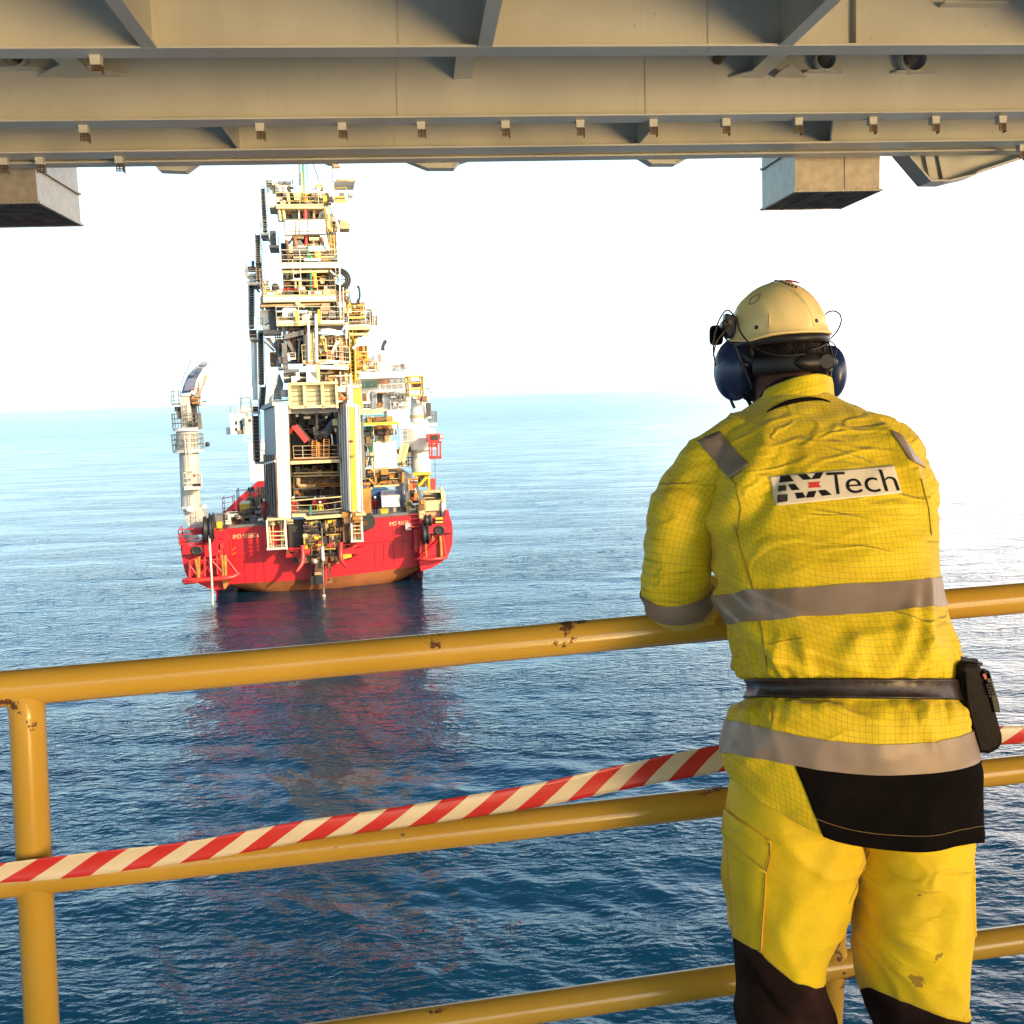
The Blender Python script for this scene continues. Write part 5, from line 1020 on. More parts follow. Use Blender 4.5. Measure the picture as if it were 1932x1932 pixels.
# ------------------------------------------------------------------ aft deck machinery
part('winch_frame', lambda g: (rect(g, 'F', 1235, 575, 1480, 735, -.6, 3, cream), rect(g, 'F', 1240, 738, 1475, 840, -.3, 2, tan), rect(g, 'F', 1145, 690, 1235, 865, -.9, 1, cream), rect(g, 'F', 1500, 610, 1565, 840, -.9, 1.5, white), quad(g, 'F', [(1095, 380), (1130, 370), (1235, 580), (1215, 690), (1170, 600)], -.8, .6, sgrey), quad(g, 'F', [(1475, 360), (1500, 345), (1560, 500), (1562, 620), (1500, 600)], -.8, .6, cream), rect(g, 'F', 1200, 420, 1480, 455, 1, 2, cream), rect(g, 'F', 1230, 460, 1400, 500, 1.4, 2, dark), greeble(g, 'F', 1210, 450, 1480, 575, -.4, 2, 40, [tan, cream, brown, dark], 91), greeble(g, 'F', 1140, 560, 1240, 720, -1.2, -.5, 24, [orange, cream, brown], 92), greeble(g, 'F', 980, 230, 1110, 620, 1, 8, 50, [white, dark, sred, sgrey, orange], 93)), label='cream mooring winch frame on the right stern corner')
part('deck_winch', lambda g: (rect(g, 'H', 640, 360, 760, 560, -.2, 2, sgrey), rect(g, 'H', 665, 450, 745, 545, -.5, -.2, syel), rect(g, 'H', 790, 335, 870, 490, 1, 3, white), rect(g, 'H', 1000, 185, 1160, 330, 4, 7, syel), railing(g, 'H', 975, 340, 1165, 325, 3, 2.2, sgrey, 3), greeble(g, 'H', 870, 260, 1390, 520, 1, 8, 90, [sgrey, dark, brown, sgrey, white], 94), greeble(g, 'H', 620, 330, 830, 560, -.3, 2, 30, [sgrey, dark, brown, sred], 95), quad(g, 'H', [(1010, 180), (1130, 100), (1160, 110), (1120, 180)], 9, 1, sred), greeble(g, 'H', 1140, -60, 1390, 330, 6, 16, 60, [sgrey, cream, dark, white, tan], 96), rect(g, 'H', 1265, 402, 1335, 432, 0, .5, whitec), railing(g, 'H', 760, 330, 910, 300, 4, 1.4, sred, 2)), label='grey and yellow winch machinery on the left stern deck')
part('process_module', lambda g: (rect(g, 'E', 430, 1500, 785, 1920, 10, 16, whitec), rect(g, 'E', 270, 1190, 820, 1235, 8, 9, syel), rect(g, 'E', 410, 1245, 720, 1390, 11, 12, orange), rect(g, 'E', 285, 1260, 390, 1580, 10, 12, green), rect(g, 'E', 510, 1410, 580, 1460, 9.8, 10, dark), rect(g, 'E', 600, 1400, 660, 1490, 9.6, 10, tan), rect(g, 'E', 460, 1400, 700, 1500, 10.2, 12, cream), greeble(g, 'E', 270, 1090, 720, 1240, 9, 13, 60, [tan, cream, green, brown, orange], 101), greeble(g, 'E', 290, 1250, 420, 1900, 9, 11, 60, [green, cream, brown, white, dark], 102, .7), greeble(g, 'E', 480, 1290, 780, 1400, 9.5, 11, 30, [orange, white, dark, brown], 103)), label='white process module with orange gantry right of the tower')
part('deck_stair', lambda g: [g.beam(S('E', 880 + dx, 1820, 12), S('E', 950 + dx, 1520, 12), .12, .4, cream) for dx in (-60, 10)] + [rect(g, 'E', 825 + 5.2 * k, 1800 - 19 * k, 890 + 5.2 * k, 1806 - 19 * k, 12, 12.6, tan) for k in range(15)] + [railing(g, 'E', 850, 1510, 990, 1500, 12, 1.2, white), ladder(g, 'E', 880, 1310, 960, 1500, 12, white), greeble(g, 'E', 800, 1580, 1010, 1900, 12.4, 14, 40, [brown, cream, tan, dark], 104)])
def gantry(g):
    rect(g, 'F', 300, 100, 440, 290, 7, 9, cream); rect(g, 'F', 420, 160, 880, 185, 5, 6, orange); rect(g, 'F', 430, 130, 900, 290, 8, 9, dark); rect(g, 'F', 640, 290, 835, 330, 5, 6.5, syel); rect(g, 'F', 425, 330, 830, 358, 4, 6, cream)
    for x0, y0, x1, y1 in ((345, 230, 440, 330), (450, 330, 450, 200), (390, 400, 520, 310), (520, 300, 640, 280), (880, 130, 880, 300)): bar(g, 'F', x0, y0, x1, y1, 4.2, .14, orange)
    greeble(g, 'F', 310, 60, 900, 290, 4.5, 8, 90, [orange, brown, cream, dark, tan], 105); greeble(g, 'F', 380, 250, 840, 340, 4, 6, 40, [orange, syel, dark, green, brown], 106)
part('orange_gantry', gantry, label='orange pipe gantry above the deck containers')
part('cable_chain', lambda g: ([g.obox(S('F', 300, 400 + 32 * k, .5), (.45, 0, .05), (0, .5, 0), (0, 0, .1), orange) for k in range(12)], rect(g, 'F', 325, 330, 360, 770, .8, 1.4, orange), rect(g, 'F', 265, 300, 380, 330, .4, 1.6, orange), bar(g, 'F', 375, 420, 385, 790, .3, .06, brown), bar(g, 'F', 330, 430, 400, 370, .3, .1, cream)))
part('deck_post', lambda g: (rect(g, 'F', 900, 340, 936, 680, 3, 3.5, white), rect(g, 'F', 940, 585, 1040, 740, 1.0, 1.3, syel), rect(g, 'F', 958, 600, 1024, 660, .9, .99, sgrey), rect(g, 'F', 735, 685, 780, 755, .8, 1.1, tan), quad(g, 'F', [(815, 750), (825, 715), (860, 695), (900, 700), (925, 740), (925, 755)], .8, .6, dark), greeble(g, 'F', 940, 640, 1130, 760, .6, 2, 20, [dark, syel, brown, white], 107)))
part('deck_side_panel', lambda g: rect(g, 'F', 905, 180, 1040, 640, 9, 20, sgrey))
# ------------------------------------------------------------------ loose things on the deck and people
SM = Matrix.Translation(SO) @ Matrix.Rotation(SHP, 4, 'Z')
def sthing(name, label, cat, c, x, y, v, group=None):
    p = S(c, x, y, v); e = empty(name, tuple(SM @ p), SHP); WB[e.name] = Matrix.Translation(p).inverted(); tag(e, label, cat, group); return e
def container(label, c, x0, y0, x1, y1, v, dep, m, ribs):
    e = sthing('shipping_container', label, 'container', c, (x0 + x1) / 2, y1, v)
    part('container_body', lambda g: rect(g, c, x0, y0, x1, y1, v + .08, v + dep, m), e)
    def fr(g):
        a = S(c, x0, y0, v); b = S(c, x1, y1, v)
        for p, q in (((a.x, a.z), (b.x, a.z)), ((a.x, b.z), (b.x, b.z)), ((a.x, a.z), (a.x, b.z)), ((b.x, a.z), (b.x, b.z))): g.beam((p[0], v, p[1]), (q[0], v, q[1]), .16, .16, m, (0, 1, 0))
    part('frame', fr, e)
    def rb(g):
        a = S(c, x0, y0, v); b = S(c, x1, y1, v)
        for k in range(ribs): x = lerp(a.x, b.x, (k + .5) / ribs); g.box((x - .06, v + .02, b.z + .1), (x + .06, v + .079, a.z - .1), m)
    part('corrugation', rb, e)
container('blue corrugated shipping container behind the gantry on the right deck', 'F', 385, 390, 640, 690, 4.0, 5, blue, 12)
container('dark navy shipping container half hidden by the low white box', 'F', 550, 425, 900, 655, 2.6, 1.2, navy, 9)
e = sthing('storage_box', 'low white storage box in front of the navy container', 'box', 'F', 695, 675, 1.2)
part('box_body', lambda g: rect(g, 'F', 553, 515, 835, 675, 1.2, 2.4, whitec), e); part('latch', lambda g: rect(g, 'F', 700, 625, 708, 645, 1.12, 1.19, dark), e); part('lid', lambda g: rect(g, 'F', 548, 505, 840, 516, 1.1, 2.5, whitec), e)
e = sthing('yellow_skip', 'small yellow skip standing at the edge of the red stern', 'skip', 'F', 595, 788, .6)
part('skip_body', lambda g: quad(g, 'F', [(530, 720), (660, 715), (650, 780), (545, 790)], .6, .9, syel), e); part('skip_rim', lambda g: rect(g, 'F', 526, 714, 664, 724, .52, 1.58, syel), e)
skin_m = mat('skin_tone', (.50, .28, .18), .5, 0, .1, 20); helm_w = mat('white_helmet_plastic', (.8, .8, .78), .3, 0, .03)
def deckhand(c, x, y, v, label, cm, h=1.75):
    p = S(c, x, y, v); e = sthing('person', label, 'person', c, x, y, v, 'people on the ship deck'); e.location = tuple(SM @ (p - Vector((0, 0, h)))); WB[e.name] = Matrix.Translation(p - Vector((0, 0, h))).inverted()
    q = p - Vector((0, 0, h))
    part('body', lambda g: (g.ball(q + Vector((0, 0, h - .14)), (.085, .1, .12), skin_m, 12, 8), g.path([q + Vector((0, 0, h - .30)), q + Vector((0, 0, h - .15))], .055, skin_m, 8), [g.path([q + Vector((0, 0, 1.36)), q + Vector((s * .19, 0, 1.40)), q + Vector((s * .27, .03, 1.1)), q + Vector((s * .295, -.08, .84)), q + Vector((s * .30, -.09, .72))], [.03, .045, .04, .035, .03], skin_m, 8) for s in (-1, 1)], g.path([q + Vector((0, 0, .9)), q + Vector((0, 0, h - .28))], .06, skin_m, 8)), e)
    part('coverall', lambda g: (g.path([q + Vector((0, 0, z)) for z in (.82, .95, 1.1, 1.3, 1.42, 1.47)], [.15, .18, .165, .20, .17, .07], cm, 10), [g.path([q + Vector((s * .09, 0, .88)), q + Vector((s * .11, -.03, .48)), q + Vector((s * .12, .03, .08))], [.10, .075, .06], cm, 8) for s in (-1, 1)], [g.path([q + Vector((s * .19, 0, 1.40)), q + Vector((s * .27, .03, 1.1)), q + Vector((s * .29, -.08, .84))], [.075, .06, .045], cm, 8) for s in (-1, 1)]), e)
    part('boots', lambda g: [g.ball(q + Vector((s * .12, -.03, .05)), (.06, .13, .055), blk, 8, 6) for s in (-1, 1)], e)
    part('helmet', lambda g: g.lathe([(.15, -.02), (.125, -.01), (.12, .05), (.085, .105), (.02, .125)], q + Vector((0, 0, h - .10)), helm_w, 12), e)
cov_r = mat('red_coverall_cloth', (.34, .03, .03), .8, 0, .15, 6); cov_y = mat('yellow_vest_cloth', (.55, .50, .05), .8, 0, .2, 6)
for c, x, y, v, l, m in (('D', 700, 290, -.9, 'person in red coverall and white helmet beside the left column', cov_r), ('D', 990, 292, 1.2, 'person in red coverall left of the yellow dressed worker in the bay', cov_r),
                      ('D', 1052, 350, .2, 'person in pale yellow work clothes in the middle of the bay', cov_y), ('D', 1068, 280, 2.0, 'person in red coverall behind the yellow dressed worker', cov_r), ('D', 1106, 284, 1.6, 'person in red coverall right of the yellow dressed worker', cov_r), ('D', 318, 320, .8, 'person in red coverall and white helmet on the left deck', cov_r), ('F', 445, 510, 2.6, 'person in dark red clothing in front of the blue container', cov_r)): deckhand(c, x, y, v, l, m)
# hoses hanging from the stern into the sea
def hang(name, label, pts, r, m, cat):
    W = [SM @ S(c, x, y, v) for c, x, y, v in pts]; z = W[-1]; z.z = -.6
    e = wempty(name, tuple(W[0])); tag(e, label, cat); g = MB(); g.path(spline(W, 24), r, m, 8); g.build('line', e); return e, W
hose_m = mat('pale_hose', (.62, .57, .46), .5, 0, .15, 1.5); rope_m = mat('dark_umbilical', (.20, .17, .13), .5, .2, .3, 3)
e, W = hang('mooring_hose', 'pale hose running over the left stern sheave straight down into the sea', [('H', 600, 480, -2.3), ('H', 565, 470, -3.2), ('H', 557, 560, -3.75), ('H', 575, 950, -3.75), ('H', 600, 1400, -3.75), ('H', 615, 1830, -3.75)], .10, hose_m, 'hose')
g = MB(); g.tube(W[2] - Vector((0, 0, .3)), W[2] - Vector((0, 0, .9)), .13, cream, n=10); g.build('hose_clamp', e)
e, W = hang('umbilical_line', 'dark umbilical line hanging from the middle of the stern into the sea', [('D', 1075, 700, -2.9), ('D', 1080, 850, -2.9), ('D', 1085, 1000, -2.95), ('D', 1092, 1200, -2.95), ('D', 1102, 1560, -2.95), ('D', 1110, 1720, -2.95)], .085, rope_m, 'line')
g = MB(); a = SM @ S('D', 1084, 950, -2.95); g.tube(a, a - Vector((0, 0, 1.2)), .14, whitec, n=10); a = SM @ S('D', 1104, 1580, -2.95); g.tube(a, a - Vector((0, 0, 1.4)), .15, whitec, n=10); g.build('line_sleeve', e)
# ================================================================== the man at the rail
def suit_mat(name, grid, c0=(.76, .53, .006), c1=(.64, .42, .006)):
    m, nt, b = new_mat(name); L = nt.links
    base = mixc(nt, ramp(nt, tex(nt, 7, 5), .35, .7), c0, c1)
    dirt = mth(nt, 'MULTIPLY', ramp(nt, tex(nt, 13, 7, rough=.68, loc=(2, 5, 1)), .56, .82), .38); base = mixc(nt, dirt, base, (.26, .20, .035))
    sp = ramp(nt, tex(nt, 26, 3, loc=(8, 3, 3)), .735, .76); base = mixc(nt, mth(nt, 'MULTIPLY', sp, .75 if not grid else .4), base, (.12, .06, .02))
    if grid:
        uv = nt.nodes.new('ShaderNodeUVMap'); s = nt.nodes.new('ShaderNodeSeparateXYZ'); L.new(uv.outputs[0], s.inputs[0])
        wob = mth(nt, 'MULTIPLY', mth(nt, 'SUBTRACT', tex(nt, 9, 2), .5), .012)
        fs = []
        for k, (per, lw) in enumerate(((.0088, .095), (.0100, .085))):
            d = mth(nt, 'ABSOLUTE', mth(nt, 'SUBTRACT', mth(nt, 'FRACT', mth(nt, 'DIVIDE', mth(nt, 'ADD', s.outputs[k], wob), per)), .5)); fs.append(mth(nt, 'LESS_THAN', d, lw * .5))
        g = mth(nt, 'MULTIPLY', mth(nt, 'MAXIMUM', fs[0], fs[1]), .5); base = mixc(nt, g, base, (.17, .115, .02))
    if not grid:                            # paint and oil stains
        for px, py, r_ in ((1746, 1612, .008), (1730, 1850, .011), (1766, 1802, .009), (1404, 1660, .0045), (1420, 1692, .0045), (1707, 1862, .006), (1735, 1690, .0025), (1752, 1735, .003)):
            p_ = at(px, py, 1.53); geo = nt.nodes.new('ShaderNodeNewGeometry'); d_ = nt.nodes.new('ShaderNodeVectorMath'); d_.operation = 'DISTANCE'; L.new(geo.outputs['Position'], d_.inputs[0]); d_.inputs[1].default_value = p_
            f_ = ramp(nt, mth(nt, 'ADD', d_.outputs['Value'], mth(nt, 'MULTIPLY', tex(nt, 90, 4), r_ * 3.6)), r_ * 2.9, r_ * 2.5); base = mixc(nt, mth(nt, 'MULTIPLY', f_, .75), base, (.17, .075, .018))
    L.new(base, b.inputs['Base Color']); b.inputs['Roughness'].default_value = .62; b.inputs['Specular IOR Level'].default_value = .25; b.inputs['Sheen Weight'].default_value = .12; b.inputs['Sheen Roughness'].default_value = .5
    h = mth(nt, 'ADD', mth(nt, 'MULTIPLY', tex(nt, 16, 5, (1, 1, 1.6), rough=.6), 1.0), mth(nt, 'MULTIPLY', tex(nt, 420, 2), .08)); 
    def crease(rot, sc, lc):
        tc = nt.nodes.new('ShaderNodeTexCoord'); mp = nt.nodes.new('ShaderNodeMapping'); mp.inputs['Rotation'].default_value = (0, rot, 0); mp.inputs['Scale'].default_value = sc; mp.inputs['Location'].default_value = lc
        L.new(tc.outputs['Object'], mp.inputs[0]); n = nt.nodes.new('ShaderNodeTexNoise'); n.inputs['Scale'].default_value = 5.5; n.inputs['Detail'].default_value = 1.5; n.inputs['Distortion'].default_value = .6; L.new(mp.outputs[0], n.inputs['Vector'])
        r = ramp(nt, mth(nt, 'ABSOLUTE', mth(nt, 'SUBTRACT', n.outputs['Fac'], .5)), .045, .0); return mth(nt, 'MULTIPLY', r, ramp(nt, tex(nt, 4.5, 2, loc=(lc[0] + 5, 1, lc[2])), .46, .62))
    c_ = mth(nt, 'ADD', mth(nt, 'ADD', crease(.5, (1, 1, 2.6), (1, 2, 3)), crease(-.7, (1, 1, 2.8), (6, 3, 9))), crease(1.45, (1, 1, 2.4), (3, 8, 5)))
    h = mth(nt, 'ADD', mth(nt, 'MULTIPLY', h, .007), mth(nt, 'MULTIPLY', c_, .0034)); bump(nt, b, h, .75, 1.0)
    return m
jack_m = suit_mat('hivis_grid_fabric', True); trou_m = suit_mat('hivis_trouser_fabric', False, (.78, .53, .005), (.67, .43, .006))
refl_m = mat('reflective_tape', (.30, .215, .15), .46, .15, .14, 9, bmp=.0012, bs=40); blackf = mat('black_fabric', (.006, .0045, .004), .85, 0, .2, 14, bmp=.003, bs=60)
brownf = mat('dark_brown_fabric', (.034, .017, .014), .8, 0, .35, 10, bmp=.006, bs=26); leather = mat('belt_leather', (.030, .018, .012), .32, 0, .35, 16, bmp=.002, bs=50)
for _m in (blackf, brownf): _m.node_tree.nodes['Principled BSDF'].inputs['Specular IOR Level'].default_value = .04
leather.node_tree.nodes['Principled BSDF'].inputs['Specular IOR Level'].default_value = .3
thread = mat('seam_thread', (.22, .13, .03), .8); skin = mat('shaded_skin', (.13, .055, .036), .5, 0, .15, 30); hair_m = mat('dark_hair', (.022, .013, .008), .6, 0, .4, 60, bmp=.006, bs=160)  # skin tone darkened to hold the shade at the neck
man = wempty('person', (.62, 1.62, ZF)); tag(man, 'man seen from behind in yellow high visibility work clothes leaning on the railing', 'person')
def surf(keys, n_exp=2.5):
    K = []                                  # (py, xl, xr, depth, half depth, tilt): fit each ring so that its outline lands on xl .. xr
    e = 2 / n_exp; A_ = [(math.copysign(abs(math.cos(q)) ** e, math.cos(q)), math.copysign(abs(math.sin(q)) ** e, math.sin(q))) for q in np.linspace(0, 2 * math.pi, 72)]
    for py, xl, xr, yc, bd, tl in sorted(keys):
        l, r = xl, xr
        for _ in range(6):
            a = at(l, py, yc) - CAM; b = at(r, py, yc) - CAM; c = (a + b) / 2; hw = (b.x - a.x) / 2
            px = [CPX + FPX * ((c.x + hw * u) * _X.x + (c.y + bd * w_) * _X.y + c.z * _X.z) / ((c.y + bd * w_) * _F.y + c.z * _F.z) for u, w_ in A_]
            l += xl - min(px); r += xr - max(px)
        K.append((py, l, r, yc, bd, tl))
    def f(th, py):
        xl, xr, yc, bd, tl = catmull(K, py); a = at(xl, py, yc); b = at(xr, py, yc); c = (a + b) / 2; hw = (b.x - a.x) / 2
        ct, st = math.cos(th), math.sin(th); e = 2 / n_exp
        ux = math.copysign(abs(ct) ** e, ct); uy = math.copysign(abs(st) ** e, st)
        dz = at((xl + xr) / 2, py, yc - bd).z - c.z
        return Vector((c.x + hw * ux, c.y + bd * uy, c.z + (b.z - a.z) / 2 * ux - dz * uy))
    return f
def sheet(g, F, py0, py1, m, nt=140, nr=60, th0=0, th1=2 * math.pi, off=0, wr=None, uv=False, closed=True):
    n = nt if closed else nt + 1; rows = []; uvs = []; R = []
    for i in range(nr + 1):
        r = []
        for j in range(n):
            if callable(th0): a0 = th0(i / nr); a1 = th1(i / nr) if callable(th1) else th1
            else: a0, a1 = th0, th1
            th = a0 + (a1 - a0) * j / nt; p0 = py0(th) if callable(py0) else py0; p1 = py1(th) if callable(py1) else py1
            r.append((th, p0 + (p1 - p0) * i / nr))
        R.append(r)
    for r in R:
        row = []
        for th, py in r:
            p = F(th, py); e = .02; du = F(th + e, py) - F(th - e, py); dv = F(th, py + 2) - F(th, py - 2); nn = du.cross(dv)
            if nn.length > 1e-9: nn.normalize()
            q = p - F(th, py); ctr = (F(th, py) + F(th + math.pi, py)) / 2
            if nn.dot(p - ctr) < 0: nn = -nn
            d = off + (wr(p, th, py) if wr else 0); row.append(p + nn * d)
        rows.append(row)
    if uv:
        disp_ = rows; rows = [[F(th, py) for th, py in r] for r in R]
        mid = len(rows) // 2; k = int(n * .75); uvs = [[0, 0] for _ in range(n * (nr + 1))]
        for i in range(nr + 1):
            x = 0
            for s in (1, -1):
                x = 0
                for t in range(0, n // 2 + 1):
                    j = (k + s * t) % n; jp = (k + s * (t - 1)) % n
                    if t: x += s * (rows[i][j] - rows[i][jp]).length
                    uvs[i * n + j][0] = x
        for j in range(n):
            y = 0
            for i in range(nr + 1):
                if i: y += (rows[i][j] - rows[i - 1][j]).length
                uvs[i * n + j][1] = y
        rows = disp_
    g.grid(rows, m, closed, [tuple(u) for u in uvs] if uv else None)
    return rows
JK = [(1606, 1394, 1854, 1.655, .150, 0), (1540, 1385, 1854, 1.655, .150, 0), (1450, 1373, 1847, 1.65, .150, 0), (1390, 1371, 1838, 1.652, .148, 0), (1345, 1384, 1827, 1.66, .142, 0), (1325, 1406, 1815, 1.665, .133, 0),
      (1302, 1417, 1809, 1.668, .128, 0), (1281, 1414, 1806, 1.672, .130, 0), (1255, 1398, 1808, 1.68, .138, .03), (1220, 1384, 1803, 1.69, .145, .06), (1150, 1367, 1786, 1.725, .148, .12), (1100, 1360, 1777, 1.75, .148, .16),
      (1040, 1353, 1768, 1.775, .146, .2), (980, 1347, 1762, 1.80, .143, .22), (920, 1338, 1750, 1.83, .138, .24), (870, 1334, 1728, 1.86, .130, .26), (830, 1344, 1700, 1.885, .120, .28), (797, 1370, 1655, 1.91, .106, .3), (772, 1402, 1612, 1.93, .095, .3), (754, 1432, 1580, 1.945, .085, .3), (742, 1450, 1560, 1.95, .07, .3)]
FJ = surf(JK)
def hem(th):
    c = math.cos(th); s = math.sin(th); ux = math.copysign(abs(c) ** .8, c)
    v = catmull([(-1, 1468), (-.9, 1504), (-.75, 1540), (-.53, 1572), (-.25, 1598), (.2, 1606), (.75, 1590), (.92, 1580), (1, 1548)], ux)[0]
    return v - (20 * s if s > 0 else 0)
def t2a(th): ux = abs(math.cos(th)) ** .8; return 1367 + 39 * (1 - ux * ux) * (1 if math.sin(th) < 0 else -.3) + 5 * math.cos(th)
def t2b(th): ux = abs(math.cos(th)) ** .8; return 1424 + 40 * (1 - ux * ux) * (1 if math.sin(th) < 0 else -.3) + 5 * math.cos(th)
def fold(p, cx, cy, ang, ln, wd, amp):      # a ridge along a direction in (x, z)
    dx, dz = p.x - cx, p.z - cy; ca, sa = math.cos(ang), math.sin(ang); u = dx * ca + dz * sa; v = -dx * sa + dz * ca
    return amp * math.exp(-(v / wd) ** 2) * math.exp(-(u / ln) ** 2)
def P2(px, py, y=1.6): q = at(px, py, y); return q.x, q.z
FOLDS = []
for px, py, ang, ln, wd, amp in ((1430, 1190, -50, .10, .012, .012), (1415, 1230, -60, .06, .010, -.010), (1450, 1130, -28, .12, .014, .008), (1405, 1060, -75, .10, .012, .008), (1560, 1240, -20, .07, .010, .007), (1700, 1215, 60, .08, .012, .009), (1745, 1210, 65, .09, .012, .010), (1660, 1250, 75, .04, .009, .006), (1620, 1245, 95, .05, .010, .006),
                         (1500, 1255, -30, .05, .008, .006), (1440, 1345, 55, .05, .010, .010), (1470, 1340, -15, .05, .008, .006), (1540, 1345, 0, .04, .008, .006), (1660, 1350, 80, .05, .009, .006), (1740, 1345, 105, .05, .010, .008), (1415, 930, 58, .12, .016, .012), (1440, 960, 50, .10, .012, -.008), (1735, 900, -70, .09, .014, .011), (1700, 830, -45, .08, .012, .006), (1480, 1050, -20, .16, .02, .004), (1600, 1060, 8, .2, .02, .003), (1560, 800, 6, .14, .014, .003), (1420, 1480, 60, .06, .012, .006), (1440, 1530, -40, .05, .010, .005)):
    x, z = P2(px, py, catmull(sorted(JK), py)[2] - .14); FOLDS.append((x, z, RAD(ang), ln, wd, amp))
def jwr(p, th, py):
    w = 0
    if math.sin(th) < .35:
        for f in FOLDS: w += 1.35 * fold(p, *f)
    g = math.exp(-((py - 1303) / 45.0) ** 2); w += g * .0035 * (math.sin(th * 23 + 2 * math.sin(th * 5)) + .6 * math.sin(th * 41))
    w += .0045 * (noise.noise(Vector((p.x * 7, p.y * 7, p.z * 9))) ) + .002 * noise.noise(Vector((p.x * 22, p.y * 22, p.z * 16)))
    q = Vector((p.x, p.y, p.z)); wv = noise.noise(q * 8)
    m1 = math.exp(-((py - 1235) / 42.0) ** 2) + math.exp(-((py - 1352) / 26.0) ** 2); r1 = max(0, 1 - 3.2 * abs(noise.noise(Vector((p.x * 17 + wv * 1.2 + p.z * 5, p.y * 17, p.z * 4)))))
    r2 = max(0, 1 - 4.5 * abs(noise.noise(Vector((p.x * 6 + p.z * 5 + wv, p.y * 6, p.z * 7 - p.x * 4 + 9)))))
    w += .011 * m1 * r1 ** 1.5 + .0022 * r2 ** 2 * (1 - .5 * m1)
    w *= 1 - .75 * math.exp(-((py - 1302) / 24.0) ** 4)
    hm = smooth((py - 1470) / 120); w += hm * .004 * math.sin(th * 9 + 1)
    return w
def jwr2(p, th, py): return jwr(p, th, py)
jg = MB(); sheet(jg, FJ, hem, lambda th: 742, jack_m, 170, 210, off=0, wr=jwr, uv=True)
# sleeves
def sleeve(g, keys, m, n=44, rows=90, seed=1, off=0, t0=0, t1=1, amp=1.0, uv=True):
    pts = [at(px, py, y) for px, py, y, r in keys]; rad = [r / FPX * y for px, py, y, r in keys]
    C = spline(pts, rows); d = [0.]
    for i in range(1, len(pts)): d.append(d[-1] + max((pts[i] - pts[i - 1]).length, 1e-6))
    RK = [(a, r) for a, r in zip(d, rad)]; R = [catmull(RK, d[-1] * i / rows)[0] for i in range(rows + 1)]
    N = Vector((0, -1, 0)); out = []; uvs = []; s = 0
    for i in range(rows + 1):
        T = (C[min(i + 1, rows)] - C[max(i - 1, 0)]).normalized(); N = (N - T * N.dot(T)).normalized(); B = T.cross(N)
        if i: s += (C[i] - C[i - 1]).length
        row = []
        for j in range(n):
            a = 2 * math.pi * j / n + math.pi; q = N * math.cos(a) + B * math.sin(a); p = C[i] + q * R[i]
            rr_ = max(0, 1 - 4 * abs(noise.noise(Vector((p.x * 8 + p.z * 7, p.y * 9, p.z * 16 + seed)))))
            w = amp * (.007 * rr_ ** 2 + .010 * noise.noise(p * 9 + Vector((seed, 0, 0))) + .007 * noise.noise(Vector((p.x * 14, p.y * 14, p.z * 34 + seed))) + .004 * math.sin(s * 95 + 1.6 * math.cos(a) + seed) * smooth((i / rows - .35) / .3))
            row.append(p + q * (w + off)); uvs.append(((j / n - .5) * 2 * math.pi * R[min(i, rows)], s))
        out.append(row)
    i0, i1 = int(t0 * rows), int(t1 * rows)
    g.grid(out[i0:i1 + 1], m, True, uvs[i0 * n:(i1 + 1) * n] if uv else None)
    return out, C, R
SLV_L = [(1450, 815, 1.90, 50), (1400, 850, 1.885, 66), (1352, 895, 1.875, 76), (1310, 950, 1.865, 74), (1287, 1010, 1.86, 69), (1278, 1070, 1.855, 66), (1279, 1118, 1.865, 62), (1290, 1142, 1.90, 56), (1325, 1135, 1.99, 50), (1400, 1115, 2.06, 44), (1500, 1100, 2.10, 36)]
SLV_R = [(1600, 815, 1.91, 50), (1650, 850, 1.90, 66), (1682, 900, 1.90, 74), (1698, 960, 1.91, 70), (1700, 1020, 1.93, 66), (1694, 1075, 1.96, 62), (1680, 1105, 2.0, 56), (1640, 1112, 2.07, 48), (1580, 1105, 2.12, 42), (1520, 1098, 2.14, 36)]
outL, CL, RL = sleeve(jg, SLV_L, jack_m, seed=1); outR, CR, RR = sleeve(jg, SLV_R, jack_m, seed=4)
jacket = jg.build('jacket', man)
sm = jacket.modifiers.new('solid', 'SOLIDIFY'); sm.thickness = .0015; sm.offset = -1
g = MB(); sleeve(g, SLV_L, refl_m, seed=1, off=.0025, t0=.468, t1=.505, uv=False); g.build('reflective_band', jacket)
g = MB(); sleeve(g, SLV_R, refl_m, seed=4, off=.0025, t0=.60, t1=.68, uv=False); g.build('reflective_band', jacket)
def band(name, top, bot, m, off, parent, solid=0, nr=14):
    g = MB(); sheet(g, FJ, top, bot, m, 170, nr, off=off, wr=jwr); o = g.build(name, parent)
    if solid: s = o.modifiers.new('solid', 'SOLIDIFY'); s.thickness = solid; s.offset = 1
    return o
band('reflective_band', lambda th: 1105 - 17 * math.cos(th), lambda th: 1160 - 18 * math.cos(th), refl_m, .0022, jacket)
band('reflective_band', t2a, t2b, refl_m, .0022, jacket)
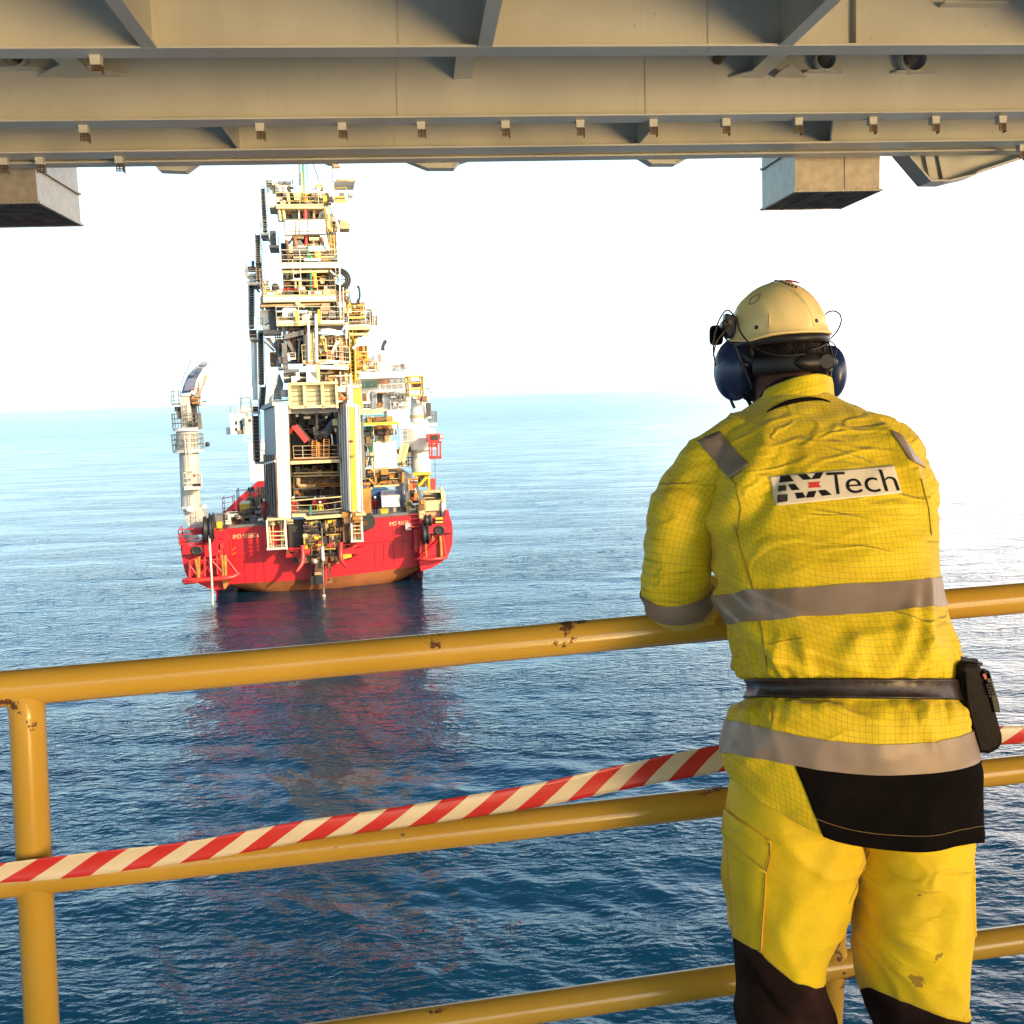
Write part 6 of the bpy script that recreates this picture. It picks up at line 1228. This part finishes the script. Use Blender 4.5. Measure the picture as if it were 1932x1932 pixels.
# black rear panel from the lower band to the hem
thl = lambda t: math.pi + math.acos(lerp(.567, .42, t)); thr = lambda t: 2 * math.pi + .55
g = MB(); sheet(g, FJ, t2b, lambda th: hem(th) + 1.5, blackf, 110, 40, th0=thl, th1=thr, off=.0022, wr=jwr, closed=False)
pn = g.build('black_hem_panel', jacket); s_ = pn.modifiers.new('solid', 'SOLIDIFY'); s_.thickness = .0015; s_.offset = 1
g = MB(); R_ = [FJ(th, hem(th) - 34) for th in np.linspace(thl(.8), thr(0), 70)]; ctr = FJ(0, 1570).lerp(FJ(math.pi, 1570), .5)
def outw(p, c, d): v = Vector((p.x - c.x, p.y - c.y, 0)).normalized(); return p + v * d
R_ = [outw(FJ(th, hem(th) - 30), ctr, .0047 + jwr(FJ(th, hem(th) - 30), th, hem(th) - 30)) for th in np.linspace(thl(.8), thr(0), 90)]; g.path(R_, 0.0005, thread, 5); g.build('hem_stitching', jacket)
# leather belt
def bw(p, th, py): return .35 * jwr(p, th, py)
g = MB(); sheet(g, FJ, lambda th: 1280 + 1.5 * math.cos(th) + 9 * smooth((math.cos(th) - .75) / .25), lambda th: 1322 + 2 * math.cos(th) + 9 * smooth((math.cos(th) - .75) / .25), leather, 170, 10, off=.008, wr=bw)
belt = g.build('belt', man); s_ = belt.modifiers.new('solid', 'SOLIDIFY'); s_.thickness = .004; s_.offset = 1
# ------------------------------------------------------------------ trousers
LL = [(1440, 1380, 1606, 1.668, .122, 0), (1560, 1366, 1622, 1.668, .124, 0), (1640, 1369, 1618, 1.664, .122, 0), (1700, 1376, 1602, 1.657, .115, 0), (1770, 1384, 1582, 1.648, .103, 0), (1837, 1389, 1564, 1.645, .094, 0), (1932, 1398, 1578, 1.65, .090, 0), (2040, 1410, 1572, 1.66, .085, 0), (2200, 1425, 1560, 1.655, .075, 0), (2400, 1430, 1560, 1.64, .075, 0)]
LR = [(1440, 1606, 1838, 1.665, .120, 0), (1560, 1596, 1838, 1.664, .122, 0), (1640, 1600, 1837, 1.658, .120, 0), (1705, 1608, 1836, 1.648, .116, 0), (1770, 1613, 1832, 1.635, .108, 0), (1833, 1619, 1825, 1.632, .100, 0), (1932, 1638, 1822, 1.635, .093, 0), (2040, 1645, 1812, 1.64, .088, 0), (2200, 1655, 1805, 1.64, .077, 0), (2400, 1660, 1805, 1.625, .077, 0)]
FL, FR = surf(LL, 2.3), surf(LR, 2.3)
def bl(th): c = math.cos(th); return interp(c, [-1, -.85, -.55, -.1, .35, .7, 1], [1745, 1772, 1812, 1846, 1866, 1864, 1850])
def br(th): c = math.cos(th); return interp(c, [-1, -.8, -.4, .1, .55, .85, 1], [1862, 1881, 1899, 1917, 1924, 1920, 1912])
TF = []
for px, py, ang, ln, wd, amp in ((1560, 1640, 55, .10, .016, .006), (1650, 1660, -60, .12, .014, .008), (1680, 1745, -38, .10, .014, .006), (1700, 1830, -50, .10, .012, .005), (1500, 1700, 80, .12, .016, .004), (1760, 1650, 60, .10, .012, .004), (1780, 1780, 70, .10, .014, .005), (1640, 1820, -65, .10, .010, .006), (1500, 1830, -70, .06, .010, .004), (1420, 1830, -55, .08, .010, .008), (1445, 1880, -60, .08, .010, -.008), (1480, 1600, 15, .08, .010, .003), (1700, 1600, 4, .12, .010, .003)):
    x, z = P2(px, py, 1.54); TF.append((x, z, RAD(ang), ln, wd, amp))
def twr(p, th, py):
    w = .010 * noise.noise(Vector((p.x * 6, p.y * 6, p.z * 5))) + .003 * noise.noise(Vector((p.x * 20, p.y * 20, p.z * 14)))
    if math.sin(th) < .3:
        for f in TF: w += fold(p, *f)
    w += .005 * max(0, 1 - 4 * abs(noise.noise(Vector((p.x * 7 + p.z * 4, p.y * 7, p.z * 5 - p.x * 3 + 4))))) ** 2
    return w + smooth((py - 1830) / 120) * .006 * math.sin(py * .045 + 2 * math.cos(th) + 4 * noise.noise(p * 4))
g = MB()
for F, bd in ((FL, bl), (FR, br)): sheet(g, F, 1440, bd, trou_m, 100, 110, wr=twr)
trousers = g.build('trousers', man); s_ = trousers.modifiers.new('solid', 'SOLIDIFY'); s_.thickness = .0015; s_.offset = -1
for F, bd in ((FL, bl), (FR, br)):
    g = MB(); sheet(g, F, bd, 2395, brownf, 100, 90, wr=twr); g.build('lower_leg_panel', trousers)
    g = MB(); P_ = []
    for th in np.linspace(0, 2 * math.pi, 70):
        p = F(th, bd(th)); c = (F(0, bd(th)) + F(math.pi, bd(th))) / 2; P_.append(outw(p, c, twr(p, th, bd(th)) + .0006))
    g.path(P_, .0011, trou_m, 5, False); g.build('panel_edge', trousers)
bpy.context.view_layer.update()
def bvh_of(objs):
    vs, fs = [], []
    for o in objs:
        k = len(vs); vs += [v.co.copy() for v in o.data.vertices]; fs += [[i + k for i in p.vertices] for p in o.data.polygons]
    return BVHTree.FromPolygons(vs, fs)
BJ = bvh_of([jacket]); BT = bvh_of([trousers] + list(trousers.children))
def onto(bv, px, py, off):
    d = ray(px, py).normalized(); h, n, i, _ = bv.ray_cast(CAM, d)
    if h is None: h = at(px, py, 1.7); n = -d
    if n.dot(d) > 0: n = -n
    return h + n * off
def patch(name, bv, c, m, off, parent, nu=24, nv=12, thick=.0012, fn=None):
    rows = []
    for i in range(nv + 1):
        t = i / nv; rows.append([onto(bv, *(lerp(lerp(c[0][k], c[1][k], u), lerp(c[3][k], c[2][k], u), t) for k in (0, 1)), off) for u in np.linspace(0, 1, nu + 1)])
    g = MB(); g.grid(rows, m, flip=True); o = g.build(name, parent); s = o.modifiers.new('solid', 'SOLIDIFY'); s.thickness = thick; s.offset = 0; return o
patch('shoulder_band', BJ, [(1316, 832), (1358, 815), (1413, 878), (1378, 905)], refl_m, .0022, jacket)
patch('shoulder_band', BJ, [(1680, 812), (1700, 822), (1745, 884), (1716, 868)], refl_m, .0022, jacket, 10, 12)
# printed badge on the back, with its lettering
badge_m = mat('badge_print', (.80, .66, .46), .5, 0, .05, 6); ink = mat('badge_ink', (.012, .010, .010), .45, 0, .2, 30); ink2 = mat('badge_ink_worn', (.06, .045, .03), .5, 0, .5, 60); redk = mat('badge_red', (.62, .05, .03), .5)
def K(cx, cy): return ((2600 + cx * .5176) / 1.98758, (1400 + cy * .5176) / 1.98758)
bd_ = patch('logo_badge', BJ, [K(548, 752), K(1450, 672), K(1505, 872), K(602, 962)], badge_m, .0020, jacket, 48, 16, .0008)
def glyphs(polys, m, g, off=.0030):
    for po in polys:
        v = [onto(BJ, *K(*p), off) for p in po]; g.add(v, [tuple(range(len(v)))[::-1]], m)
def sub(po, n=6):                           # densify outline rows between two edges
    return po
g = MB()
def qd(a, b, c, d, m, n=6):
    rows = [[onto(BJ, *K(*(lerp(lerp(a[k], b[k], u), lerp(d[k], c[k], u), t) for k in (0, 1))), .0030) for u in np.linspace(0, 1, n + 1)] for t in np.linspace(0, 1, 5)]; g.grid(rows, m, flip=True)
qd((632, 752), (698, 745), (730, 790), (624, 800), ink); qd((622, 822), (676, 818), (676, 856), (618, 866), ink2); qd((688, 812), (735, 808), (770, 850), (712, 855), ink); qd((616, 888), (684, 880), (682, 932), (610, 944), ink2)
qd((752, 740), (815, 736), (858, 775), (795, 780), ink); qd((885, 728), (942, 724), (915, 770), (850, 776), ink); qd((825, 798), (918, 790), (905, 812), (838, 816), redk); qd((838, 814), (905, 810), (925, 832), (832, 838), redk)
qd((735, 872), (790, 868), (812, 905), (750, 915), ink); qd((832, 862), (890, 857), (872, 904), (812, 908), ink); qd((900, 856), (955, 850), (1002, 886), (930, 896), ink)
g.build('logo_lettering', jacket)
def tech():
    cu = bpy.data.curves.new('t', 'FONT'); cu.body = 'Tech'; cu.size = 1; cu.resolution_u = 6; cu.offset = -.004
    t = bpy.data.objects.new('t', cu); COL.objects.link(t); bpy.context.view_layer.update(); me = bpy.data.meshes.new_from_object(t.evaluated_get(bpy.context.evaluated_depsgraph_get())); bpy.data.objects.remove(t)
    import bmesh; bm = bmesh.new(); bm.from_mesh(me); bmesh.ops.triangulate(bm, faces=bm.faces[:])
    for _ in range(3): bmesh.ops.subdivide_edges(bm, edges=[e for e in bm.edges if e.calc_length() > .07], cuts=1); bmesh.ops.triangulate(bm, faces=[f for f in bm.faces if len(f.verts) > 3])
    xs = [v.co.x for v in bm.verts]; x0, x1 = min(xs), max(xs); ys = [v.co.y for v in bm.verts]; y1 = max(ys); y0 = min(ys)
    hT = .72
    bm.verts.ensure_lookup_table(); st = [min(bm.verts, key=lambda v: v.co.x)]; T_ = set(st)
    while st:
        v = st.pop()
        for e_ in v.link_edges:
            o_ = e_.other_vert(v)
            if o_ not in T_: T_.add(o_); st.append(o_)
    tx1 = max(v.co.x for v in T_); ex0 = min(v.co.x for v in bm.verts if v not in T_)
    for v in bm.verts:
        u = (v.co.x - x0) / (tx1 - x0) * .275 if v in T_ else .262 + (v.co.x - ex0) / (x1 - ex0) * .738
        w = v.co.y / hT
        bx, by = lerp(975, 1492, u), lerp(886, 856, u); tx, ty = lerp(958, 1436, u), lerp(718, 692, u); px, py = K(lerp(bx, tx, w), lerp(by, ty, w)); v.co = onto(BJ, px, py, .0030)
    bm.to_mesh(me); me.materials.clear(); me.materials.append(ink); o = bpy.data.objects.new('logo_lettering', me); COL.objects.link(o); o.parent = jacket
tech()
seam_c = mat('jacket_seam_thread', (.30, .22, .02), .8)
g = MB()
for pts in (((1385, 990), (1404, 1050), (1424, 1120), (1438, 1190), (1449, 1270)), ((1356, 868), (1388, 915), (1398, 960), (1392, 1000)), ((1460, 1332), (1456, 1380)), ((1738, 905), (1752, 960), (1757, 1010))):
    g.path([onto(BJ, float(np.interp(k, range(len(pts)), [p[0] for p in pts])), float(np.interp(k, range(len(pts)), [p[1] for p in pts])), .0008) for k in np.linspace(0, len(pts) - 1, 40)], .0011, seam_c, 6)
split_build(g, 'jacket_seam', jacket, None, .002)
# collar: stand-up loft round the neck
CK = [(812, 1392, 1560, 1.975, .085, .30), (790, 1398, 1574, 1.965, .082, .28), (765, 1414, 1572, 1.955, .078, .25), (735, 1436, 1563, 1.95, .072, .2), (712, 1450, 1550, 1.95, .068, .15)]
def FC(th, t):
    c, s = math.cos(th), math.sin(th); py0 = 780 - 14 * c; lx, rx = lerp(1400, 1440, t), lerp(1577, 1562, t); y0 = 1.945 + .01 * t; bdp = lerp(.080, .072, t)
    a = at(lx, lerp(800, 742, t), y0); b = at(rx, lerp(766, 722, t), y0); ctr_ = (a + b) / 2; hw = (b.x - a.x) / 2
    p = Vector((ctr_.x + hw * c, ctr_.y + bdp * s, ctr_.z + (b.z - a.z) / 2 * c + lerp(.022, .026, t) * -s * .9 - .03 * max(s, 0)))
    n = Vector((c, s, 0)); return p + n * (.004 * math.sin(th * 5 + 3 * t) * t + .003 * noise.noise(p * 25))
g = MB(); rows = [[FC(2 * math.pi * j / 72, i / 18) for j in range(72)] for i in range(19)]; uvs = [((j / 72 - .75) * .5, i * .0034) for i in range(19) for j in range(72)]
g.grid(rows, jack_m, True, uvs); o = g.build('collar', jacket); s_ = o.modifiers.new('solid', 'SOLIDIFY'); s_.thickness = .005; s_.offset = -1
g = MB(); g.grid([[p + Vector((math.cos(2 * math.pi * j / 72), math.sin(2 * math.pi * j / 72), 0)) * -.012 + Vector((0, 0, dz)) for j, p in enumerate(rows[0])] for dz in (-.02, .012)], blackf, True); g.build('inner_collar', jacket)
g = MB(); P_ = [onto(bvh_of([jacket, o]), x, y, .001) for x, y in ((1447, 778), (1460, 771), (1480, 763), (1505, 757), (1530, 754), (1552, 755), (1566, 759))]; g.path(spline(P_, 20), [.001 + .0042 * math.sin(math.pi * k / 20) for k in range(21)], blackf, 8); g.build('collar_gap', jacket)
# cargo pockets
patch('pocket_flap', BT, [(1374, 1528), (1458, 1588), (1449, 1640), (1370, 1572)], trou_m, .006, trousers, 16, 8, .006); patch('cargo_pocket', BT, [(1374, 1574), (1447, 1641), (1439, 1795), (1388, 1768)], trou_m, .003, trousers, 12, 16, .006)
g = MB(); P_ = [at(x, y, 1.64) for x, y in ((1836, 1590), (1842, 1640), (1843, 1720), (1845, 1768), (1838, 1775), (1830, 1762), (1828, 1640), (1828, 1592))]; g.prism(P_, (0, .05, 0), trou_m); g.build('cargo_pocket', trousers, .003)
g = MB(); g.path([onto(BT, x, y, .0012) for x, y in zip(np.linspace(1642, 1600, 24), np.linspace(1606, 1704, 24))], .0012, thread, 5); g.path([onto(BT, x, y, .0105) for x, y in ((1458, 1588), (1456, 1612), (1450, 1640))], .001, thread, 5); g.path([onto(BT, x, y, .0075) for x, y in zip(np.linspace(1447, 1439, 12), np.linspace(1644, 1794, 12))], .001, thread, 5); split_build(g, 'trouser_seam', trousers, None, .002)
# ------------------------------------------------------------------ body (one continuous mesh)
HC = at(1474, 655, 2.085)                   # middle of the head
HY = RAD(17)                                # head turned to the left
RZ = Matrix.Rotation(HY, 3, 'Z'); RH = RZ @ Matrix.Rotation(RAD(-8), 3, 'X')
def body():
    g = MB(); m = skin
    g.ball(HC + Vector((0, 0, -.005)), (.074, .094, .108), m, 28, 18, RH); g.ball(HC + RH @ Vector((0, .035, -.075)), (.055, .06, .05), m, 20, 12, RH)
    g.ball(HC + RH @ Vector((0, .098, -.012)), (.013, .020, .026), m, 12, 8, RH); g.ball(HC + RH @ Vector((0, .088, -.052)), (.024, .012, .009), m, 12, 8, RH)
    for s in (-1, 1):
        g.ball(HC + RH @ Vector((s * .076, -.005, -.012)), (.009, .020, .032), m, 12, 8, RH); g.ball(HC + RH @ Vector((s * .030, .086, .012)), (.016, .010, .010), m, 12, 8, RH)
    nk = at(1490, 790, 1.96); g.path([HC + Vector((.0, -.02, -.05)), nk, at(1510, 850, 1.9)], [.058, .060, .075], m, 20)
    g.path(spline([at(1510, 850, 1.88), at(1555, 980, 1.80), at(1590, 1150, 1.74), at(1612, 1300, 1.67), at(1610, 1480, 1.65)], 16), [.07 + .055 * math.sin(math.pi * k / 16) for k in range(17)], m, 24)
    for pts in (SLV_L, SLV_R):
        C = spline([at(px, py, y) for px, py, y, r in pts], 30); g.path(C, [lerp(.045, .026, k / 30) for k in range(31)], m, 16)
    for L_ in (LL, LR): g.path([at((k[1] + k[2]) / 2, k[0], k[3]) for k in L_], [.082, .082, .08, .074, .068, .06, .055, .05, .042, .036], m, 18)
    # forearms crossed on the rail, hands lying over each other
    for pts, s in ((SLV_L, 1), (SLV_R, -1)):
        w0 = at(*pts[-1][:3]); d = Vector((s * .95, .18, -.05)).normalized(); sd = Vector((0, 1, 0)) - d * d.y; sd.normalize(); up = Vector((0, 0, 1))
        g.path([w0 - d * .05, w0, w0 + d * .03, w0 + d * .085], [.026, .025, .034, .036], m, 16)
        for k, (o_, ln) in enumerate(((-.028, .068), (-.010, .078), (.009, .074), (.026, .058))):
            b0 = w0 + d * .075 + sd * o_; g.path([b0, b0 + d * ln * .45 + up * .006, b0 + d * ln * .8 - up * .008, b0 + d * ln * .95 - up * .026], [.0098, .0092, .0085, .007], m, 10)
        t0 = w0 + d * .025 - sd * .03; g.path([t0, t0 + d * .03 - sd * .022, t0 + d * .062 - sd * .026 - up * .006], [.013, .011, .009], m, 10)
    o = g.build('body', man); r = o.modifiers.new('join', 'REMESH'); r.mode = 'VOXEL'; r.voxel_size = .0048; r.use_smooth_shade = True
    s = o.modifiers.new('soft', 'SMOOTH'); s.iterations = 3; s.factor = .5
    dg = bpy.context.evaluated_depsgraph_get(); bpy.context.view_layer.update(); me = bpy.data.meshes.new_from_object(o.evaluated_get(dg)); o.modifiers.clear(); o.data = me
    for p in me.polygons: p.use_smooth = True
    if not me.materials: me.materials.append(m)
    return o
body()
g = MB(); rows = []
for i in range(15):
    t = lerp(-1.25, 1.2, i / 14); row = []
    for j in range(41):
        a = lerp(RAD(168), RAD(372), j / 40); r_ = math.cos(t); q = Vector((.080 * r_ * math.cos(a), .100 * r_ * math.sin(a), .112 * math.sin(t) - .004)); row.append(HC + RH @ (q * (1 + .03 * noise.noise(q * 60))))
    rows.append(row)
g.grid(rows, hair_m)
R_ = random.Random(4)
for k in range(520):
    a = R_.uniform(RAD(185), RAD(355)); t = R_.uniform(-1.1, .1); q = Vector((.081 * math.cos(t) * math.cos(a), .101 * math.cos(t) * math.sin(a), .113 * math.sin(t) - .004)); e = q * 1.02 + Vector((R_.uniform(-.006, .006), R_.uniform(-.004, .002), -.016)); g.tube(HC + RH @ q, HC + RH @ e, .0009, hair_m, .0003, 4, False)
g.path([HC + RH @ Vector((0, -.02, -.06)), HC + RH @ Vector((0, -.03, -.10)), at(1490, 775, 1.965)], [.066, .0635, .0625], hair_m, 24)
g.build('hair', man)
for L_ in (LL, LR):
    k = L_[-1]; c = at((k[1] + k[2]) / 2, k[0], k[3]); c.z = ZF; g = MB()
    g.grid([[Vector((c.x + (.05 - .004 * i) * math.cos(t) * (1 if math.sin(t) < 0 else .95), c.y + .06 + .145 * math.sin(t) * (1 - .03 * i), ZF + .03 + .012 * i)) for t in np.linspace(0, 6.283, 24, endpoint=False)] for i in range(6)], blackf, True)
    g.grid([[Vector((c.x + .055 * math.cos(t), c.y + .06 + .15 * math.sin(t), ZF + z)) for t in np.linspace(0, 6.283, 24, endpoint=False)] for z in (.001, .03)], blk, True)
    g.path([c + Vector((0, 0, .05)), c + Vector((0, .0, .16)), c + Vector((0, 0, .26))], [.062, .060, .066], blackf, 20); g.build('boot', man)
# ------------------------------------------------------------------ hard hat with ear defenders
helm, hnt, hb = new_mat('scuffed_helmet_plastic')
def hm():
    nt = hnt; b = hb; L = nt.links
    base = mixc(nt, ramp(nt, tex(nt, 9, 4), .3, .7), (.80, .55, .20), (.84, .62, .26)); sc = ramp(nt, tex(nt, 24, 8, (1, 3, 1), rough=.75), .62, .70); base = mixc(nt, mth(nt, 'MULTIPLY', sc, .4), base, (.36, .26, .12))
    s2 = ramp(nt, tex(nt, 60, 3, (1, .15, 1), loc=(3, 3, 3)), .74, .78); base = mixc(nt, mth(nt, 'MULTIPLY', s2, .55), base, (.2, .12, .05))
    L.new(base, b.inputs['Base Color']); b.inputs['Roughness'].default_value = .28; bump(nt, b, tex(nt, 30, 3), .15, .002)
hm()
WR = at(1466, 641, 2.075)                   # centre of the helmet rim
HX, HYY, HZ = .0875, .113, .113
RHT = RZ @ Matrix.Rotation(RAD(-3), 3, 'X')
def hp(a, t, off=0):                        # azimuth (0 = right, 90 = front), t: 0 rim .. 1 top
    e = t * math.pi / 2; r_ = math.cos(e) ** .96; z = math.sin(e) ** .95
    b_ = .0035 * math.exp(-((r_ * math.cos(a) * HX) / .010) ** 2) * (1 if t > .05 else 0)
    b_ += .0022 * (math.exp(-((abs(r_ * math.cos(a)) * HX - .062) / .006) ** 2))
    fl = .006 * math.exp(-(t / .05) ** 2)
    q = Vector(((HX * r_ + fl + off) * math.cos(a), (HYY * r_ + fl + off) * math.sin(a), (HZ + off) * z)); n = Vector((q.x / HX, q.y / HYY, q.z / HZ + .001)).normalized()
    if math.sin(a) > .3: q.z -= .004 * (math.sin(a) - .3) * (1 - t)
    q.z -= .007 * math.exp(-((a - RAD(200)) / .35) ** 2) * (1 - t) ** 3
    return WR + RHT @ (q + n * b_)
hat = empty('hard_hat', (0, 0, 0), 0, man); hat.matrix_parent_inverse = WB[man.name]
g = MB(); rows = [[hp(2 * math.pi * j / 96, i / 40) for j in range(96)] for i in range(41)]; g.grid(rows, helm, True); shell = g.build('helmet_shell', hat); s_ = shell.modifiers.new('solid', 'SOLIDIFY'); s_.thickness = .003; s_.offset = -1
g = MB()
for k in range(44): pass
g.path([hp(2 * math.pi * j / 96, .012, .001) for j in range(97)], .0028, helm, 8, False)
for a, t in ((RAD(283), .12), (RAD(208), .12)): p = hp(a, t, .0004); n = (p - WR).normalized(); g.tube(p - n * .002, p + n * .0006, .0042, blk, n=12)
g.build('helmet_rim', hat)
g = MB()
for k in range(9): p = hp(RAD(lerp(268, 234, k / 8)), .56 + .042 * k, .0022); n = (p - WR).normalized(); g.tube(p - n * .002, p + n * .0006, .0022, blk, n=8)
g.path([hp(RAD(lerp(277, 232, ((t - .06) / .86) ** 1.6)), t, -.0004) for t in np.linspace(.06, .92, 30)], .0028, helm, 10); g.path([hp(RAD(224), t, .0003) for t in np.linspace(.08, .22, 5)], .0014, helm, 6); g.build('vent_ridge', hat)
g = MB(); c = hp(RAD(292), .76, .001); n = (c - WR).normalized(); x = n.cross(Vector((0, 0, 1))).normalized(); y = x.cross(n); g.add([c + n * .001 + (x * math.cos(q) * .017 + y * math.sin(q) * .013) for q in np.linspace(0, 6.283, 24, endpoint=False)], [tuple(range(24))], mat('red_sticker', (.40, .02, .015), .4)); g.build('sticker', hat).modifiers.new('s', 'SOLIDIFY').thickness = .001
g = MB(); P_ = [hp(RAD(a), t, .0008) for a, t in ((192, .40), (200, .40), (207, .44), (206, .54), (197, .52), (191, .47), (192, .40))]; g.path(P_, .0006, ink2, 5); g.build('printed_mark', hat)
strap = mat('black_plastic', (.018, .016, .015), .38, 0, .2, 20); cupm = mat('ear_cup_navy', (.010, .022, .075), .30, 0, .15, 18); strap.node_tree.nodes['Principled BSDF'].inputs['Specular IOR Level'].default_value = .22; hair_m.node_tree.nodes['Principled BSDF'].inputs['Specular IOR Level'].default_value = .15; wirem = mat('dark_wire', (.05, .04, .035), .35, .6)
g = MB()
def hb_(a, z, off): return WR + RHT @ Vector(((.090 + off) * math.cos(a), (.112 + off) * math.sin(a), z))
for z0, z1, a0, a1, o_ in ((-.014, -.002, 150, 390, -.002), (-.072, -.040, 205, 332, .0), ):
    g.grid([[hb_(RAD(a), lerp(z0, z1, t), o_ + .003 * math.sin(math.pi * t)) for a in np.linspace(a0, a1, 40)] for t in np.linspace(0, 1, 6)], strap)
for s_a, e_a in ((172, 214), (368, 326)):
    g.grid([[hb_(RAD(lerp(s_a, e_a, u)), lerp(-.004, -.048, u) + lerp(0, -.020, t), .0) for u in np.linspace(0, 1, 16)] for t in (0, .5, 1)], strap)
o = g.build('head_harness', hat); s_ = o.modifiers.new('solid', 'SOLIDIFY'); s_.thickness = .004; s_.offset = 1
g = MB(); g.ball(hb_(RAD(277), -.056, .006), (.046, .013, .017), strap, 24, 12, RHT); q = hb_(RAD(284), -.056, .016); g.lathe([(.0165, -.006), (.0165, .008), (.013, .010)], q, strap, 26, Matrix.Rotation(RAD(90) , 3, 'X') @ Matrix.Identity(3)); g.build('ratchet_knob', hat)
def cup(side, px, py, y, r, yaw, label):
    c = at(px, py, y); e = MB(); M = RZ @ Matrix.Rotation(RAD(yaw), 3, 'Z'); e.ball(c, r, cupm, 32, 20, M); o = e.build('ear_cup', hat, label=label)
    return c, M
cL, ML = cup(-1, 1386, 698, 2.075, (.039, .047, .062), 8, None); cR, MR = cup(1, 1566, 703, 2.13, (.030, .046, .056), -6, None)
for c, M, s in ((cL, ML, 1), (cR, MR, -1)):
    g = MB(); g.ball(c + M @ Vector((s * .034, -.006, 0)), (.024, .050, .064), strap, 28, 16, M); g.build('ear_cushion', hat)
# spring arms, pivot, microphone boom and cables
def wire(pts, r, m, name, n=30):
    g = MB(); g.path(spline([at(*p) for p in pts], n), r, m, 7); return g.build(name, hat)
g = MB()
q = [(1352, 592), (1366, 588), (1385, 598), (1390, 612), (1386, 634), (1374, 640), (1362, 632)]
g.prism([at(x, y, 2.06) for x, y in [(1370, 590), (1390, 596), (1389, 628), (1376, 640), (1366, 622)]], (0, .03, 0), strap); g.prism([at(x, y, 2.05) for x, y in [(1364, 606), (1372, 600), (1378, 612), (1370, 624), (1362, 618)]], (0, .03, 0), strap); g.build('side_pivot', hat, .003)
g = MB(); g.tube(at(1378, 608, 2.052), at(1378, 608, 2.045), .004, rusty, n=12); g.build('pivot_screw', hat)
wire([(1373, 614, 2.045), (1366, 626, 2.04), (1355, 640, 2.04), (1349, 655, 2.04), (1346, 672, 2.045)], .0016, wirem, 'spring_arm'); wire([(1364, 632, 2.04), (1372, 642, 2.03), (1386, 652, 2.02), (1398, 680, 2.015), (1404, 690, 2.015)], .0017, wirem, 'spring_arm'); wire([(1400, 684, 2.014), (1410, 710, 2.012), (1419, 734, 2.013)], .0028, strap, 'spring_arm')
wire([(1559, 638, 2.10), (1572, 648, 2.08), (1578, 656, 2.08), (1574, 676, 2.07), (1572, 690, 2.07)], .0014, wirem, 'spring_arm'); wire([(1560, 642, 2.09), (1568, 660, 2.08), (1571, 680, 2.07), (1567, 708, 2.068), (1562, 726, 2.07)], .0020, wirem, 'spring_arm')
wire([(1347, 660, 2.03), (1350, 690, 2.04), (1346, 650, 2.02), (1356, 606, 2.02), (1372, 585, 2.02), (1388, 600, 2.02), (1398, 628, 2.005), (1420, 652, 1.98), (1450, 667, 1.955), (1480, 671, 1.95), (1520, 668, 1.955)][1:], .0017, strap, 'cable', 60)
wire([(1556, 612, 2.08), (1554, 600, 2.08), (1562, 589, 2.08), (1575, 587, 2.08), (1585, 594, 2.08), (1587, 606, 2.08), (1580, 624, 2.07), (1568, 638, 2.06), (1553, 652, 2.0), (1530, 660, 1.965)], .0017, strap, 'cable', 60)
wire([(1378, 752, 2.03), (1382, 762, 2.03), (1386, 770, 2.03)], .003, strap, 'cable')
g = MB(); P_ = [at(1353 + 12.5 * math.copysign(abs(math.cos(t)) ** .55, math.cos(t)), 632 + 19 * math.copysign(abs(math.sin(t)) ** .5, math.sin(t)), 2.10) for t in np.linspace(0, 6.283, 26, endpoint=False)]; g.prism(P_, (0, .018, 0), blackf); g.build('microphone_pad', hat, .004)
wire([(1400, 742, 2.05), (1412, 756, 2.06), (1420, 775, 2.09), (1424, 790, 2.12)], .004, strap, 'microphone_boom')
# ------------------------------------------------------------------ radio on the belt (a thing of its own)
rad = wempty('handheld_radio', tuple(at(1855, 1420, 1.60))); tag(rad, 'black handheld radio in a worn holster on the right hip of the man', 'radio')
RP = [(1811, 1254), (1824, 1250), (1850, 1251), (1855, 1262), (1878, 1330), (1894, 1388), (1895, 1402), (1886, 1416), (1868, 1425), (1848, 1423), (1832, 1412), (1820, 1360), (1812, 1300)]
radm = mat('radio_case', (.010, .006, .005), .5, 0, .3, 14, bmp=.002, bs=40)
radm.node_tree.nodes['Principled BSDF'].inputs['Specular IOR Level'].default_value = .10
g = MB(); g.prism([at(x, y, 1.575) for x, y in RP], (0, .048, 0), radm); body_r = g.build('holster', rad, .008)
g = MB(); a = at(1833, 1256, 1.60); g.tube(a, at(1833, 1244, 1.60), .0095, radm, n=16); g.tube(at(1846, 1254, 1.60), at(1847, 1249, 1.6), .006, strap, n=12); g.build('volume_knob', rad, .001)
g = MB(); A_, B_, C_, D_ = (1857, 1268), (1868, 1266), (1890, 1336), (1880, 1340)
g.prism([at(x, y, 1.571) for x, y in (A_, B_, (1886, 1328), (1888, 1345), (1876, 1345))], (0, .02, 0), strap); g.build('radio_front', rad, .002)
g = MB()
for i in range(5):
    for j in range(3):
        x = 1862 + 2.6 * i * .55 + j * 4.6; y = 1292 + i * 5.2 - j * .5; g.ball(at(x, y, 1.569), .0018, mat('radio_key', (.10, .06, .05), .4), 8, 5)
g.build('keypad', rad)
g = MB(); g.prism([at(x, y, 1.571) for x, y in ((1854, 1272), (1866, 1269), (1869, 1279), (1858, 1282))], (0, .003, 0), mat('radio_orange_button', (.34, .06, .03), .5)); g.build('button', rad)
g = MB(); g.path([at(x, y, 1.572) for x, y in ((1822, 1270), (1826, 1320), (1838, 1370), (1850, 1408))], .003, radm, 8); g.build('holster_seam', rad)
